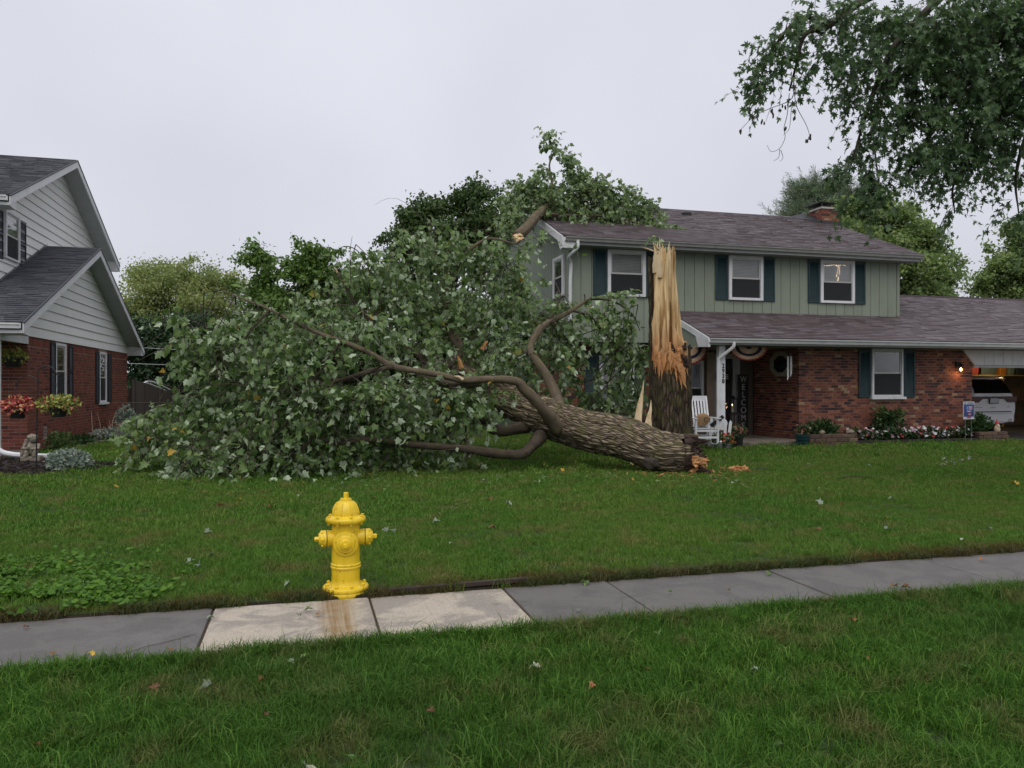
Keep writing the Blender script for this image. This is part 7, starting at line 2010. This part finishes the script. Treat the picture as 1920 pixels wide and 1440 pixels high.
def scatter(name, xy, scale, tufts, z=.015, tilt=.18):
    n = len(xy)
    cl = bpy.data.collections.new(name + '_source')
    for t in tufts: cl.objects.link(t)
    me = bpy.data.meshes.new(name); me.vertices.add(n)
    zz = np.full(n, z) if np.isscalar(z) else z
    o0 = np.array([xy[:, 0].mean(), xy[:, 1].mean(), 0]); me.vertices.foreach_set('co', (np.column_stack([xy, zz]) - o0).astype(np.float32).ravel())
    a = me.attributes.new('rot', 'FLOAT_VECTOR', 'POINT'); a.data.foreach_set('vector', np.column_stack([RNG.normal(size=n) * tilt, RNG.normal(size=n) * tilt, RNG.uniform(0, 6.283, n)]).astype(np.float32).ravel())
    a = me.attributes.new('scl', 'FLOAT', 'POINT'); a.data.foreach_set('value', scale.astype(np.float32))
    a = me.attributes.new('pick', 'INT', 'POINT'); a.data.foreach_set('value', RNG.integers(0, len(tufts), n).astype(np.int32))
    o = bpy.data.objects.new(name, me); COL.objects.link(o); o.location = tuple(o0); o['kind'] = 'stuff'
    ng = bpy.data.node_groups.new(name, 'GeometryNodeTree'); ng.is_modifier = True
    ng.interface.new_socket('Geometry', in_out='INPUT', socket_type='NodeSocketGeometry'); ng.interface.new_socket('Geometry', in_out='OUTPUT', socket_type='NodeSocketGeometry')
    gi = ng.nodes.new('NodeGroupInput'); go = ng.nodes.new('NodeGroupOutput'); ip = ng.nodes.new('GeometryNodeInstanceOnPoints'); ci = ng.nodes.new('GeometryNodeCollectionInfo')
    ci.inputs['Collection'].default_value = cl; ci.inputs['Separate Children'].default_value = True; ci.inputs['Reset Children'].default_value = True
    def na(nm, ty):
        x = ng.nodes.new('GeometryNodeInputNamedAttribute'); x.data_type = ty; x.inputs['Name'].default_value = nm; return x.outputs['Attribute']
    ng.links.new(gi.outputs[0], ip.inputs['Points']); ng.links.new(ci.outputs[0], ip.inputs['Instance']); ip.inputs['Pick Instance'].default_value = True
    ng.links.new(na('pick', 'INT'), ip.inputs['Instance Index']); ng.links.new(na('rot', 'FLOAT_VECTOR'), ip.inputs['Rotation']); ng.links.new(na('scl', 'FLOAT'), ip.inputs['Scale'])
    ng.links.new(ip.outputs[0], go.inputs[0])
    md = o.modifiers.new('scatter', 'NODES'); md.node_group = ng
    return o
def in_view(xy, mL=.75, pad=1.0):
    t = xy @ CF[:2]; u = xy @ CR[:2]
    return (t > 2.2) & (np.abs(u) < t * .69 + pad)
def jitter_pts(x0, x1, y0, y1, dens):
    n = int((x1 - x0) * (y1 - y0) * dens); return np.column_stack([RNG.uniform(x0, x1, n), RNG.uniform(y0, y1, n)])
def lownoise(xy, f, s): return np.array([mnoise.noise(Vector((x * f, y * f, s))) for x, y in xy])
# verge in front
xy = jitter_pts(-4, 8, 2.0, SW0 + .03, 330); xy = xy[in_view(xy)]
nz = lownoise(xy, 1.1, 3.0)
tn = [tuft('grass_tuft', 46, .085, .045, .12, .0042, M_gr_near, 1.0, 100 + i) for i in range(6)]
scatter('grass', xy, .85 + .45 * nz + RNG.uniform(-.15, .2, len(xy)), tn)
# uneven tufts leaning over the near edge of the walk
xe = RNG.uniform(-3.6, 8, 1500); ed = np.array([max(0, mnoise.noise(Vector((x * 2.2, .3, 5))) + .2) * .10 for x in xe])
xy = np.column_stack([xe, SW0 - .03 + ed * RNG.random(1500)]); scatter('grass', xy, RNG.uniform(.6, 1.2, 1500), tn)
# long tussocks in the verge
tt = [tuft('grass_tuft', 60, .10, .10, .19, .0052, M_gr_near, 1.15, 200 + i) for i in range(3)]
xy = jitter_pts(-4, 8, 2.0, SW0 - .1, 9); xy = xy[in_view(xy)]
scatter('grass', xy, RNG.uniform(.7, 1.15, len(xy)), tt)
# lawn beyond the walk, blades and tufts growing coarser with distance
def clear(xy):
    k = ~inside(MULCH1, xy[:, 0], xy[:, 1]) & ~inside(MULCH2, xy[:, 0], xy[:, 1]) & (np.hypot(xy[:, 0] - sx, xy[:, 1] - sy) > .42) & (np.hypot(xy[:, 0] - hc[0], xy[:, 1] - hc[1]) > .17)
    k &= ~((xy[:, 0] > 9.6) & (xy[:, 1] > 17.3)) & ~((xy[:, 0] < NX + .05) & (xy[:, 1] > 18.6)) & ~((xy[:, 0] > 19.25)) & ~((xy[:, 0] > 6.9) & (xy[:, 1] > 20))
    return k
ta = [tuft('grass_tuft', 44, .085, .03, .085, .0045, M_gr_far, .9, 300 + i) for i in range(6)]
tb = [tuft('grass_tuft', 60, .17, .035, .075, .0085, M_gr_far, .9, 400 + i) for i in range(6)]
tc = [tuft('grass_tuft', 80, .32, .035, .075, .015, M_gr_far, .9, 500 + i) for i in range(5)]
xy = jitter_pts(-6, 11, SW1 + .03, 9.2, 240); xy = xy[in_view(xy) & clear(xy)]; scatter('grass', xy, .85 + .4 * lownoise(xy, .9, 1) + RNG.uniform(-.15, .2, len(xy)), ta)
xy = jitter_pts(-9, 15, 9.0, 13.6, 80); xy = xy[in_view(xy) & clear(xy)]; scatter('grass', xy, .9 + .35 * lownoise(xy, .7, 2) + RNG.uniform(-.15, .15, len(xy)), tb)
xy = jitter_pts(-14, 20, 13.3, 32, 24); xy = xy[in_view(xy, pad=2) & clear(xy)]; scatter('grass', xy, .9 + .35 * lownoise(xy, .5, 2) + RNG.uniform(-.1, .1, len(xy)), tc)
# shaggy dry fringe hanging over the back edge of the walk
M_fringe = leafmat('dry_fringe_blades', (.075, .062, .022), (.085, .07, .03), trans=.2, tint=(1.6, (.04, .075, .018), .8))
tf = [tuft('grass_tuft', 50, .06, .03, .085, .0045, M_fringe, 1.3, 600 + i) for i in range(4)]
xy = np.column_stack([RNG.uniform(-3.5, 10, 1500), SW1 + .01 + np.abs(RNG.normal(size=1500)) * .045]); xy = xy[in_view(xy) & (np.hypot(xy[:, 0] - hc[0], xy[:, 1] - hc[1]) > .2)]; xy = xy[lownoise(xy, 1.7, 9) > -.25]; scatter('grass', xy, RNG.uniform(.5, 1.15, len(xy)), tf, .0)
# broad-leaf ground cover at the left
M_weed = leafmat('ground_cover_leaves', (.070, .165, .018), (.10, .19, .04), trans=.3, rough=.55)
n = 6500
xw = G(110, 1090); q = np.column_stack([RNG.normal(size=n) * .62 + xw[0] - .45, RNG.normal(size=n) * .46 + xw[1] - .22])
xw2 = G(40, 1140); q = np.concatenate([q, np.column_stack([RNG.normal(size=1800) * .42 + xw2[0], RNG.normal(size=1800) * .16 + xw2[1] + .05])])
nzw = lownoise(q, 2.2, 5); keep = (nzw + .5 * lownoise(q, 6, 2) > -.12) & (q[:, 1] > SW1 + .0) & (q[:, 0] < -.85 + .25 * nzw); q = q[keep]; n = len(q)
pz = np.column_stack([q, .035 + RNG.random(n) * .05])
W, F, r = bake_leaves('heart', pz, frames(RNG.normal(size=(n, 3)) * [1, 1, .3], RNG.normal(size=(n, 3)) * .42 + [0, -.15, 1]), .046 * RNG.uniform(.5, 1.25, n)); o = arrays_to_mesh('ground_cover', W, F, M_weed, None, rnd=r); o['kind'] = 'stuff'
# leaves blown over lawn and walk
M_lt = {'pale': leafmat('blown_pale_leaf', (.24, .29, .22), (.32, .37, .30), trans=.1), 'brown': leafmat('blown_brown_leaf', (.22, .11, .05), (.26, .15, .08), trans=.1), 'yellow': leafmat('blown_yellow_leaf', (.45, .32, .05), (.45, .34, .08), trans=.1), 'green': leafmat('blown_green_leaf', (.08, .15, .04), (.16, .23, .12), trans=.1)}
LM = {}
for kk, mt in M_lt.items():
    for sh in ('broad', 'maple'):
        V = LEAF[sh][0].copy(); V[:, 0] *= .8; V[:, 2] += -.5 * (V[:, 1] - .5) ** 2 + .75 * V[:, 0] ** 2 + .09 * np.sin(V[:, 1] * 9 + V[:, 0] * 5)
        t_ = arrays_to_mesh('fallen_leaf', V, LEAF[sh][1], mt, origin=(0, 0, 0)); LM[(kk, sh)] = t_.data; bpy.data.objects.remove(t_)
def litter(px, py, kind, s, shape='broad', label=None, z=None, stand=.3, group=None):
    g = G(px, py, .07)
    on = SW0 + .1 < G(px, py)[1] < SW1 - .02
    if on: g = G(px, py, .012)
    o = bpy.data.objects.new('fallen_leaf', LM[(kind, shape)]); COL.objects.link(o)
    rx = RNG.normal() * (.12 if on else stand); ry_ = RNG.normal() * (.12 if on else stand)
    place(o, Matrix.Translation((g[0], g[1], .025 if on else .075)) @ Matrix.Rotation(RNG.uniform(0, 6.28), 4, 'Z') @ Matrix.Rotation(rx, 4, 'X') @ Matrix.Rotation(ry_, 4, 'Y') @ Matrix.Scale(s * (.8 if py > 1000 else 1), 4))
    tag(o, label or where(kind, on, px, py), 'leaf', group or 'leaves blown over grass and walk')
def where(kind, on, px, py):
    w = {'pale': 'pale grey green', 'brown': 'dry brown', 'yellow': 'yellowed', 'green': 'green'}[kind]
    if on:
        return w + ' fallen leaf on the ' + ('cracked slab at the left' if px < 395 else 'stained light slab' if px < 695 else 'light slab right of the stain' if px < 960 else 'grey slabs to the right of the light slabs')
    if py > 1110 + (0 if px > 700 else 90):
        return w + ' fallen leaf in the front verge grass ' + ('below the cracked slab' if px < 390 else 'below the light slabs' if px < 960 else 'below the first grey slabs' if px < 1400 else 'at the far right')
    if py < 925:
        return w + ' fallen leaf on the lawn ' + ('in front of the fallen crown' if px < 1000 else 'beside the torn log end' if px < 1480 else 'before the flower bed')
    return w + ' fallen leaf on the lawn ' + ('near the ground cover patch' if px < 440 else 'just left of the hydrant' if px < 650 else 'just right of the hydrant' if px < 900 else 'midway below the fallen trunk' if px < 1300 else 'in the open part right of the log')
LBL = {}
for kk, w in (('pale', 'pale grey green'), ('brown', 'dry brown'), ('yellow', 'yellowed'), ('green', 'green')):
    LBL[(kk, 'walk')] = w + ' fallen leaf lying flat on the wet sidewalk'
    LBL[(kk, 'verge')] = w + ' fallen leaf in the front grass verge'
    LBL[(kk, 'lawn')] = w + ' fallen leaf on the lawn behind the sidewalk'
litter(398, 1282, 'pale', .09, 'broad', 'large pale upturned leaf in the verge just below the light slab', stand=.5)
litter(575, 1432, 'pale', .085, 'broad', 'large pale leaf at the very bottom edge of the verge')
for (a, b, kk, s, sh) in ((285, 1285, 'brown', .08, 'maple'), (495, 1270, 'brown', .06, 'broad'), (560, 1237, 'green', .08, 'maple'), (540, 1240, 'pale', .06, 'broad'), (500, 1340, 'brown', .05, 'broad'), (700, 1284, 'brown', .05, 'broad'), (1010, 1250, 'pale', .08, 'broad'), (1115, 1282, 'brown', .07, 'broad'), (1215, 1255, 'brown', .05, 'maple'), (815, 1333, 'brown', .05, 'maple'), (1175, 1155, 'brown', .06, 'broad'), (1235, 1190, 'green', .08, 'maple'), (1595, 1160, 'brown', .07, 'broad'), (1820, 1250, 'green', .09, 'maple'), (1735, 1218, 'green', .07, 'maple'), (1420, 1255, 'pale', .05, 'broad'), (1630, 1235, 'brown', .04, 'broad'), (65, 1395, 'brown', .05, 'maple'), (650, 1417, 'green', .06, 'broad'), (1470, 1400, 'green', .06, 'maple')):
    litter(a, b, kk, s, sh)
for (a, b, kk, s, sh) in ((418, 945, 'brown', .12, 'maple'), (382, 998, 'pale', .09, 'maple'), (135, 1053, 'yellow', .09, 'broad'), (350, 1055, 'pale', .10, 'maple'), (372, 1060, 'pale', .09, 'maple'), (402, 1040, 'green', .09, 'broad'), (545, 1092, 'pale', .08, 'broad'), (630, 1090, 'brown', .04, 'broad'), (720, 990, 'pale', .10, 'maple'), (737, 992, 'pale', .08, 'maple'), (810, 980, 'pale', .10, 'broad'), (915, 935, 'brown', .10, 'broad'), (958, 945, 'pale', .11, 'maple'), (930, 990, 'brown', .08, 'broad'), (925, 989, 'pale', .05, 'broad'), (844, 1018, 'pale', .05, 'broad'), (505, 950, 'brown', .09, 'maple'), (450, 935, 'yellow', .08, 'broad'), (570, 905, 'yellow', .07, 'broad'), (820, 872, 'yellow', .1, 'broad'), (912, 901, 'pale', .1, 'broad'), (1055, 882, 'yellow', .12, 'broad'), (1540, 944, 'pale', .11, 'broad'), (1664, 970, 'brown', .07, 'broad'), (1662, 990, 'pale', .1, 'broad'), (1676, 934, 'pale', .08, 'broad'), (1575, 946, 'brown', .07, 'broad'), (1520, 870, 'pale', .1, 'maple'), (1373, 905, 'pale', .06, 'broad'), (1530, 992, 'brown', .07, 'broad'), (1908, 906, 'yellow', .15, 'broad'), (1850, 990, 'pale', .08, 'maple'), (1632, 873, 'pale', .06, 'broad'), (1803, 1012, 'pale', .05, 'broad'), (1490, 900, 'brown', .08, 'broad'), (700, 935, 'brown', .07, 'broad'), (560, 930, 'pale', .07, 'maple')):
    litter(a, b, kk, s, sh)
for j in range(14): litter(1770 + RNG.uniform(0, 60), 858 + RNG.uniform(0, 16), 'pale', .10, 'maple')
for (a, b, kk, s, sh) in ((572, 1145, 'green', .07, 'maple'), (562, 1156, 'green', .06, 'maple'), (596, 1154, 'brown', .05, 'broad'), (930, 1128, 'pale', .05, 'broad'), (1100, 1092, 'green', .11, 'maple'), (1092, 1091, 'green', .10, 'maple'), (175, 1230, 'yellow', .055, 'broad'), (100, 1228, 'brown', .06, 'broad'), (46, 1178, 'brown', .05, 'broad'), (390, 1160, 'pale', .06, 'broad'), (1085, 1146, 'pale', .05, 'broad'), (1260, 1112, 'green', .05, 'broad'), (1690, 1102, 'brown', .10, 'maple'), (1680, 1100, 'brown', .09, 'maple'), (1445, 1075, 'green', .09, 'maple'), (1840, 1050, 'brown', .07, 'broad'), (1368, 1108, 'brown', .04, 'broad'), (320, 1222, 'brown', .05, 'broad')):
    litter(a, b, kk, s, sh)
# torn leaf scraps and bark crumbs strewn round the fallen tree
n = 420; a = RNG.uniform(0, 1, n); sc_ = np.array([P(300 + 1080 * q, 880, 13.2)[:2] for q in a]); sc_ += RNG.normal(size=(n, 2)) * [.5, .8]
sc_ = sc_[(sc_[:, 1] > 6.2) & ~inside(MULCH1, sc_[:, 0], sc_[:, 1])]; n = len(sc_)
W, F, r = bake_leaves('broad', np.column_stack([sc_, np.full(n, .06)]), frames(RNG.normal(size=(n, 3)) * [1, 1, .2], RNG.normal(size=(n, 3)) * .5 + [0, 0, 1]), RNG.uniform(.03, .085, n), RNG.uniform(-.5, .4, n))
o = arrays_to_mesh('leaf_scraps', W, F, M_lf_fall, None, rnd=r); o['kind'] = 'stuff'
mb_ = MB()
for j in range(160):
    c = TC[0] + np.array([RNG.normal() * .6, RNG.normal() * .5, 0]); c[2] = .06
    mb_.r = random.random(); mb_.cbox(c, (random.uniform(.03, .10), random.uniform(.012, .03), .015), rot=Matrix.Rotation(random.uniform(0, 6.28), 3, 'Z') @ Matrix.Rotation(random.uniform(-.5, .5), 3, 'Y'))
o = mb_.build('wood_chips', M_wood_o); o['kind'] = 'stuff'
# a length of old edging board lying along the walk
m = MB(); m.bar((.62, SW1 + .03, .03), (1.72, SW1 + .035, .045), .05, .03); tag(m.build('edging_board', simple('dark_wet_board', (.04, .026, .02), .8, .3, 8)), 'dark wet board lying along the back edge of the light slab', 'board')
print('TRIS', sum(len(o.data.polygons) for o in bpy.data.objects if o.type == 'MESH' and o.name in SC.objects), 'OBJ', len(SC.objects))
